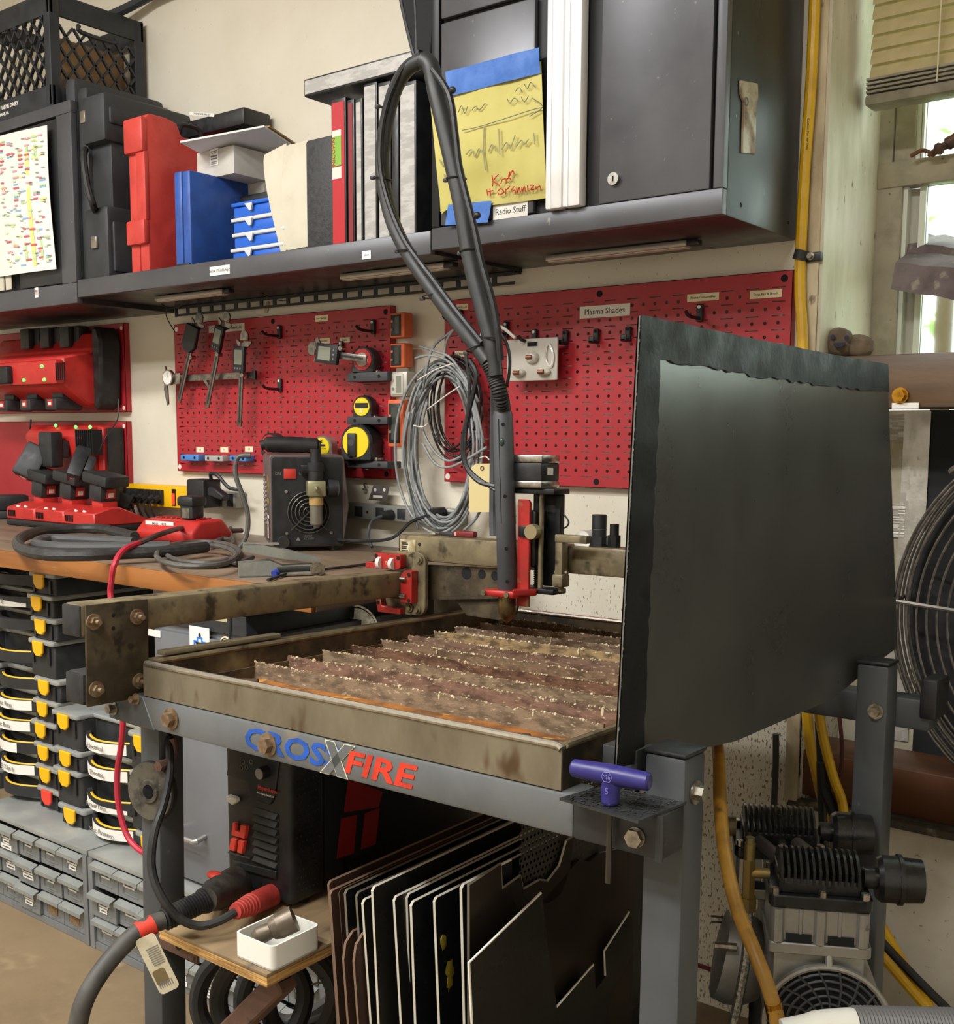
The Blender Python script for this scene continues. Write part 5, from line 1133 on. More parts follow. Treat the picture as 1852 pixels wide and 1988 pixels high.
# hanging strap that carries the hose loop, from the ceiling
P = [HP(772, -40, -.375), HP(780, 10, -.375), HP(795, 75, -.375), HP(806, 112, -.372), HP(820, 112, -.372)]
t = thing('hose_hanger', 'black cord from the ceiling holding the torch hose loop', 'cord', P[2])
MB().tube(P, .003, 6, k=5).build('cord', M_blk, t, True)
MB().tube([HP(800, -40, -.372), HP(806, 20, -.372), HP(808, 112, -.372)], .0022, 6, k=4).build('cord', M_blk, t, True)
M_seam = 0
# ---- dark shield sheet
sx = .482
SC_ = [TW(1197, 1490, x=sx), TW(1243, 613, x=sx), TW(1705, 709, x=sx), TW(1726, 1255, x=sx), TW(1640, 1365, x=sx), TW(1385, 1479, x=sx)]
sd = thing('spark_shield', 'tall dark grey sheet standing as a spark shield on the table side', 'shield', M=MT @ Matrix.Translation((sx, SC_[0].y, SC_[0].z)))
M_shield = mat('satin charcoal sheet', '#787976', .29, .8, '#80817d', 6, (.35, .7), .02, 300, '#5b5c5a', 70, (.72, .78), spec=.5, rvar=.03)
def shf(u, v, off=0):
    L = SC_[0].lerp(SC_[1], v); 
    Rr = SC_[3].lerp(SC_[2], v); p = L.lerp(Rr, u)
    zb_ = SC_[0].z+(-.050-SC_[0].z)*min(1, u*3) if u < .7 else -.050+(SC_[3].z+.050)*(u-.7)/.3
    if v < 1: p.z = p.z+(1-v)*(zb_-(SC_[0].z+(SC_[3].z-SC_[0].z)*u))
    return (sx+off+.010*max(0, u-.6)**2*8-.002*math.sin(u*5), p.y, p.z)
vs = []; nu, nv = 24, 16
mb = MB()
mb.grid(lambda u, v: shf(u, v), nu, nv); mb.grid(lambda u, v: shf(u, v, -.0016), nu, nv)
per = [(i/nu, 0) for i in range(nu+1)]+[(1, j/nv) for j in range(1, nv+1)]+[(i/nu, 1) for i in range(nu-1, -1, -1)]+[(0, j/nv) for j in range(nv-1, 0, -1)]
vs = [shf(*q) for q in per]+[shf(*q, -.0016) for q in per]; m_ = len(per); mb.add(vs, [(i, (i+1) % m_, m_+(i+1) % m_, m_+i) for i in range(m_)])
IS = mw(sd).inverted() @ MT
mb.v = [tuple(IS @ V(p)) for p in mb.v]; mb.build('sheet', M_shield, sd, ang=.8)
M_gaff = mat('black gaffer tape', '#101112', .52, 0, '#191b1b', 20, (.4, .65), .3, 60, spec=.3)
rn = random.Random(21)
ju = [rn.uniform(-.004, .004) for _ in range(60)]
mb = MB().grid(lambda u, v: shf(u*(.062+ju[int(v*40)]*.8), v, .0016+.0012*math.sin(v*37)*math.sin(u*3)), 3, 40); mb.grid(lambda u, v: shf(u*.05, v, -.0034), 2, 20)
mb.v = [tuple(IS @ V(p)) for p in mb.v]; mb.build('tape', M_gaff, sd, ang=.7)
hgt = .052
def tpf(u, v):
    w = .004*math.sin(u*60)*max(0, math.sin(u*13))*(1-v); return shf(u, 1-v*(.088+ju[int(u*50)]*1.2)+.002*(1-v), .0018+.0016*abs(math.sin(u*34+v))*math.sin(u*9)**2+w*.3)
mb = MB().grid(tpf, 60, 5); mb.v = [tuple(IS @ V(p)) for p in mb.v]; mb.build('tape', M_gaff, sd, ang=.7)
mb = MB()
for k in range(60):
    v = rn.uniform(.02, .98); s = rn.uniform(.002, .008); a = shf(0, v, .001); b = shf(0, min(1, v+s), .001)
    mb.add([(a[0], a[1]-.0016, a[2]), (a[0], a[1]+rn.uniform(-.001, .0012), a[2]+.003), (b[0], b[1]-.0016, b[2])], [(0, 1, 2)])
mb.v = [tuple(IS @ V(p)) for p in mb.v]; mb.build('torn_edge', mat('torn white edge', '#d9d5cb', .7), sd, ang=0)['kind'] = 'stuff'
# lower front clip of the sheet: a dark block under its corner
MB().bx(.440, .486, .050, .09, -.0535, -.006, .002).build('shield_block', M_dkfr, TB)
# ---- purple T-handle hex key standing through the shelf plate
hk = MT @ V((.489, -.012, -.0533))
t = thing('hex_key', 'purple T-handle hex key standing in the corner bracket', 'hex key', M=MT @ Matrix.Translation((.489, -.012, -.0533)) @ Matrix.Rotation(R(8), 4, 'Z'))
M_pur = mat('purple plastic', '#26236a', .38, 0, '#2f2b74', 25)
MB().cyl((-.0445, 0, .0345), (0, 0, .0335), .0098, .0118, n=20).cyl((0, 0, .0335), (.0435, 0, .0325), .0118, .0100, n=20).cyl((-.0465, 0, .0345), (-.0445, 0, .0345), .0075, .0098, n=20).cyl((.0435, 0, .0325), (.0455, 0, .0325), .0100, .0075, n=20).build('handle', M_pur, t)
MB().cyl((0, 0, .030), (0, 0, .004), .0108, .0100, n=20).cyl((0, 0, .004), (0, 0, .001), .0100, .0085, n=20).build('stem', M_pur, t)
MB().cyl((0, 0, .001), (0, 0, -.088), .0033, n=6).build('hex_rod', mat('dark oiled rod', '#4b4640', .4, .7), t)
IK = mw(t)
txt('M6', .0075, mat('pale purple mark', '#6c68b8', .5), t, basis((0, -.0122, .0335), (1, 0, 0), (0, -1, 0)), 'size_mark', world=False); txt('5', .010, MATS['pale purple mark'], t, basis((0, -.0109, .0175), (1, 0, 0), (0, -1, 0)), 'size_mark', world=False)
MB().torus((0, -.0114, .0335), (0, 1, 0), .0062, .0006, 6, 5).build('hex_mark', MATS['pale purple mark'], t)
# ================================================================ workbench and what is on it
BZ = .820; BX = 1.192; BY = -.645
M_btop = mat('worn bench top', '#6d5c4d', .45, 0, '#85725f', 4, (.36, .68), .06, 60, '#4a3c32', 9, (.58, .74), stretch=(.5, 1.5, 1))
M_oak = mat('golden oak edge', '#9c6431', .45, 0, '#7d4d24', 10, (.4, .66), .12, 50, '#c79d68', 45, (.70, .76), stretch=(.12, 1, 1.6))
bn = thing('workbench', 'long wooden workbench with a worn oak front edge', 'workbench', (-.6, BY/2, FZ))
MB().bx(-2.4, BX, BY+.012, -.004, BZ-.040, BZ, .002).build('bench_top', M_btop, bn, True)
MB().bx(-2.4, BX-.001, BY, BY+.011, BZ-.040, BZ-.0005, .002).build('front_edge', M_oak, bn, True)
for x in (-2.35, 1.05): MB().bx(x, x+.07, -.12, -.05, FZ+.001, BZ-.040).build('leg', M_timb, bn, True)

# ---- wall-hung power strips
p0, p1 = W(243, 952, Y=-.05), W(361, 964, Y=-.05)
t = thing('power_strip', 'yellow power strip full of black plugs on the wall', 'power strip', ((p0.x+p1.x)/2, -.01, BZ+.05))
z0, z1 = W(300, 984, Y=-.05).z, W(300, 942, Y=-.05).z
MB().bx(p0.x, p1.x, -.048, -.002, z0, z1, .005).build('housing', M_yel, t, True)
n = 6; w = (p1.x-p0.x)
for i in range(n):
    x = p0.x+w*(.08+.105*i); MB().bx(x-.010, x+.010, -.058, -.0475, z0+.008, z1-.012, .002).build('outlet', M_blk, t, True)
    MB().cyl((x, -.057, (z0+z1)/2-.004), (x, -.075, (z0+z1)/2-.010), .010, .007, n=10).tube([(x, -.075, (z0+z1)/2-.010), (x+.006, -.092, (z0+z1)/2-.022), (x+.012, -.085, z0-.02), (x+.02*(i-2)*.4, -.06, BZ+.004)], .0035, 6, k=4).build('plug', M_blk, t, True)
x = p0.x+w*.80; MB().bx(x-.009, x+.009, -.0490, -.0475, z0+.006, z1-.008, .001).build('switch_bezel', M_dark, t, True); MB().bx(x-.006, x+.006, -.052, -.0488, z0+.010, z1-.020, .001).build('switch', mat('lit red switch', '#e2472c', .3, emit=.5), t, True)
xa, xb = W(640, 990, Y=-.04).x, W(888, 1000, Y=-.04).x; z0, z1 = W(760, 1012, Y=-.04).z, W(760, 982, Y=-.04).z
t = thing('power_strip', 'grey metal outlet strip on the wall to the right of the cutter', 'power strip', ((xa+xb)/2, -.01, z0))
MB().bx(xa, xb, -.040, -.002, z0, z1, .003).build('housing', mat('grey outlet strip', '#8d8d88', .4, .4), t, True)
for i in range(6):
    x = xa+.03+i*(xb-xa-.06)/5; MB().bx(x-.013, x+.013, -.0412, -.0395, z0+.006, z1-.006, .001).build('outlet', M_blk, t, True)
    MB().cyl((x+.030, -.0395, (z0+z1)/2), (x+.030, -.0415, (z0+z1)/2), .0035, n=10).build('screw', M_steel, t, True)
for (u, v, lb, pts) in ((745, 1000, 'black plug with a grey lead hanging from the outlet strip', [(742, 1002), (722, 1012), (715, 1040), (722, 1062)]), (845, 995, 'black plug in the end of the outlet strip behind the coil', [(838, 1000), (800, 1012), (760, 1045), (700, 1050), (655, 1048)])):
    p = W(u, v, Y=-.055); tt = thing('power_plug', lb, 'plug', p)
    MB().cyl((p.x+.012, -.040, p.z), (p.x, -.072, p.z), .013, .010, n=12).build('plug', M_blk, tt, True)
    P = [W(a, b, Y=-.075-.02*i) for i, (a, b) in enumerate(pts)]
    for q in P: q.z = max(q.z, BZ+.006)
    MB().tube(P, .0038, 7, k=5).build('lead', M_gry if u == 745 else M_blk, tt, True)
# second short grey strip left of the cutter with its plug and a big adapter
xa, xb = W(365, 985, Y=-.05).x, W(452, 985, Y=-.05).x; z0, z1 = W(420, 985, Y=-.05).z, W(420, 955, Y=-.05).z
t = thing('power_strip', 'short grey outlet strip on the wall behind the black adapter', 'power strip', ((xa+xb)/2, -.01, z0))
MB().bx(xa, xb, -.042, -.002, z0, z1, .003).build('housing', MATS['grey outlet strip'], t, True); MB().bx(xb-.03, xb-.008, -.044, -.041, z0+.004, z1-.004).build('outlet', M_blk, t, True)
p = W(385, 985, Y=-.09); q = W(385, 930, Y=-.09)
t = thing('power_adapter', 'bulky black power adapter plugged in beside the yellow strip', 'adapter', (p.x, -.08, p.z))
xl, xr = W(364, 960, Y=-.10).x, W(398, 960, Y=-.10).x
MB().bx(xl, xr, -.105, -.044, p.z, q.z, .007).build('case', M_blk, t, True); MB().tube([(xr-.01, -.07, q.z-.004), (xr+.002, -.08, q.z+.016), (xr+.03, -.08, q.z+.010), (xr+.06, -.07, q.z-.02), (xr+.09, -.06, q.z-.025)], .005, 7, k=5).build('lead', M_blk, t, True)
pp = W(425, 955, Y=-.085); t = thing('power_plug', 'angled black plug hooked over the black adapter', 'plug', pp)
MB().prism([(pp.x-.03, pp.z-.010), (pp.x+.030, pp.z-.022), (pp.x+.034, pp.z-.008), (pp.x-.016, pp.z+.016), (pp.x-.03, pp.z+.012)], -.10, -.075, bev=.003).build('plug', M_blk, t, True)
# bracket scraps against the wall
p = W(735, 960, Y=-.03)
t = thing('steel_bracket', 'pierced steel bracket plate leaning above the outlet strip', 'bracket', p)
P = [W(u, v, Y=-.03) for u, v in ((726, 941), (756, 942), (750, 973), (716, 970))]
MB().prism([(q.x, q.z) for q in P], -.032, -.028, bev=.0006).build('plate', mat('grey raw steel', '#7b7874', .4, .6, '#64615d', 30), t, True)
for (u, v) in ((728, 951), (746, 951)): q = W(u, v, Y=-.0325); MB().cyl((q.x, -.0326, q.z), (q.x, -.0318, q.z), .0042, n=12).build('hole', M_wall2, t, True)
q0, q1 = W(724, 962, Y=-.0325), W(742, 966, Y=-.0325); MB().bx(q0.x, q1.x, -.0326, -.0318, q1.z-.001, q0.z+.001).build('slot', M_wall2, t, True)
txt('S', .028, MATS['grey raw steel'], None, basis(tuple(W(708, 946, Y=-.012)), (1, 0, -.2), (0, -1, 0)), 'steel_letter', ext=.002); bpy.data.objects['steel_letter']['label'] = 'curly cut steel letter on the wall by the pierced bracket'; bpy.data.objects['steel_letter']['category'] = 'letter'
# ---- the older cutter on the bench
c0 = W(527, 1072, Z=BZ); TH = R(52)
wt = thing('bench_cutter', 'grey brown plasma cutter with a black fan end on the workbench', 'plasma cutter', (c0.x, c0.y, BZ+.001), TH)
WW, DD, HH = .165, .245, .222
M_wcase = mat('brown grey case paint', '#5e5350', .45, .1, '#69605b', 8, (.4, .7), .06, 80)
M_wblk = mat('black case end', '#17181a', .5, 0, '#222325', 40, bump=.08)
for x in (.02, WW-.02):
    for y in (.02, DD-.02): MB().cyl((x, y, 0), (x, y, .010), .010, n=10).build('foot', M_blkr, wt)
MB().prism([(-.001, .010), (WW+.001, .010), (WW+.014, .10), (WW+.004, HH-.006), (WW-.004, HH), (.004, HH), (-.001, HH-.005)], 0, DD, 'y', bev=.002).build('case', M_wcase, wt)
fr = MB().prism(rp(.003, WW-.001, .013, HH-.006, .006), -.0035, .003, bev=.001).build('fan_panel', M_wblk, wt)
MB().bx(.030, .058, -.0065, -.003, HH-.055, HH-.032, .001).build('rocker_switch', mat('red rocker switch', '#c2362f', .3), fr)
txt('ON', .0085, M_inkg, fr, basis((.017, -.004, HH-.043), (1, 0, 0), (0, -1, 0)), world=False); txt('OFF', .0085, M_inkg, fr, basis((.072, -.004, HH-.043), (1, 0, 0), (0, -1, 0)), world=False)
txt('INPUT\nAC 110V', .0065, M_inkg, fr, basis((.085, -.004, .032), (1, 0, 0), (0, -1, 0)), world=False); MB().prism([(.056, .025), (.066, .025), (.061, .034)], -.0042, -.0036).build('warning_mark', M_inkg, fr)
fc = V((.086, -.004, .090)); MB().cyl(fc, fc+V((0, .0035, 0)), .050, n=30).build('fan_opening', M_dark, fr)
for i, r in enumerate((.012, .022, .031, .040, .048)): MB().torus(fc+V((0, -.003, 0)), (0, 1, 0), r, .0013, 28, 5).build('guard_ring', mat('dark wire', '#55524c', .4, .5), fr)
for a in (45, 135): MB().cyl(fc+V((.058*math.cos(R(a)), -.003, .058*math.sin(R(a)))), fc-V((.058*math.cos(R(a)), .003, .058*math.sin(R(a)))), .0013, n=5).build('guard_wire', MATS['dark wire'], fr)
for (x, z) in ((.035, .138), (.137, .138), (.035, .042), (.137, .042), (.118, .19)): MB().cyl((x, -.006, z), (x, -.003, z), .0035, n=10).build('screw', M_steel, fr)
MB().cyl((.028, -.012, .022), (.028, -.003, .022), .013, .015, n=14).build('cable_gland', M_blkr, fr)
# regulator with water trap on the panel
rg = MB().bx(.080, .122, -.045, -.008, .128, .164, .004).build('regulator_body', mat('regulator alloy', '#a19c7a', .4, .6), wt)
MB().cyl((.101, -.026, .164), (.101, -.026, .186), .018, n=18).cyl((.101, -.026, .186), (.101, -.026, .205), .0195, n=18).cyl((.101, -.026, .205), (.101, -.026, .236), .0125, n=18).build('regulator_knob', M_blk, wt)
MB().bx(.066, .124, -.030, -.004, .180, .200, .003).build('mount_plate', M_blkm, wt)
MB().cyl((.101, -.026, .128), (.101, -.026, .064), .0155, .0145, n=18).cyl((.101, -.026, .064), (.101, -.026, .056), .010, .007, n=14).build('water_bowl', mat('smoky clear bowl', '#6d675c', .12, spec=.8, rvar=0), wt)
MB().cyl((.101, -.0265, .126), (.101, -.0265, .108), .0162, n=18).build('bowl_band', mat('ochre filter', '#b09058', .5), wt)
MB().cyl((.101, -.045, .147), (.101, -.066, .143), .0055, .0045, n=12).build('inlet_nipple', M_steel, wt)
MB().cyl((.122, -.026, .147), (.128, -.026, .147), .008, n=12).cyl((.128, -.030, .147), (.150, -.030, .147), .020, n=24).build('gauge', M_blk, wt)
MB().cyl((.150, -.030, .147), (.1512, -.030, .147), .017, n=24).build('gauge_face', M_white, wt)
# side face: louvres, gold badge, decal
for j in range(2):
    for i in range(11 if j == 0 else 10):
        y = DD-.055-j*.055; z = .060+.0108*i-(0 if j == 0 else .004)
        MB().sph((-.0015, y, z), 1, (.004, .018, .0036), 8, 5).build('louvre', mat('light louvre', '#9d9690', .4, .2), wt)
M_gold = mat('gold print', '#c5a548', .4, .4)
sd_ = lambda y, z: basis((-.0018, y, z), (0, -1, 0), (-1, 0, 0))
MB().sph((-.0010, .068, .150), 1, (.0012, .018, .024), 18, 10).build('badge', M_gold, wt); txt('JS', .024, M_wcase, wt, sd_(.068, .151) @ Matrix.Translation((0, 0, .0010)), 'badge_letters', world=False)
txt('LOTOS', .017, M_gold, wt, sd_(.066, .112), 'gold_lettering', world=False)
MB().bx(-.0022, -.0014, .030, .085, .022, .082).build('decal', mat('dark decal', '#3a3333', .5), wt); MB().bx(-.0028, -.002, .032, .083, .074, .081).bx(-.0028, -.002, .070, .080, .026, .070).bx(-.0028, -.002, .052, .058, .026, .066).build('decal_white', M_paper, wt)
MB().bx(-.0028, -.002, .058, .069, .05, .07).bx(-.0028, -.002, .034, .050, .03, .045).bx(-.0028, -.002, .034, .050, .052, .06).build('decal_red', mat('faded red print', '#a04a42', .6), wt)
for i, (a, b) in enumerate((((-.02, DD-.004, .215), 0),)): pass
hb = mw(wt) @ V((.060, .10, HH))
t = thing('padded_grip', 'black padded grip lying on top of the bench cutter', 'grip', (hb.x, hb.y, BZ+.001+HH+.001), R(48))
MB().tube([(-.075, 0, .018), (-.06, 0, .021), (-.01, 0, .021), (.05, 0, .019), (.066, 0, .018)], [.012, .019, .0195, .018, .012], 14, k=4).build('grip', M_blkr, t)
# leads of the bench cutter
L1 = [W(u, v, D=2.62) for u, v in ((487, 884), (462, 888), (457, 920), (470, 960), (481, 1000), (478, 1040), (460, 1068), (435, 1082))]
t = thing('cutter_lead', 'grey lead looping over the louvred side of the bench cutter', 'lead', L1[0]); MB().tube(L1, .0058, 8, k=6).build('lead', mat('dark grey lead', '#4e4c48', .5, 0, '#5c5a55', 30), t, True)
# ---- coils and leads on the bench
M_lead = MATS['dark grey lead']
def zr_(pts, r, lift=0): return [V((p.x, p.y, max(p.z, BZ+r+.0005)+lift)) for p in pts]
t = thing('torch_lead_coil', 'thick black sleeved lead coiled flat on the bench front', 'lead', W(160, 1060, Z=BZ))
P = [W(u, v, Z=BZ+.022) for u, v in ((262, 1042), (190, 1026), (90, 1030), (42, 1044), (38, 1062), (80, 1076), (160, 1078), (250, 1074), (330, 1070), (400, 1062))]
MB().tube(P, .0125, 10, k=6).build('sleeve', mat('wrinkled black sleeve', '#2b2b2b', .5, 0, '#3a3a3a', 30, bump=.6, bscale=50), t, True)
P = [W(u, v, Z=BZ+.014) for u, v in ((260, 1052), (180, 1048), (95, 1046), (70, 1056), (120, 1062), (220, 1062), (330, 1060))]
MB().tube(P, .012, 10, k=6).build('sleeve', mat('grey sleeve', '#4c4d4d', .5, bump=.3), t, True)
t = thing('ground_lead_coil', 'grey lead coiled in loops beside the ground clamp', 'lead', W(390, 1085, Z=BZ))
for (du, dv, su, sv, lift) in ((0, 0, 1, 1, .006), (8, -4, .88, .86, .014), (-4, 2, .94, .9, .022)):
    P = [W(385+du+82*su*math.cos(2*PI*k/12), 1076+dv+24*sv*math.sin(2*PI*k/12), Z=BZ+lift) for k in range(12)]
    MB().tube(P, .0056, 8, True, k=4).build('loop', M_lead, t, True)
P = zr_([W(u, v, Z=BZ+.01) for u, v in ((440, 1084), (455, 1092), (470, 1090), (490, 1082))], .0056); MB().tube(P, .0056, 8, k=4).build('loop', M_lead, t, True)
t = thing('loose_lead', 'grey leads snaking behind the small red charger to the cutter', 'lead', W(430, 1030, Z=BZ))
for pts in ([(400, 1044), (425, 1030), (440, 1008), (452, 990), (447, 1030), (452, 1050)], [(385, 1034), (412, 1022), (425, 1000), (418, 985)], [(405, 1058), (430, 1046), (450, 1048)]):
    MB().tube(zr_([W(u, v, Z=BZ+.012) for u, v in pts], .005), .005, 8, k=5).build('lead', M_lead, t, True)
# red lead over the bench edge
P = [W(470, 1030, Z=BZ+.02), W(420, 1030, Z=BZ+.025), W(365, 1024, Z=BZ+.035), W(320, 1034, Y=-.5), W(270, 1054, Y=-.585), W(240, 1068, Y=-.635), W(222, 1096, Y=-.668), W(216, 1130, Y=-.672), W(215, 1160, Y=-.672), W(222, 1250, Y=-.69), W(238, 1380, Y=-.70), W(236, 1440, Y=-.70), W(228, 1500, Y=-.70), W(230, 1560, Y=-.70), W(245, 1618, Y=-.70), W(268, 1648, Y=-.70), W(300, 1665, Y=-.70)]
t = thing('red_lead', 'red lead draped over the bench edge and hanging down past the organisers', 'lead', P[5])
MB().tube(P[:5], .0062, 8, k=6).build('dark_lead', mat('dark red lead', '#4a3230', .5), t, True); MB().tube(P[4:], .0062, 8, k=6).build('red_lead', mat('red rubber lead', '#b3283a', .45), t, True)
# thin black wire on the bench toward the table
P = zr_([W(u, v, Z=BZ+.004) for u, v in ((760, 1078), (715, 1094), (640, 1104), (570, 1112), (520, 1126))], .003)
tag(MB().tube(P, .003, 6, k=5).build('black_wire', M_blk, loc=tuple(P[0])), 'thin black wire crossing the bench beside the ground clamp', 'wire')
# ground clamp
g0, g1 = W(463, 1104, Z=BZ+.015), W(628, 1100, Z=BZ+.015); dx = (g1-g0); L = dx.length
M_galv = mat('galvanised sheet', '#a9aca6', .4, .55, '#91948f', 18)
t = thing('ground_clamp', 'galvanised ground clamp lying on the bench in front of the cutter', 'clamp', (g0.x, g0.y, BZ+.001), math.atan2(dx.y, dx.x))
MB().prism([(0, 0), (0, .026), (L*.36, .030), (L*.50, .020), (L*.98, .022), (L, .018), (L, .002), (L*.55, .004), (L*.42, 0)], -.020, -.018, 'y').prism([(0, 0), (0, .026), (L*.36, .030), (L*.50, .020), (L*.5, .010), (L*.42, 0)], .018, .020, 'y').bx(0, L*.42, -.020, .020, 0, .002).build('lower_jaw', M_galv, t)
MB().prism([(L*.06, .046), (L*.06, .062), (L*.12, .064), (L*.50, .050), (L*.97, .030), (L*.97, .024), (L*.52, .030)], .004, .007, 'y').prism([(L*.06, .046), (L*.06, .062), (L*.50, .050), (L*.97, .030), (L*.52, .030)], .030, .033, 'y').bx(L*.07, L*.48, .004, .033, .058, .060).build('upper_jaw', M_galv, t)
MB().cyl((L*.44, -.012, .012), (L*.86, -.012, .014), .010, n=12).build('boot', M_blkr, t); MB().cyl((L*.91, -.030, .012), (L*.91, .02, .012), .007, n=10).cyl((L*.91, -.024, .012), (L*.91, -.021, .012), .014, n=16).build('bolt', M_bolt, t)
MB().bx(L*.50, L*.93, -.024, -.008, .001, .004).build('copper_strap', M_steel, t); MB().cyl((L*.40, -.026, .005), (L*.44, -.020, .008), .007, n=10).build('blue_cap', mat('blue cap', '#2a3f9a', .4), t)
# ---- battery chargers
M_bat = mat('battery black', '#242628', .5, 0, '#2f3133', 30, bump=.06); M_batr = mat('battery red', '#b8322a', .4); M_chr = mat('charger red', '#c4302b', .42, 0, '#b62a26', 18)
M_led = mat('green led', '#5cf05c', .3, emit=2.2)
def battery(lb, M, kind='big', group='tool batteries'):
    """local: slides in along +z at the origin, label face toward -y"""
    t = thing('tool_battery', lb, 'battery', M=M, group=group)
    if kind == 'big':
        MB().bx(-.038, .038, -.030, .030, .0, .024, .004).build('rail_block', M_bat, t); MB().bx(-.041, .041, -.062, .060, .024, .072, .008).build('pack', M_bat, t)
        MB().bx(-.018, .018, -.0635, -.061, .030, .058, .001).build('label_band', M_batr, t); MB().bx(-.010, .010, -.0645, -.063, .040, .052).build('label_print', M_paper, t)
    elif kind == 'slim':
        MB().bx(-.032, .032, -.028, .028, 0, .045, .005).build('rail_block', M_bat, t); MB().bx(-.040, .040, -.058, .056, .045, .076, .007).build('pack', M_bat, t)
        MB().bx(-.014, .014, -.0295, -.0275, .010, .036, .001).build('label_band', M_batr, t); MB().bx(-.008, .008, -.0305, -.029, .014, .026).build('label_print', M_paper, t)
    else:
        MB().bx(-.022, .022, -.022, .022, 0, .050, .008).bx(-.027, .027, -.027, .027, .032, .058, .008).build('pack', M_bat, t); MB().bx(-.012, .012, -.0232, -.0215, .004, .028).build('label_print', M_steel, t)
    return t
# three-bay charger on the bench
f0 = W(12, 1010, Y=-.27); f1 = W(182, 1030, Y=-.27); LX = f1.x-f0.x
cg = thing('battery_charger', 'long red three bay battery charger on the bench', 'charger', (f0.x, -.27, BZ+.001))
MB().bx(0, LX, 0, .19, 0, .018, .004).build('base', M_blk, cg)
xx = 0
for i in range(3):
    xa, xb = LX*i/3+.001, LX*(i+1)/3-.001
    bay = MB().prism([(.002, .018), (.002, .052), (.060, .066), (.085, .066), (.190, .024), (.190, .018)], xa, xb, 'x', bev=.003).build('bay', M_chr, cg)
    for k in range(5): MB().bx(xa+.012+.008*k, xa+.015+.008*k, -.0005, .004, .026, .044).build('vent', M_dark, bay)
    MB().cyl(((xa+xb)/2+.015, .012, .052), ((xa+xb)/2+.015, .014, .057), .006, n=12).build('indicator', M_white, bay); MB().cyl(((xa+xb)/2-.025, .012, .052), ((xa+xb)/2-.025, .014, .057), .006, n=12).build('indicator', M_white, bay)
    MB().bx((xa+xb)/2-.026, (xa+xb)/2+.026, .060, .110, .060, .082, .004).build('socket', M_chr, bay)
    b = battery(('battery in the first bay of the bench charger, at the far end', 'battery in the middle bay of the bench charger', 'slim battery in the near bay of the bench charger')[i], Matrix.Translation((f0.x+(xa+xb)/2, -.27+.085, BZ+.083)) @ Matrix.Rotation(R(90), 4, 'Z') @ Matrix.Rotation(R(8), 4, 'X'), 'slim')
# small charger
s0 = W(268, 1045, Y=-.33); s1 = W(352, 1054, Y=-.33); LX2 = s1.x-s0.x
sc_ = thing('battery_charger', 'small red charger with one round battery near the bench front', 'charger', (s0.x, -.33, BZ+.001), R(8))
MB().prism([(0, .012), (0, .030), (.030, .056), (.11, .058), (.145, .024), (.145, .004), (.012, 0)], -.01, LX2+.01, 'x', bev=.009, seg=3).build('body', M_chr, sc_)
MB().box((LX2*.34, .0165, .044), (LX2*.55, .002, .018), Matrix.Translation((0, 0, 0))).build('label_panel', M_paper, sc_)
txt('M18 · M12', .011, M_ink, sc_, basis((LX2*.34, .0150, .045), (1, 0, 0), (0, -1, .0)), world=False)
for k in range(9): MB().bx(.01+LX2*.1*k, .014+LX2*.1*k, .05, .10, .0575, .0605, .001).build('rib', M_chr, sc_)
q = mw(sc_) @ V((LX2*.72, .062, .058)); battery('round topped black battery standing in the small red charger', Matrix.Translation(q) @ Matrix.Rotation(R(8), 4, 'Z'), 'small')
# wall chargers at the far end
def wallcharger(u0, u1, v0, v1, lb, nled, leds, dep, Y0=-.022):
    a, b = W(u0, v0, Y=Y0-dep), W(u1, v1, Y=Y0-dep); xa, xb = a.x, b.x; z1, z0 = W((u0+u1)/2, v0, Y=Y0-dep).z, W((u0+u1)/2, v1, Y=Y0-dep).z
    t = thing('battery_charger', lb, 'charger', ((xa+xb)/2, Y0, (z0+z1)/2)); return t, xa, xb, z0, z1
t, xa, xb, z0, z1 = wallcharger(-60, 130, 698, 758, 'upper red six bay charger on the wall', 5, 0, .16)
xR = W(212, 720, Y=-.06).x
MB().prism([(-.022, z0-.05), (-.022, z1+.075), (-.075, z1+.075), (-.10, z1+.02), (-.19, z1), (-.19, z0+.01), (-.11, z0-.045)], xa, xR-.03, 'x', bev=.006).build('body', M_chr, t, True)
MB().bx(xa, W(118, 728, Y=-.2).x, -.215, -.185, z0+.012, z1-.010, .008).build('nose', M_chr, t, True)
MB().prism([(xR-.034, z0-.062), (xR+.004, z0-.04), (xR+.012, z1+.05), (xR-.004, z1+.088), (xR-.034, z1+.09)], -.095, -.022, bev=.008).build('bumper', M_blkr, t, True)
for i in range(6): MB().bx(xR-.075+.007*i, xR-.0715+.007*i, -.105, -.098, z0-.03, z0+.004).build('vent', M_dark, t, True)
for i in range(5): x = W(108+i*4, 725, Y=-.216).x; MB().bx(x, x+.003, -.2165, -.214, z0+.022, z1-.02).build('vent', M_dark, t, True)
for (u, v) in ((4, 716), (81, 711), (7, 741), (46, 738), (86, 737)): q = W(u, v, Y=-.217); MB().sph(q, .0055, (1.5, .6, .9), 10, 6).build('led', M_led, t, True)
xb_ = W(60, 728, Y=-.22).x; MB().bx(xa, W(22, 726, Y=-.22).x, -.235, -.21, z0+.018, z1-.022, .007).build('handle', M_blk, t, True)
def bt(u, v, D, rx, ry, rz, lb, kind='big'):
    battery(lb, Matrix.Translation(W(u, v, D=D)) @ Euler((R(rx), R(ry), R(rz))).to_matrix().to_4x4(), kind)
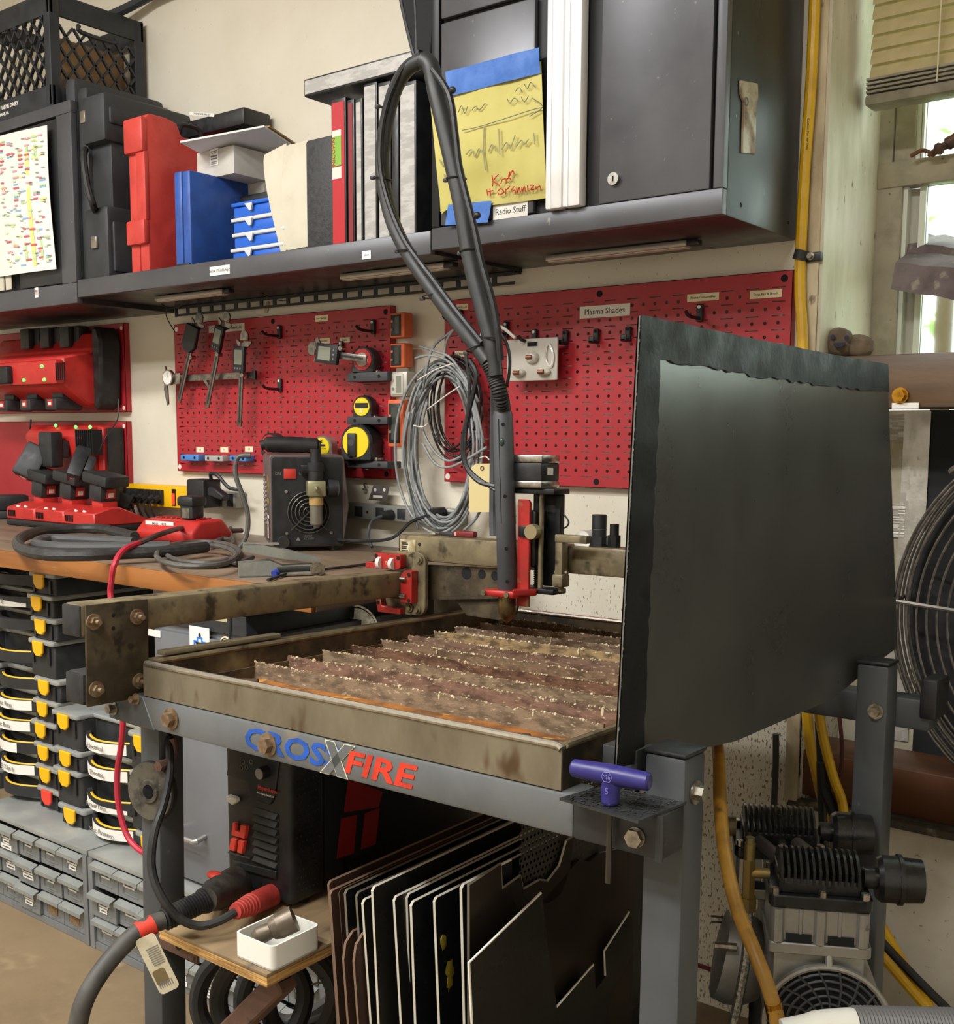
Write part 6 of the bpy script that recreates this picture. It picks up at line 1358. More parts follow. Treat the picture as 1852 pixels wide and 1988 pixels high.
for i, (u, lb) in enumerate(((8, 'battery plugged on the upper wall charger, nearest the frame edge'), (46, 'battery plugged on the upper wall charger, middle of the row'), (84, 'battery plugged on the upper wall charger, nearest the pegboard'))):
    q = W(u, 655-i*2, Y=-.17); battery(lb, Matrix.Translation((q.x, -.105, q.z)) @ Euler((R(90), 0, R(180))).to_matrix().to_4x4() @ Matrix.Rotation(R(90), 4, 'Z') @ Matrix.Scale(.8, 4))
for i, (u, v, lb) in enumerate(((18, 780, 'battery hanging below the upper wall charger near the frame edge'), (62, 778, 'battery hanging below the upper wall charger in the middle'), (112, 776, 'battery hanging below the upper wall charger nearest the pegboard'))):
    q = W(u, v, Y=-.16); battery(lb, Matrix.Translation((q.x, -.14, q.z+.022)) @ Euler((R(180), 0, R(180))).to_matrix().to_4x4() @ Matrix.Scale(.72, 4))
# lower wall charger
xa, xb = W(70, 850, Y=-.09).x, W(186, 850, Y=-.09).x; xR = W(225, 850, Y=-.05).x; z1, z0 = W(150, 826, Y=-.09).z, W(150, 920, Y=-.09).z
t = thing('battery_charger', 'lower red wall charger with three green lights along its top', 'charger', ((xa+xR)/2, -.022, z0))
MB().prism([(-.022, z0), (-.022, z1), (-.10, z1), (-.13, z1-.03), (-.10, z0)], xa, xb, 'x', bev=.006).build('body', M_chr, t, True)
MB().prism([(xb, z1), (xR-.012, z1-.006), (xR-.012, z0-.06), (xb, z0-.01)], -.085, -.022, bev=.003).build('side_wing', M_chr, t, True); MB().bx(xR-.012, xR, -.075, -.022, z0-.06, z1-.006, .003).build('bumper', M_blkr, t, True)
for i in range(9): x = W(150+4*i, 850, Y=-.125).x; MB().bx(x, x+.0035, -.132, -.100, z0+.06, z1-.012).build('vent', M_dark, t, True)
for (u, v) in ((108, 826), (147, 829), (175, 829)): q = W(u, v, Y=-.11); MB().sph(q, .0055, (1.3, .6, 1), 10, 6).build('led', M_led, t, True)
for (u, v, Y, eu, lb, k) in ((96, 872, -.17, (90, 0, 0), 'upright battery on the lower wall charger under the green lights', 'big'), (62, 896, -.20, (70, 25, 40), 'tilted battery leaning out of the lower wall charger at its far side', 'big'), (150, 905, -.19, (70, -35, -30), 'slanted long battery in the lower wall charger near the pegboard', 'big'), (222, 975, -.12, (60, -40, -25), 'black battery leaning between the bench charger and the yellow strip', 'slim')):
    battery(lb, Matrix.Translation((W(u, v, Y=Y).x, Y, W(u, v, Y=Y).z)) @ Euler([R(e) for e in eu]).to_matrix().to_4x4() @ Matrix.Translation((0, 0, -.045)) @ Matrix.Scale(.85, 4), k)
P = [W(230, 775, Y=-.06), W(228, 815, Y=-.08), W(205, 850, Y=-.13), W(185, 895, Y=-.14), W(178, 912, Y=-.15)]
tag(MB().tube(P, .002, 6, k=5).build('charger_cord', M_blk, loc=tuple(P[0])), 'thin black cord slanting across the lower wall charger', 'cord')
P = [W(60, 815, Y=-.1), W(58, 850, Y=-.1), W(66, 880, Y=-.11)]
tag(MB().tube(P, .003, 6, k=5).build('charger_cord', M_blk, loc=tuple(P[0])), 'black cord hanging between the two wall chargers', 'cord')
for (u, v, lb) in ((8, 985, 'battery lying at the frame edge beside the bench charger'),):
    q = W(u, v, Y=-.16); t = battery(lb, Matrix.Translation((q.x-.02, -.14, BZ+.002)) @ Matrix.Rotation(R(-20), 4, 'Z'))
# ================================================================ under the bench: steel drawer units, organisers, filing cabinet
M_dst = mat('grey painted steel drawer', '#84888a', .5, .25, '#74777a', 6, (.35, .7), .08, 60, '#6e6048', 16, (.66, .80))
M_dtop = mat('scuffed grey steel top', '#8d918f', .5, .25, '#a9aba6', 5, (.4, .7), .08, 60, '#7a5f42', 8, (.66, .76))
DY = -.632; DT = .163; PITCH = .0895
def drawer_unit(x0, n, lb, cols, seed):
    t = thing('drawer_cabinet', lb, 'cabinet', (x0, -.40, FZ), group='steel parts drawers under the bench'); x1 = x0+n*PITCH+.034; rn = random.Random(seed)
    MB().bx(x0, x1, DY+.002, -.16, DT-.012, DT, .001).build('top', M_dtop, t, True)
    MB().bx(x0, x0+.016, DY, -.16, FZ+.001, DT-.0125).bx(x1-.016, x1, DY, -.16, FZ+.001, DT-.0125).bx(x0+.0165, x1-.0165, -.164, -.16, FZ+.001, DT-.0125).bx(x0+.0165, x1-.0165, DY+.002, -.17, FZ+.001, FZ+.016).build('carcass', M_dst, t, True)
    rh = (DT-.013-FZ-.017)/3; first = None
    for r in range(3):
        for c in range(n):
            xa = x0+.017+c*PITCH; z0 = FZ+.017+r*rh; dy = DY+.006-rn.choice([0, 0, .004, .008])
            d = None
            if first is None:
                d = MB().bx(.001, PITCH-.001, 0, .004, .001, rh-.012).bx(.002, .004, .004, .10, .001, rh-.018).bx(PITCH-.004, PITCH-.002, .004, .10, .001, rh-.018).build('drawer', M_dst, t)
                MB().prism([(0, rh-.004), (-.016, rh-.010), (-.016, rh-.019), (-.0145, rh-.019), (-.0145, rh-.011), (0, rh-.0055)], .0015, PITCH-.0015, 'x').build('pull_lip', M_dtop, d)
                MB().bx(.018, PITCH-.018, -.0012, .0, .012, .0135).bx(.018, .020, -.0014, 0, .012, .036).build('card_frame', M_dst, d)
                first = d
            else:
                d = first.copy(); COL.objects.link(d)
                for ch in [o for o in bpy.data.objects if o.parent is first and o.name.split('.')[0] != 'label_strip']:
                    k = ch.copy(); COL.objects.link(k); k.parent = d
            d.parent = t; d.location = (xa-x0, dy+.40, z0-FZ)
            nl = rn.choice([1, 1, 1, 2, 3]) if not (r == 0 and c in cols) else 0
            for q in range(nl):
                w = rn.choice([.040, .046, .034, .028]); ox = rn.uniform(-.004, .006); zz = .034-.013*q
                MB().bx(PITCH*.47-w/2+ox, PITCH*.47+w/2+ox, -.0018, -.0012, zz-.0055, zz+.0055).bx(PITCH*.47-w*.36+ox, PITCH*.47+w*.36+ox, -.0021, -.0017, zz-.001, zz+.001).build('label_strip', M_paper, d)
                MB().bx(PITCH*.47-w*.36+ox, PITCH*.47+w*.36+ox, -.0022, -.0018, zz-.0015, zz+.0012).build('label_print', M_inkg, d)
            if nl == 0: MB().bx(.028, PITCH-.026, -.0018, -.0008, .014, .034).build('rusty_card', mat('rusty card', '#8d6b43', .8, 0, '#6e5233', 60), d)
    return t
drawer_unit(.446-.034-5*PITCH, 5, 'grey steel drawer cabinet at the near end, with four columns in view', (3, 4), 1)
drawer_unit(.452, 8, 'grey steel drawer cabinet partly behind the table leg and plywood', (), 2)
# ---- stacked parts organisers
M_ob = mat('organiser black', '#26282a', .55, 0, '#2e3032', 20, bump=.08); M_lidc = mat('dusty clear lid', '#8d9192', .32, 0, '#9c9a8c', 7, (.4, .7), spec=.6); M_lat = mat('latch yellow', '#f2b70f', .42); M_latr = mat('latch red', '#e2402f', .42); M_inl = mat('yellow inlay', '#e8b422', .45)
def organizer(xl, yf, z0, h, lb, s=None, lat=M_lat, inlay=True, tilt=0, W_=.415, D_=.30, lw=None, torn=False):
    t = thing('parts_organizer', lb, 'organizer', (xl, yf, z0), R(tilt), group='stacked parts organisers under the bench')
    L1, L2, N = .112, W_-.112, .040; hb = h-.013
    out = [(0, .004), (.006, 0), (L1-.006, 0), (L1, .006), (L1+.004, N), (L2-.004, N), (L2, .006), (L2+.006, 0), (W_-.006, 0), (W_, .004), (W_, D_), (0, D_)]
    ins = [(x+(.006 if x < W_*.5 and x < .01 else -.006 if x > W_-.01 else 0), y+(.006 if y < .05 else -.006)) for x, y in out]
    MB().prism(ins, 0, hb, 'z', bev=.002).build('base', M_ob, t)
    MB().prism([(x, y-.002 if y < .01 else y) for x, y in out], hb+.0005, h-.0008, 'z', bev=.003, seg=2).build('lid', M_lidc, t)
    for xc in (L1*.52, W_-L1*.52):
        MB().prism([(xc-.022, h-.004), (xc+.022, h-.004), (xc+.022, h-.030), (xc+.012, h-.040), (xc-.008, h-.040), (xc-.020, h-.028)], -.0085, -.0025, bev=.0015).build('latch', lat, t)
        for e in (-.035, .035): MB().bx(xc+e-.004, xc+e+.004, .001, .008, .004 if h < .07 else h*.35, hb-.006).build('rib', M_blk, t)
    n = 10; hz = h*.50 if h < .07 else h*.40; arc = []
    for k in range(n+1): u = k/n; arc.append((L1-.002+(L2-L1+.004)*u, N*.55-.040*math.sin(PI*u)))
    vo = []; fo = []
    hh = .013
    for (x, y) in arc: vo += [(x, y, hz-hh), (x, y, hz+hh), (x, y+.013, hz+hh), (x, y+.013, hz-hh)]
    for k in range(n):
        a, b = 4*k, 4*k+4
        fo += [(a, a+1, b+1, b), (a+1, a+2, b+2, b+1), (a+2, a+3, b+3, b+2), (a+3, a, b, b+3)]
    fo += [(0, 3, 2, 1), (4*n, 4*n+1, 4*n+2, 4*n+3)]
    hd = MB().add(vo, fo).build('handle', M_ob, t, ang=.9)
    if inlay: MB().tube([(x, y+.009, hz+hh) for x, y in arc[2:-1]], .0030, 5).build('inlay', M_inl, t)
    if s is not None:
        k0, k1 = (1, n-1) if lw is None else lw; vs = []; fs = []
        for k in range(k0, k1+1):
            x, y = arc[k]; top = hz+hh*.95
            if torn: top = hz+hh*.95-(k-k0)/(k1-k0)*hh*1.2
            vs += [(x, y-.0012, hz-hh*.95), (x, y-.0012, top)]
        for k in range(k1-k0): a = 2*k; fs.append((a, a+1, a+3, a+2))
        MB().add(vs, fs).build('paper_label', M_paper, t, ang=.9)
        if s:
            xm, ym = arc[n//2]; txt(s, .0165, M_inkg, t, basis((xm, ym-.0020, hz), (1, 0, 0), (0, -1, 0)), 'label_print', world=False)
    return t
g = DT+.0006
zr = [g, g+.049, g+.137, g+.187]
XR = .215; YR = -.565
organizer(XR+.012, YR, zr[0], .0485, 'thin organiser labelled Misc Fasteners at the bottom of the near stack', 'Misc Fasteners', tilt=.5)
organizer(XR-.004, YR, zr[1], .0875, 'deep organiser labelled PowerTrain in the near stack', 'PowerTrain', torn=True)
organizer(XR+.004, YR, zr[2], .0495, 'thin organiser labelled Throttle in the near stack', 'Throttle', tilt=-.4)
organizer(XR, YR, zr[3], .0880, 'deep organiser labelled Electrical on top of the near stack', 'Electrical')
XL = -.222; YL = -.535; th = .0555; z = g
dxs = [.004, 0, -.004, -.012, .0, .010, -.008, .006, -.006, .008]
info = [(th, 'thin organiser with red latches at the bottom of the far stack', None, M_latr), (th, 'thin organiser labelled Tabs, second from the bottom of the far stack', '8 Tabs 8', M_lat), (th, 'thin organiser with a blank white label, third up the far stack', '', M_lat), (th, 'thin organiser labelled Misc Bolts in the far stack', 'Misc Bolts', M_lat),
        (th, 'thin organiser labelled Misc Rings in the far stack', 'Misc Rings', M_lat), (th, 'unlabelled thin organiser under the deep one of the far stack', None, M_lat), (.094, 'deep unlabelled organiser high in the far stack', None, M_lat), (th, 'thin organiser with a plain black handle above the deep one', None, M_lat), (th, 'thin organiser with a torn label Misc B below the topmost', 'Misc B', M_lat), (th, 'topmost organiser labelled 1/4 20 under the bench edge', None, M_lat)]
for i, (h, lb, s, la) in enumerate(info):
    t = organizer(XL+dxs[i], YL, z, h-.0006, lb, s, la, inlay=i not in (7, 8, 9), torn=(i == 8), lw=(2, 7) if i == 2 else None)
    if i == 9:
        p = mw(t) @ V((.165, .018, .026)); MB().box((.16, .010, .026), (.062, .002, .026)).build('paper_label', M_paper, t); txt('1/4  20"', .017, M_ink, t, basis((.16, .0085, .026), (1, 0, 0), (0, -1, 0)), 'label_print', world=False, bold=.0004)
    z += h
# ---- filing cabinet with stickers
M_file = mat('mid grey file cabinet', '#6d7075', .42, .15, '#74777c', 5); M_filed = mat('charcoal box steel', '#3c3f44', .42, .2, '#46494e', 6)
FX0, FX1, FYF = .672, .978, -.600; FT = .700
fcab = thing('file_cabinet', 'grey file cabinet standing behind the table leg', 'cabinet', ((FX0+FX1)/2, -.35, DT+.001))
MB().bx(FX0, FX1, FYF+.012, -.10, DT+.001, FT, .003).build('body', M_file, fcab, True)
zj = W(400, 1412, Y=FYF).z
for (a, b) in ((DT+.008, zj-.002), (zj+.002, FT-.012)):
    d = MB().bx(FX0+.004, FX1-.004, FYF, FYF+.011, a, b, .002).build('drawer', M_file, fcab, True)
    if a < .3:
        hz = W(395, 1628, Y=FYF).z
    else: hz = (a+b)/2-.03
    xh0, xh1 = FX0+.075, FX0+.155
    MB().tube([(xh0, FYF, hz+.006), (xh0, FYF-.022, hz+.002), (xh0+.006, FYF-.026, hz), (xh1-.006, FYF-.026, hz), (xh1, FYF-.022, hz+.002), (xh1, FYF, hz+.006)], .0055, 8).build('handle', mat('satin handle', '#a8a6a2', .35, .7), d, True)
label('', (388, 1242), .062, .052, fcab, Y=FYF-.0006, nm='sticker'); q = W(387, 1248, Y=FYF-.0022)
MB().prism([(q.x-.008, q.z+.012), (q.x+.010, q.z+.012), (q.x+.010, q.z+.004), (q.x+.020, q.z+.004), (q.x+.020, q.z-.010), (q.x+.016, q.z-.010), (q.x+.016, q.z), (q.x+.006, q.z), (q.x+.006, q.z+.008), (q.x-.004, q.z+.008), (q.x-.004, q.z), (q.x-.014, q.z), (q.x-.014, q.z-.010), (q.x-.018, q.z-.010), (q.x-.018, q.z+.004), (q.x-.008, q.z+.004)], FYF-.0026, FYF-.0016).build('blue_cross_outline', mat('bright blue print', '#2f78d0', .5), fcab, True)
MB().sph((q.x+.001, FYF-.0022, q.z+.015), .004, (1, .2, 1.3), 8, 6).bx(q.x-.012, q.x+.014, FYF-.0026, FYF-.0018, q.z-.002-.001, q.z+.001).build('sticker_print', M_ink, fcab, True)
label('', (300, 1229), .042, .014, fcab, Y=FYF-.0006, nm='sticker')
q = W(438, 1252, Y=FYF-.001); MB().cyl((q.x, FYF-.0002, q.z), (q.x, FYF-.0015, q.z), .017, n=24).build('round_sticker', M_cream, fcab, True); MB().torus((q.x, FYF-.0018, q.z), (0, 1, 0), .013, .0012, 20, 5).cyl((q.x, FYF-.002, q.z), (q.x, FYF-.0016, q.z), .004, n=8).build('round_print', M_ink, fcab, True)
bx1 = W(483, 1225, Y=FYF+.01).x
t = thing('flat_box', 'flat charcoal steel box on top of the file cabinet', 'box', (.85, -.35, FT+.001))
MB().bx(FX0+.01, bx1, FYF+.004, -.08, FT+.001, FT+.042, .003).build('shell', M_filed, t, True)
q = W(428, 1206, Y=FYF+.003); MB().box((q.x, FYF+.003, FT+.032), (.040, .0014, .012)).build('yellow_sticker', mat('pale yellow paper', '#d6d2a0', .7), t, True)
P = [W(447, 1200, Y=FYF-.03), W(447, 1225, Y=FYF-.03), W(446, 1250, Y=FYF-.03), W(448, 1300, Y=FYF-.03)]
tag(MB().tube(P, .0028, 6, k=3).build('hanging_wire', M_blk, loc=tuple(P[0])), 'thin black wire hanging in front of the file cabinet stickers', 'wire')
q = W(690, 1215, Y=-.30)
t = thing('steel_pan', 'round polished steel pan standing under the bench end', 'pan', (q.x, -.30, q.z-.06))
Ml = basis((q.x, -.30, q.z-.014), (1, 0, 0), (.35, -1, .1))
MB().lathe([(.001, 0), (.045, 0), (.052, .004), (.056, .010), (.060, .010), (.060, .004)], 30, Ml).build('pan', M_steel, t, True)
MB().bx(q.x-.05, q.x+.06, -.30, -.12, DT+.002, q.z-.076, .003).build('stand_crate', M_blk, t, True)
# ================================================================ plasma power unit, plywood shelf, leaning plates
M_ply = mat('weathered plywood', '#9c8460', .75, 0, '#77644a', 9, (.38, .66), .3, 50, '#57483a', 20, (.62, .75), stretch=(1, .15, 1)); M_plye = mat('plywood edge', '#c39a5c', .75, 0, '#8f6b3c', 60, (.45, .6), .3, 60, stretch=(.2, .2, 3))
PYT = .386
ps = thing('plywood_shelf', 'weathered plywood shelf bolted beside the left table leg', 'shelf', (1.42, -.80, PYT-.018))
px0, px1, py0, py1 = 1.297, 1.528, -1.054, -.43
MB().bx(px0, px1, py0, py1, PYT-.005, PYT, .001).build('top_ply', M_ply, ps, True)
for i in range(3): MB().bx(px0+.0006*(i % 2), px1-.0006*(i % 2), py0+.0008*(i % 2), py1, PYT-.018+.0043*i, PYT-.018+.0043*i+.0042).build('ply_layer', M_plye, ps, True)
M_rbrown = mat('rusty brown steel', '#5a4238', .6, .3, '#6f5548', 12, (.4, .65), .2, 60, '#3c2c26', 24, (.58, .7))
lx = 1.6199-.401*TS
a0 = W(375, 1860, Y=-1.0)
MB().bx(lx+.001, px0+.055, -1.030, -1.026, PYT-.050, PYT-.0195).bx(lx+.001, px0+.055, -1.026, -.99, PYT-.023, PYT-.0195).build('angle_bracket', M_rbrown, ps, True); MB().cyl((px0+.012, -1.0305, PYT-.036), (px0+.012, -1.0295, PYT-.036), .006, n=12).build('bracket_hole', M_dark, ps, True)
e0, e1 = V((1.500, -1.005, PYT-.040)), V((lx+.018, -1.0, .125)); d = (e1-e0).normalized(); sdv = V((0, 1, 0)); up = d.cross(sdv).normalized()
vs = []
for p in (e0-d*.012, e1):
    for a, b in ((-1, -1), (1, -1), (1, 1), (-1, 1)): vs.append(p+sdv*.016*a+up*.016*b)
MB()._bev(vs, [(0, 1, 2, 3), (7, 6, 5, 4), (0, 4, 5, 1), (1, 5, 6, 2), (2, 6, 7, 3), (3, 7, 4, 0)], .003, 1, None).build('square_brace', M_rbrown, ps, True)
MB().box(e0-d*.0125, (.002, .022, .020), None).build('tube_opening', M_dark, ps, True)
# ---- power unit
M_pu = mat('black power unit', '#1a1b1d', .48, 0, '#232426', 25, (.4, .66), .08, 120, '#3a3835', 60, (.68, .78)); M_pus = mat('black unit side', '#15171a', .5, 0, '#1c1e21', 9)
ux0, ux1, uy0, uy1, uz0, uz1 = 1.268, 1.414, -.905, -.455, PYT+.008, .722
pu = thing('plasma_power_unit', 'black plasma power unit with red blocks on its front, on the plywood', 'power unit', ((ux0+ux1)/2, uy0+.2, PYT+.001))
for x in (ux0+.02, ux1-.02):
    for y in (uy0+.04, uy1-.04):
        if x-.011 > px0: MB().cyl((x, y, PYT+.0005), (x, y, uz0), .010, n=10).build('foot', M_blkr, pu, True)
MB().bx(px0+.001, px0+.02, uy0+.03, uy1-.03, PYT+.0005, uz0).build('foot', M_blkr, pu, True)
fr = MB().bx(ux0, ux1, uy0, uy0+.072, uz0, uz1, .010, seg=3).build('front_bezel', M_pu, pu, True)
MB().bx(ux0+.004, ux1-.004, uy0+.074, uy1, uz0+.004, uz1-.004, .004).build('body_shell', M_pus, pu, True)
def fp(u, v, o=0): p = W(u, v, Y=uy0-o); return p
def fpoly(pts, m, nm, o0, o1, par=fr, bev=0):
    MB().prism([(fp(*q).x, fp(*q).z) for q in pts], uy0-o1, uy0-o0, bev=bev).build(nm, m, par, True)
fpoly([(443, 1505), (484, 1517), (492, 1545), (500, 1552), (528, 1562), (536, 1545), (545, 1475), (470, 1452), (448, 1452)], mat('dark control panel', '#232427', .35), 'control_panel', -.001, .004, bev=.0015)
q = fp(521, 1497); MB().cyl((q.x, uy0-.004, q.z), (q.x, uy0-.018, q.z), .0095, n=20).build('knob', M_blk, fr, True); MB().cyl((q.x, uy0-.018, q.z), (q.x, uy0-.0186, q.z), .0082, n=20).build('knob_face', mat('silver knob face', '#a9a7a6', .35, .6), fr, True)
fpoly([(449, 1541), (466, 1546), (468, 1554), (460, 1560), (449, 1552)], M_white, 'power_switch', .001, .010, bev=.001)
for (u, v) in ((477, 1478), (483, 1488), (473, 1489), (492, 1478)): q = fp(u, v); MB().torus((q.x, uy0-.0046, q.z), (0, 1, 0), .0035, .0005, 12, 4).build('panel_icon', M_inkg, fr, True)
txt('Hypertherm', .0085, M_lred, fr, basis(tuple(fp(519, 1533, .0046)), (1, 0, 0), (0, -1, 0)) @ Matrix.Rotation(R(0), 4, 'Z'), 'brand_lettering', bold=.0002); txt('New Hampshire, USA', .0042, M_white, fr, basis(tuple(fp(515, 1543, .0046)), (1, 0, 0), (0, -1, 0)), 'small_lettering')
M_rblk = mat('red raised block', '#dd4636', .4)
bxs = [[(457, 1595), (463, 1595), (462, 1611), (471, 1614), (473, 1599), (484, 1602), (481, 1627), (455, 1619)], [(454, 1625), (465, 1627), (462, 1651), (450, 1648)], [(469, 1628), (480, 1631), (476, 1656), (466, 1653)]]
for P in bxs: fpoly(P, M_rblk, 'red_block', -.001, .007, bev=.0012)
for i in range(7):
    v = 1572+15.5*i; a, b = fp(494, v), fp(540, v+13); z = (a.z+b.z)/2
    MB().prism([(uy0-.001, z+.004), (uy0-.007, z-.003), (uy0-.001, z-.0045)], a.x+.002, b.x, 'x').build('louvre', mat('satin black louvre', '#3b3a38', .3), fr, True)
fpoly([(456, 1668), (540, 1690), (540, 1705), (456, 1682)], mat('black groove', '#2b2b2b', .3), 'groove_rib', -.001, .005, bev=.001); fpoly([(445, 1652), (488, 1664), (488, 1667), (445, 1655)], MATS['satin black louvre'], 'groove_rib', -.001, .003)
# dotted side grille of the bezel, H mark and lettering on the right side
mb = MB()
for r in range(30):
    for c in range(6): mb.sph((ux1+.0002, uy0+.014+c*.008+(r % 2)*.004, uz0+.02+r*.0105), .0022, (.5, 1, 1), 6, 4)
mb.build('dimples', mat('gloss black dimple', '#2a2b2e', .25), fr, True)['kind'] = 'stuff'
def sp(u, v): p = W(u, v, X=ux1); return (p.y, p.z)
M_rside = mat('dark red side print', '#8f1712', .5)
for P in ([(680, 1512), (746, 1538), (738, 1568), (672, 1578), (672, 1570)], [(666, 1590), (696, 1583), (690, 1658), (657, 1668)], [(712, 1580), (740, 1570), (732, 1640), (704, 1650)]):
    MB().prism([sp(*q) for q in P], ux1-.005, ux1-.0032, 'x').build('side_mark', M_rside, pu, True)
txt('Powermax', .034, mat('black gloss lettering', '#08090a', .3), pu, basis((ux1-.0036, sp(690, 1668)[0]+.05, sp(655, 1690)[1]), (0, 1, 0), (1, 0, 0)), 'side_lettering', bold=.001)
# main torch connector and red ground plug
def DP(u, v, D): return W(u, v, D=D)
t = thing('torch_connector', 'black ribbed cable connector with a red button, plugged in the power unit', 'connector', W(455, 1720, Y=uy0-.006))
c0, c1 = W(462, 1712, Y=uy0-.004), DP(398, 1748, 1.585); c2 = DP(318, 1786, 1.54); c3 = DP(272, 1806, 1.52)
MB().tube([c0, c0.lerp(c1, .5), c1], [.026, .0245, .019], 16, k=3).build('connector_body', mat('dusty black connector', '#2c2a27', .6, 0, '#47423a', 30, bump=.2), t, True)
ax_ = (c1-c0).normalized(); q = c0.lerp(c1, .38)+V((-.01, -.012, .022)); MB().sph(q, .012, (1.3, .8, .5), 12, 8).build('red_button', M_rblk, t, True)
mb = MB().cyl(c1, c2, .0135, n=14)
for k in range(16): mb.torus(c1.lerp(c2, k/15.5), c2-c1, .0142, .0022, 16, 5)
mb.build('ribbed_boot', M_blkr, t, True)
hz_ = [c2, c3, DP(215, 1862, 1.49), DP(172, 1925, 1.46), DP(152, 1985, 1.45), DP(148, 2060, 1.46), DP(160, 2160, 1.52), DP(200, 2250, 1.62)]
for p in hz_: p.z = max(p.z, FZ+.015)
MB().tube(hz_, .0128, 12, k=6).build('hose', mat('dusty black hose', '#3a3936', .6, 0, '#4d4a44', 20, bump=.1), t, True)
b0, b1 = c2.lerp(c3, .45), c3+(DP(215, 1862, 1.49)-c3)*.10; MB().cyl(b0, b1, .0142, n=16).build('red_band', mat('red tape band', '#d63b28', .5), t, True)
t = thing('ground_plug', 'red ground plug pushed in the power unit front, trailing a thin black lead', 'plug', W(520, 1745, Y=uy0-.01))
g0, g1 = W(527, 1738, Y=uy0-.002), DP(456, 1770, 1.565); MB().cyl(g0, g0.lerp(g1, .45), .0172, .0165, n=16).cyl(g0.lerp(g1, .45), g1, .0165, .0105, n=16).build('plug', mat('salmon red rubber', '#c0413a', .6, 0, '#a8372f', 30, bump=.2), t, True)
mb = MB()
for k in range(6): mb.torus(g0.lerp(g1, .58+.07*k), g1-g0, .0150-.0008*k, .0016, 14, 5)
mb.build('strain_ribs', MATS['salmon red rubber'], t, True)
MB().tube([g1, DP(425, 1788, 1.55), DP(385, 1797, 1.54), DP(345, 1780, 1.53), DP(310, 1735, 1.53), DP(294, 1680, 1.54), DP(300, 1615, 1.55), DP(318, 1560, 1.57), DP(329, 1500, 1.60), DP(328, 1440, 1.62), DP(322, 1405, 1.64)], .0062, 9, k=6).build('lead', M_blkr, t, True)
# printed tag on the hose
tp = DP(280, 1818, 1.50); tg = thing('printed_tag', 'worn cream printed tag hanging from the black hose', 'tag', tp)
Mt = basis(tp, CR*math.cos(R(64))-CU*math.sin(R(64)), -CF); IMg = mw(tg).inverted()
MB().prism(rp(0, .082, -.0145, .0145, .006), 0, .0008, 'z', IMg @ Mt).build('card', mat('worn cream card', '#c9c0a4', .75, 0, '#aba287', 30), tg)
MB().prism(rp(.048, .070, -.012, .006, .004), -.0004, .0012, 'z', IMg @ Mt).build('torn_patch', mat('torn brown patch', '#6e5d3c', .8), tg)
mb = MB()
for k in range(9): mb.box((.018+.003*k, .003, .001), (.0012, .018-.001*(k % 3), .0006), IMg @ Mt)
for k in range(7): mb.box((.070, -.010+.003*k, .001), (.008, .0014, .0006), IMg @ Mt)
mb.build('tag_print', M_inkg, tg)
# worn disc hanging on the leg
dc = W(288, 1537, Y=-1.032); t = thing('magnet_disc', 'worn round magnet disc stuck on the left table leg', 'disc', (dc.x, -1.0185, dc.z))
Md = basis((dc.x, -1.0188, dc.z), (1, 0, 0), (.18, -1, .05))
M_disc = mat('worn disc face', '#5b564a', .7, .2, '#2e2c28', 26, (.42, .62), .5, 60, '#8f8a78', 40, (.62, .72))
MB().lathe([(.0001, 0), (.0425, 0), (.0435, .003), (.0435, .011), (.0425, .013), (.018, .013), (.0165, .016), (.0105, .016), (.0095, .010), (.0001, .010)], 36, Md).build('disc', M_disc, t, True)
MB().lathe([(.0095, .0162), (.0001, .0162)], 24, Md).build('hub_hole', M_dark, t, True); MB().lathe([(.0425, .0002), (.0442, .003), (.0442, .0105), (.0425, .0128)], 36, Md).build('rim', M_blkr, t, True)
q = W(330, 1455, X=1.264); t = thing('pipe_fitting', 'rusty pipe fitting clamped on the left table leg', 'fitting', q)
MB().tube([(q.x+.006, q.y, q.z+.018), (q.x+.010, q.y, q.z), (q.x+.012, q.y-.010, q.z-.012), (q.x+.016, q.y-.026, q.z-.014)], .0065, 10, k=3).cyl((q.x+.016, q.y-.026, q.z-.014), (q.x+.017, q.y-.034, q.z-.0145), .008, n=6).build('fitting', M_rbrown, t, True)
# white tray of torch parts
F, L_, R_ = W(530, 1889, Z=PYT), W(456, 1857, Z=PYT), W(622, 1842, Z=PYT)
ex = (F-L_); wx = ex.length; ey = (R_-F); wy = ey.length; ang = math.atan2(ex.y, ex.x)
bn_ = thing('plastic_tray', 'small white plastic tray of torch parts on the plywood', 'tray', (L_.x, L_.y, PYT+.001), ang)
wy = min(wy, .14); th_w = .0025; h = .034
MB().prism(rp(0, wx, 0, wy, .008), 0, .0025, 'z').build('bottom', M_white, bn_)
o = rp(0, wx, 0, wy, .008); i_ = [(th_w+(x)*(wx-2*th_w)/wx, th_w+y*(wy-2*th_w)/wy) for x, y in o]; n = len(o)
vs = [(x, y, 0) for x, y in o]+[(x, y, h) for x, y in o]+[(x, y, h) for x, y in i_]+[(x, y, .003) for x, y in i_]
fs = []
for k in range(n):
    j = (k+1) % n; fs += [(k, j, n+j, n+k), (n+k, n+j, 2*n+j, 2*n+k), (2*n+k, 2*n+j, 3*n+j, 3*n+k)]
MB().add(vs, fs).build('wall', M_white, bn_)
M_part = mat('brown torch part', '#62574a', .45, .4, '#7b6f5e', 30)
def inb(x, y, z): return mw(bn_) @ V((x*wx, y*wy, z))
A, B = inb(.22, .22, .022), inb(.70, .70, .046); dd = (B-A)
t = thing('torch_part', 'large brown swirl ring and cap lying across the white tray', 'torch part', A)
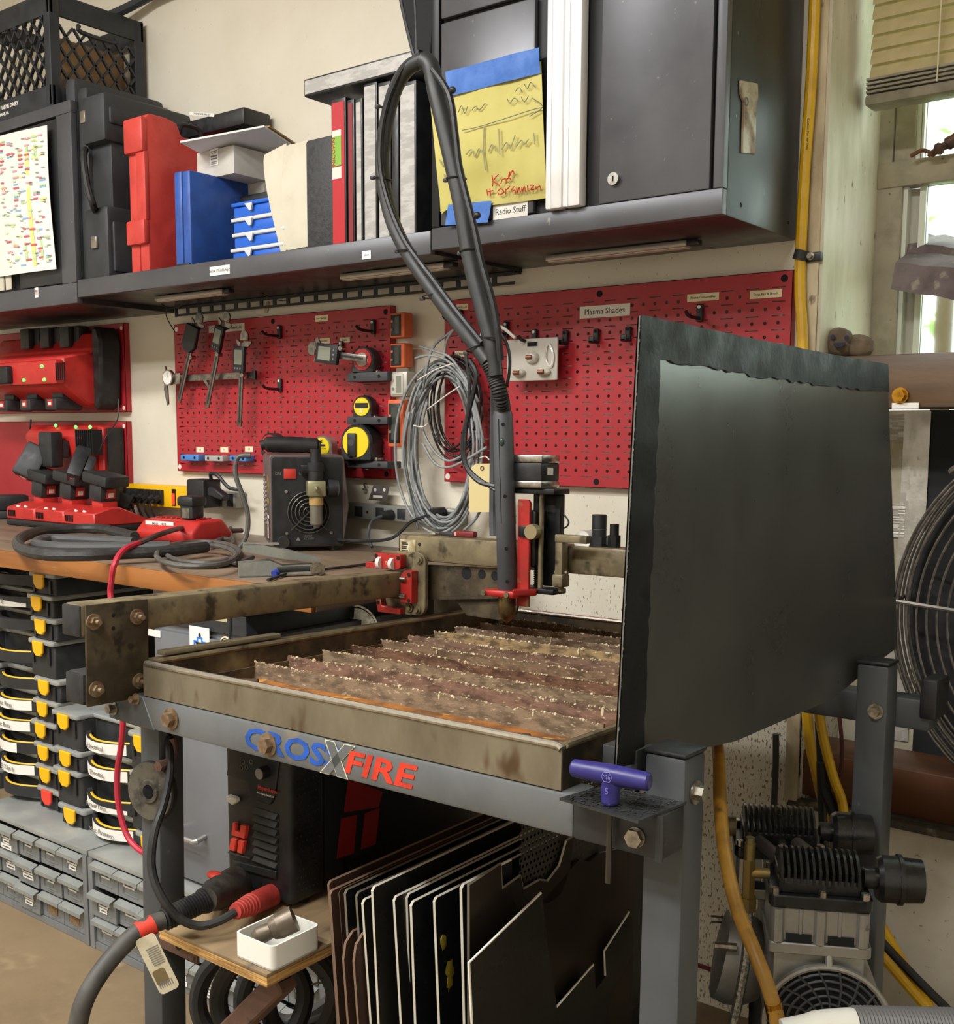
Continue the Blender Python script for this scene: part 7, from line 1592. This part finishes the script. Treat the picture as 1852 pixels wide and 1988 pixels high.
MB().tube([A, A+dd*.12, A+dd*.14, A+dd*.42, A+dd*.44, A+dd*.60, A+dd*.62, A+dd*1.0], [.008, .012, .0125, .011, .014, .0175, .0175, .018], 16).build('cap', M_part, t, True)
for k, (x, y, x2, y2, r, lb) in enumerate(((.55, .15, .80, .28, .0065, 'small bright torch tip at the front of the white tray'), (.62, .40, .86, .60, .006, 'small torch electrode beside the large cap in the tray'), (.66, .75, .86, .90, .006, 'small bright part at the rear of the white tray'))):
    A, B = inb(x, y, .011), inb(x2, y2, .013); tag(MB().cyl(A, A.lerp(B, .5), r, r*1.1, n=12).cyl(A.lerp(B, .5), B, r*.7, r*.6, n=12).build('torch_part', M_steel if k != 1 else M_part, loc=tuple(A)), lb, 'torch part')
# coil of black hose hanging under the plywood
cl = thing('hose_coil', 'thick black hose coiled under the plywood shelf', 'hose', DP(480, 1900, 1.75))
for i, (u0, w_, D) in enumerate(((384, 190, 1.78), (424, 205, 1.72), (470, 190, 1.77), (520, 160, 1.80))):
    P = [DP(u0+w_*.36, 1845, D), DP(u0+w_*.10, 1885, D), DP(u0, 1940, D), DP(u0+w_*.08, 1992, D), DP(u0+w_*.36, 2030, D), DP(u0+w_*.7, 2034, D-.01*i), DP(u0+w_*.98, 2000, D), DP(u0+w_*1.10, 1930, D+.02), DP(u0+w_*.96, 1872, D+.03), DP(u0+w_*.68, 1842, D+.02)]
    for p in P: p.z = min(max(p.z, FZ+.02), PYT-.040)
    MB().tube(P, .0148, 10, True, k=4).build('loop', mat('dusty hose rubber', '#232322', .6, 0, '#353431', 16, (.4, .65), .1, 40, '#8e8a80', 90, (.74, .80)), cl, True)
for i, (pts, D) in enumerate((([(520, 1970), (560, 1985), (620, 1960), (680, 1910)], 1.86), ([(560, 1995), (620, 1985), (690, 1940)], 1.84))):
    P = [DP(u, v, D) for u, v in pts]; MB().tube(P, .013, 10, k=5).build('trailing_hose', mat('grey dusty hose', '#55524d', .6), cl, True)
P = [DP(u, v, 1.80) for u, v in ((592, 1915), (620, 1908), (650, 1908), (668, 1912))]
tag(MB().tube(P, .0016, 6, k=4).build('bent_wire', M_grime, loc=tuple(P[0])), 'thin bent wire poking from the hose coil by the plates', 'wire')
a, b = DP(560, 1985, 1.9), DP(690, 1935, 1.9); a.z = max(a.z, FZ+.03)
tag(MB().cyl(a, b, .014, n=4).build('steel_bar', M_rbrown, loc=tuple(a)), 'rusty steel bar lying low beside the leaning plates', 'bar')
# ---- leaning plates
RZ = OT.z-.716*TS-.004
def plate(lb, uvt, dY, m, lean=2.5, back=.62, edge=True, th=.003, drop=0, poly=None, X=None, edgem=None, zlo=None):
    p = W(*uvt, Y=dY); x0 = p.x if X is None else X
    zlo = RZ if zlo is None else zlo
    t = thing('steel_plate', lb, 'plate', (x0, dY, zlo), group='plates leaning under the table'); H = p.z-zlo
    if poly is None: poly = [(0, 0), (0, H-.004), (.004, H), (back, H-drop), (back, 0)]
    ln = math.tan(R(lean))
    vs = []; n = len(poly)
    for s in (0, th):
        for y, z in poly: vs.append((ln*(H-z)*1.0+s, y, z))
    fs = [tuple(range(n)), tuple(range(2*n-1, n-1, -1))]+[(i, n+i, n+(i+1) % n, (i+1) % n) for i in range(n)]
    MB().add(vs, fs).build('plate', m, t, ang=.4)
    if edge:
        e = MB()
        ii = range(len(poly)-2) if edge is True else edge
        for i in ii:
            a, b = poly[i], poly[i+1]; e.tube([(ln*(H-a[1])+th/2, a[0]-.0006, a[1]+.0004), (ln*(H-b[1])+th/2, b[0]-.0006, b[1]+.0004)], th*.62, 4)
        e.build('cut_edge', edgem or mat('bright cut edge', '#efeadb', .5, .1), t)
    return t
M_pb = mat('brown hardboard plate', '#3e2a20', .55, 0, '#4b3428', 6); M_pd = mat('dark mill scale', '#232423', .35, .5, '#2e2f2d', 5, (.4, .7), .03, 60, '#5b5a52', 70, (.73, .79)); M_pg = mat('grey mill steel', '#4a4843', .34, .75, '#3b3935', 4, (.35, .7), .03, 60, '#6a675e', 50, (.7, .78)); M_pp = mat('dark primer plate', '#17191b', .3, .2, '#202225', 6)
M_ebr = mat('brown cut edge', '#8d7360', .6); M_egr = mat('dull cut edge', '#928c7f', .45, .5)
rows = [('brown board, first of the leaning plates beside the power unit', (636, 1712), -.97, M_pb, 4.5, M_ebr), ('brown board leaning second from the power unit', (639, 1730), -.985, M_pb, 4.6, M_ebr), ('thin brown board third from the power unit', (655, 1727), -.97, M_pb, 4.4, M_ebr), ('dark plate with a dull edge behind the brown rounded boards', (668, 1729), -.985, M_pd, 4.2, M_egr), ('dark plate with a light grey edge, left of the slanted one', (690, 1734), -.985, M_pp, 4.4, M_egr), ('slanted plate with a bright edge', (702, 1748), -.99, M_pg, 4.8, None), ('tall grey plate with a bright straight edge', (721, 1723), -1.0, M_pg, 3.2, None),
        ('dull grey plate right of the tall grey one', (763, 1742), -.99, M_pg, 4.0, None), ('thin plate standing higher at the back of the dull grey one', (788, 1737), -.97, M_pp, 2, None), ('black plate with the brightest edge', (796, 1752), -1.0, M_pp, 2.6, None), ('black plate marked with yellow paint', (841, 1744), -.99, M_pp, 3, None), ('narrow edged plate just behind the cut-out one', (893, 1719), -1.0, M_pd, 2, None)]
for i, (lb, uv, dY, m, ln, em) in enumerate(rows):
    t = plate(lb, uv, dY, m, ln, back=.10 if i == 11 else .55+.02*(i % 3), edgem=em, edge=[0, 1, 2])
    if i == 10:
        for (u, v, s) in ((878, 1836, .008), (888, 1890, .010), (886, 1912, .008)):
            p = W(u, v, X=mw(t).translation.x+.02); q = mw(t).inverted() @ p; H = W(841, 1744, Y=-.99).z-RZ
            MB().sph((math.tan(R(ln))*(H-q.z)+.0032, q.y, q.z), s, (.12, .8, 1.3), 8, 6, jit=.3).build('paint_mark', mat('yellow paint mark', '#8a7a1e', .6), t)
for (lb, uv, dY, ln) in (('low brown board with a rounded top between the brown boards', (662, 1818), -1.0, 5), ('low brown board with a rounded top beside the dark plate', (682, 1822), -1.005, 5)):
    p = W(*uv, Y=dY); H = p.z-RZ
    plate(lb, uv, dY, M_pb, ln, poly=[(0, 0), (0, H-.03), (.006, H-.010), (.020, H), (.12, H+.0), (.12, 0)], edgem=M_ebr, edge=[0, 1, 2, 3])
def ppoly(pts, X, zlo, y0):
    return [(max(0, W(u, v, X=X).y-y0), max(0.0, W(u, v, X=X).z-zlo)) for u, v in pts]
X1 = W(900, 1722, Y=-1.0).x+.006; y0 = -1.0; zl = RZ
prof = ppoly([(899, 1722), (970, 1676), (972, 1725), (1008, 1699), (1013, 1726), (1044, 1708), (1060, 1710), (1083, 1680), (1097, 1632), (1110, 1624), (1102, 1690), (1085, 1735), (1060, 1752), (1048, 1750), (1120, 1668), (1140, 1672), (1160, 1655), (1228, 1640)], X1, zl, y0)
H1 = prof[0][1]
prof = [(0, 0)]+prof+[(prof[-1][0], 0)]
plate('large brown plate with a cut-out wavy top, nearest the right leg', (900, 1722), y0, mat('brown tinted steel', '#3a322b', .36, .6, '#453c33', 4, (.35, .7), .03, 60, '#5e564a', 50, (.72, .78)), .5, poly=prof, X=X1, edge=[0, 1, 2, 3, 4, 5, 6, 7, 8, 9], edgem=M_egr)
X2 = X1+.03; y2 = W(908, 1868, X=X2).y
prof = ppoly([(908, 1868), (1048, 1733), (1053, 1778), (1064, 1860), (1078, 1958), (1092, 2060), (940, 2060)], X2, zl, y2)
t = thing('steel_plate', 'bright triangular offcut leaning in front of the cut-out plate', 'plate', (X2, y2, zl), group='plates leaning under the table')
pz = [(W(u, v, X=X2).y-y2, W(u, v, X=X2).z-zl) for u, v in ((908, 1868), (1048, 1733), (1053, 1778), (1064, 1860), (1078, 1958), (1084, 2010))]
pz = pz+[(pz[-1][0]+.02, 0), (.03, 0)]
MB().prism(pz, 0, .003, 'x').build('plate', M_pg, t)
MB().tube([(.0015, a, b) for a, b in (pz[-1], pz[0], pz[1])], .0017, 5).build('cut_edge', MATS['bright cut edge'], t)
X3 = X1+.018; y3 = W(1080, 1955, X=X3).y
pz = [(W(u, v, X=X3).y-y3, W(u, v, X=X3).z-zl) for u, v in ((1078, 1955), (1150, 1872), (1153, 1920), (1173, 1893), (1171, 1846), (1220, 1770), (1226, 1850), (1180, 1930))]
t = thing('steel_plate', 'low stepped offcut between the triangular one and the right leg', 'plate', (X3, y3, zl), group='plates leaning under the table')
MB().prism(pz+[(pz[-1][0], 0), (0, 0)], 0, .003, 'x').build('plate', M_pg, t); MB().tube([(.0015, a, b) for a, b in pz[:3]], .0015, 5).build('cut_edge', MATS['bright cut edge'], t); MB().tube([(.0015, a, b) for a, b in pz[3:6]], .0015, 5).build('cut_edge', MATS['bright cut edge'], t)
# perforated sheet behind the cut-out plate
X4 = X1-.006; p0 = W(1012, 1640, X=X4); ya, yb = W(1012, 1640, X=X4).y, W(1120, 1640, X=X4).y; za = W(1014, 1770, X=X4).z; zb4 = zl+.60
t = thing('perforated_sheet', 'dark perforated steel sheet seen through the cut-out plate', 'sheet', (X4, ya, zl))
mb = MB(); st = .0085
r = 0; z = za
while z < zb4-.08:
    y = ya+(st/2 if r % 2 else 0)
    while y < yb+.06:
        s = st/2; q = s*.60; vs = [(X4, y-s, z-s), (X4, y+s, z-s), (X4, y+s, z+s), (X4, y-s, z+s), (X4, y-q, z), (X4, y, z-q), (X4, y+q, z), (X4, y, z+q)]
        mb.add(vs, [(0, 1, 5), (1, 6, 5), (1, 2, 6), (2, 7, 6), (2, 3, 7), (3, 4, 7), (3, 0, 4), (0, 5, 4)]); y += st
    z += st; r += 1
mb.build('mesh', mat('perforated steel', '#5a574f', .4, .7), t, True, ang=0)['kind'] = 'stuff'
MB().bx(X4-.001, X4+.001, ya-.004, yb+.06, zl, za-st/2).build('lower_sheet', M_pd, t, True)
# pale board beside the right leg
p = W(1237, 1700, Y=-.42); tag(MB().box((0, 0, .29), (.022, .26, .58), bev=.002).build('pale_board', mat('pale dusty board', '#a89d86', .7, 0, '#8f846d', 10, stretch=(1, 1, .3)), loc=(p.x, -.52, FZ+.002)), 'pale board standing on end between the plates and the right leg', 'board')
# ================================================================ compressor, big fan and hoses on the right
YAW = R(28)
cp0 = W(1594, 1768, D=1.40)
CZ = cp0.z
cm = thing('air_compressor', 'silver and black twin head air compressor by the rear table leg', 'compressor', M=Matrix.Translation((cp0.x, cp0.y, FZ)) @ Matrix.Rotation(YAW, 4, 'Z'))
zh = CZ-FZ
M_cast = mat('cast aluminium', '#9b9a95', .42, .65, '#86857f', 14, (.4, .7), .12, 60, '#5d5b54', 40, (.66, .78)); M_head = mat('gloss black casting', '#131415', .32, 0, '#1d1e1f', 30, bump=.1)
def headunit(ox, oy, fside, nm):
    hw, hd = .064, .050
    MB().prism(rp(ox-hw, ox+hw, oy-hd, oy+hd, .010), zh, zh+.016, 'z', bev=.002).build('head_plate', M_head, cm)
    hb = MB().bx(ox-hw+.012, ox+hw-.014, oy-hd+.010, oy+hd-.010, zh+.016, zh+.036, .003).build('head_casting', M_head, cm)
    for k in range(13):
        x = ox-hw+.016+k*(2*hw-.034)/12; pr = []
        for j in range(9): u = j/8; pr.append((oy-hd+.006+(2*hd-.012)*u, zh+.034+.030*math.sin(PI*min(1, .12+u*.88))**.8))
        pr = [(oy-hd+.006, zh+.030)]+pr+[(oy+hd-.006, zh+.030)]
        MB().prism(pr, x-.0016, x+.0016, 'x').build('fin', M_head, hb)
    for (x, y) in ((-hw+.008, -hd+.006), (.002, -hd+.005), (hw-.010, -hd+.006), (-hw+.008, hd-.008), (hw-.010, hd-.008)): MB().cyl((ox+x, oy+y, zh+.016), (ox+x, oy+y, zh+.024), .0055, n=10).cyl((ox+x, oy+y, zh+.024), (ox+x, oy+y, zh+.0245), .003, n=6).build('head_bolt', M_steel, cm)
    MB().prism(rp(ox-hw+.003, ox+hw-.002, oy-hd+.003, oy+hd-.003, .010), zh-.045, zh-.0005, 'z', bev=.002).build('cylinder_block', M_cast, cm)
    for x in (-hw+.012, -.024, .0, .024, hw-.012):
        MB().cyl((ox+x, oy-hd+.004, zh-.045), (ox+x, oy-hd+.004, zh-.001), .008 if abs(x) > .03 or x == 0 else .003, n=10).build('block_rib', M_cast, cm)
    for xa, xb in ((-hw+.022, -.010), (.010, hw-.022)): MB().bx(ox+xa, ox+xb, oy-hd+.0005, oy-hd+.004, zh-.045, zh-.034).build('block_slot', M_dark, cm)
    MB().prism(rp(ox-hw, ox+hw, oy-hd-.002, oy+hd, .008), zh-.060, zh-.0455, 'z', bev=.002).build('block_flange', M_cast, cm)
    fx = ox+hw; f = MB().cyl((fx-.006, oy, zh+.028), (fx+.010, oy, zh+.028), .014, n=16).cyl((fx+.010, oy, zh+.028), (fx+.016, oy, zh+.028), .026, .030, n=26).cyl((fx+.016, oy, zh+.028), (fx+.036, oy, zh+.028), .030, n=26).cyl((fx+.036, oy, zh+.028), (fx+.041, oy, zh+.028), .0325, n=26).cyl((fx+.041, oy, zh+.028), (fx+.066, oy, zh+.028), .0290, .0275, n=26).build('air_filter', M_head, cm)
headunit(0, .050, 1, 'front'); headunit(-.034, .212, 1, 'rear')
for x in (-.030, .022): MB().cyl((x-.034, .162+.006, zh+.024), (x, .050, zh+.030), .0095, n=12).build('link_pipe', mat('dull pipe', '#4a4442', .5, .3), cm)
MB().cyl((-.094, .212, zh+.028), (-.108, .212, zh+.028), .014, n=16).cyl((-.108, .212, zh+.028), (-.112, .212, zh+.028), .010, n=12).build('end_plug', M_grime, cm)
MB().bx(-.056, .058, .010, .25, zh-.13, zh-.061, .006).build('crankcase', M_cast, cm)
fcx, fz = .012, zh-.150
MB().cyl((fcx, .008, fz), (fcx, .26, fz), .076, n=36).build('motor_housing', M_cast, cm); MB().torus((fcx, -.004, fz), (0, 1, 0), .0775, .0042, 44, 8).cyl((fcx, .010, fz), (fcx, -.002, fz), .074, n=36).build('fan_shroud', M_cast, cm)
MB().cyl((fcx, -.0025, fz), (fcx, -.0030, fz), .0735, n=36).build('fan_opening', M_dark, cm)
M_grl = mat('dark plastic grille', '#33353a', .5)
for r in (.020, .030, .040, .050, .060, .069): MB().torus((fcx, -.006, fz), (0, 1, 0), r, .0020, 40, 5).build('grille_ring', M_grl, cm)
for k in range(18):
    a = 2*PI*k/18; P = [(fcx+math.cos(a+.35*s)*(.016+.058*s), -.007, fz+math.sin(a+.35*s)*(.016+.058*s)) for s in (0, .33, .66, 1)]
    MB().tube(P, .0018, 5).build('grille_spoke', M_grl, cm)
MB().cyl((fcx, -.004, fz), (fcx, -.010, fz), .018, n=20).build('grille_hub', M_grl, cm)
MB().cyl((fcx, -.003, fz+.078), (fcx, .004, fz+.094), .005, n=10).build('shroud_lug', M_cast, cm)
lx_ = -.115
MB().lathe([(.001, -.03), (.05, -.03), (.062, -.012), (.066, .01), (.062, .03), (.001, .034)], 28, Matrix.Translation((lx_+.03, .16, fz)) @ Matrix.Rotation(R(-78), 4, 'Y')).build('end_bell', M_cast, cm)
for (y, z) in ((.10, .045), (.22, .03)): MB().cyl((lx_+.02, y, fz+z), (lx_-.01, y, fz+z), .006, n=8).build('bell_bolt', M_bolt, cm)
for (x, y) in ((-.05, .03), (.07, .03), (-.05, .24), (.07, .24)): MB().cyl((x, y, .10), (x, y, fz-.05), .014, n=12).build('rubber_mount', M_blkr, cm)
MB().cyl((-.06, .16, .055+.02), (.20, .16, .055+.02), .052, n=26).sph((-.06, .16, .075), .052, (.5, 1, 1), 20, 10).sph((.20, .16, .075), .052, (.5, 1, 1), 20, 10).build('air_tank', M_head, cm)
MB().bx(-.07, .09, .01, .26, .098, .104).build('tank_saddle', M_head, cm)
for x in (-.05, .18): MB().bx(x-.01, x+.01, .10, .22, 0.001, .03).build('tank_foot', M_head, cm)
# brass tee and braided hose on the left of the front head
M_brs = mat('tarnished brass', '#8a7440', .42, .7, '#6e6b4a', 40)
f0 = V((-.086, .050, zh+.012))
MB().cyl((-.060, .050, zh+.024), f0+V((0, 0, .012)), .007, n=12).cyl(f0+V((0, 0, -.022)), f0+V((0, 0, .030)), .0085, n=6).cyl(f0+V((0, 0, .030)), f0+V((0, 0, .052)), .0072, n=12).cyl(f0+V((0, 0, .052)), f0+V((0, 0, .060)), .0058, n=12).cyl(f0+V((0, 0, -.040)), f0+V((0, 0, -.022)), .0115, n=6).build('brass_tee', M_brs, cm)
MB().tube([f0+V((0, 0, -.04)), f0+V((.0, -.003, -.10)), f0+V((-.010, -.008, -.17)), f0+V((-.022, -.006, -.24)), f0+V((-.02, .02, -.30))], .0068, 10, k=6).build('braided_hose', mat('steel braid', '#a5a49e', .35, .8, '#6f6e69', 220, (.45, .6), .5, 300), cm)
# brown rubber hose in front of the compressor
P = [W(1392, 1440, D=1.62), W(1396, 1480, D=1.55), W(1398, 1560, D=1.46), W(1408, 1660, D=1.38), W(1432, 1765, D=1.32), W(1468, 1855, D=1.28), W(1500, 1945, D=1.26), W(1520, 2040, D=1.27), W(1560, 2160, D=1.34)]
t = thing('brown_hose', 'grimy orange brown rubber hose hanging before the compressor', 'hose', P[2])
MB().tube(P, .0088, 12, k=6).build('hose', mat('grimy orange rubber', '#8f6a26', .45, 0, '#b98a35', 14, (.4, .62), .1, 40, '#4e3316', 14, (.58, .7), stretch=(1, 1, .5)), t, True)
q0, q1 = P[6], P[6].lerp(P[7], .3)
MB().cyl(q0, q0.lerp(q1, .35), .0102, n=14).cyl(q0.lerp(q1, .5), q1, .0102, n=14).build('brass_ferrule', M_brass, t, True)
# leads behind: black mains leads, second yellow hose, red cable
for (lb, nm, pts, Y, r, m) in (('second yellow hose hanging behind the shield by the rear leg', 'air_hose', [(1588, 1375), (1600, 1440), (1618, 1510), (1636, 1565), (1640, 1660), (1660, 1780), (1750, 1900), (1850, 2010)], -.12, .0085, M_hose), ('black lead hanging on the wall behind the rear compressor head', 'mains_lead', [(1506, 1425), (1506, 1480), (1503, 1560), (1503, 1640)], -.03, .006, M_blk), ('black lead between the two yellow hoses', 'mains_lead', [(1590, 1400), (1594, 1470), (1596, 1560), (1610, 1680), (1680, 1790), (1760, 1880), (1850, 1970)], -.09, .0078, M_blk),
                               ('dark red cable hanging behind the yellow hoses', 'mains_lead', [(1628, 1380), (1634, 1440), (1632, 1500), (1620, 1540)], -.05, .0035, mat('dark red cable', '#4a1c1c', .5)), ('thick black lead curving beside the second yellow hose', 'mains_lead', [(1597, 1480), (1600, 1530), (1612, 1560), (1625, 1590)], -.11, .011, M_blkr)):
    P = [W(u, v, Y=Y) for u, v in pts]
    for p in P: p.z = max(p.z, FZ+.012)
    tag(MB().tube(P, r, 10, k=6).build(nm, m, loc=tuple(P[0])), lb, 'hose' if 'hose' in nm else 'lead')
a, b = W(1350, 1872, Y=-.004), W(1400, 1868, Y=-.004)
tag(MB().bx(a.x, b.x+.03, -.006, -.001, a.z-.004, a.z+.003).build('red_pipe', mat('dark red strip', '#6e1f28', .5), loc=(a.x, -.003, a.z)), 'dark red strip low on the wall behind the compressor', 'strip')
# white duct with corrugated hose in the lower corner
p0, p1, p2 = W(1522, 2010, D=1.20), W(1600, 1995, D=1.20), W(1660, 1992, D=1.20); p3 = W(1900, 1996, D=1.22)
t = thing('vacuum_hose', 'grey corrugated hose with a white cuff crossing in front of the compressor', 'hose', p1)
MB().tube([p0, p1, p2], [.017, .0185, .019], 18, k=5).build('white_cuff', M_white, t, True)
mb = MB().tube([p2, p3], .0185, 16)
for k in range(34): mb.torus(p2.lerp(p3, k/34), p3-p2, .0190, .0026, 18, 5)
mb.build('corrugated_hose', mat('grey corrugated plastic', '#6c6b6c', .5), t, True)
# ---- the big wire-guarded fan
FC = V((2.345, -.115, .805)); FR = .322
fn_ = thing('drum_fan', 'large black wire guarded fan set in the wall opening', 'fan', (FC.x, -.06, FC.z-FR))
M_wire = mat('dark grey wire', '#4a4743', .4, .4, '#66615a', 50); M_wireh = mat('grey spoke wire', '#6a665e', .45, .4)
def ringat(r, y, w, nm='guard_ring'): return MB().torus((FC.x, y, FC.z), (0, 1, 0), r, w, 72, 6).build(nm, M_wire, fn_, True)
k = 0; r = FR-.006
while r > .05:
    ringat(r, FC.y-.018*math.cos(r/FR*PI/2), .0022); r -= .0165
for j in range(7): ringat(FR-.0006*j+.002*math.sin(j), FC.y+.014*j, .0024)
for a in (180-3, 180+3-360, 64, 70, -55, -61, 118, 124, 235, 241, 0, 6):
    if a in (180+3-360, 124, 241, 6): continue
    A = R(a); P = [(FC.x+math.cos(A)*q*FR, FC.y-.004-.018*math.cos(q*PI/2), FC.z+math.sin(A)*q*FR) for q in (.12, .4, .7, .9, 1.0)]+[(FC.x+math.cos(A)*FR*1.004, FC.y+.09, FC.z+math.sin(A)*FR*1.004)]
    MB().tube(P, .0036, 6).build('guard_spoke', M_wireh, fn_, True)
MB().cyl((FC.x, FC.y-.02, FC.z), (FC.x, FC.y-.012, FC.z), .045, n=26).build('guard_cap', M_wire, fn_, True)
MB().cyl((FC.x, FC.y+.02, FC.z), (FC.x, FC.y+.10, FC.z), .055, n=26).build('motor', M_blk, fn_, True)
for i in range(3):
    A0 = R(140+120*i)
    def bf(u, v, A0=A0):
        rr = .06+.225*u; a = A0+(v-.5)*(1.25-.25*u); return (FC.x+math.cos(a)*rr, FC.y+.055+.030*(v-.5), FC.z+math.sin(a)*rr)
    def bf2(u, v, A0=A0): p = bf(u, v); return (p[0], p[1]+.0015, p[2])
    MB().grid(bf, 8, 8).grid(bf2, 8, 8).build('blade', mat('dark fan blade', '#2b2d30', .45, .3), fn_, True)
MB().lathe([(FR-.002, 0), (FR+.002, 0), (FR+.002, .022), (FR-.002, .022)], 60, basis((FC.x, -.012, FC.z), (1, 0, 0), (0, -1, 0))).build('drum_rim', M_blk, fn_, True)
ca = W(1848, 915, Y=FC.y-.01)
MB().tube([ca+V((0, 0, 0)), ca+V((.01, -.012, .006)), ca+V((.03, -.01, .02))], .006, 8, k=3).build('guard_clip', M_wireh, fn_, True)
# paper strip on the beam
pa, pb = W(1732, 788, Y=-.002), W(1784, 789, Y=-.002)
tag(MB().bx(pa.x, pb.x, -.004, -.0005, pa.z-.005, pa.z+.005).build('paper_strip', M_paper, loc=(pa.x, -.002, pa.z)), 'white paper strip stuck low on the window beam under the brass bolt', 'paper')
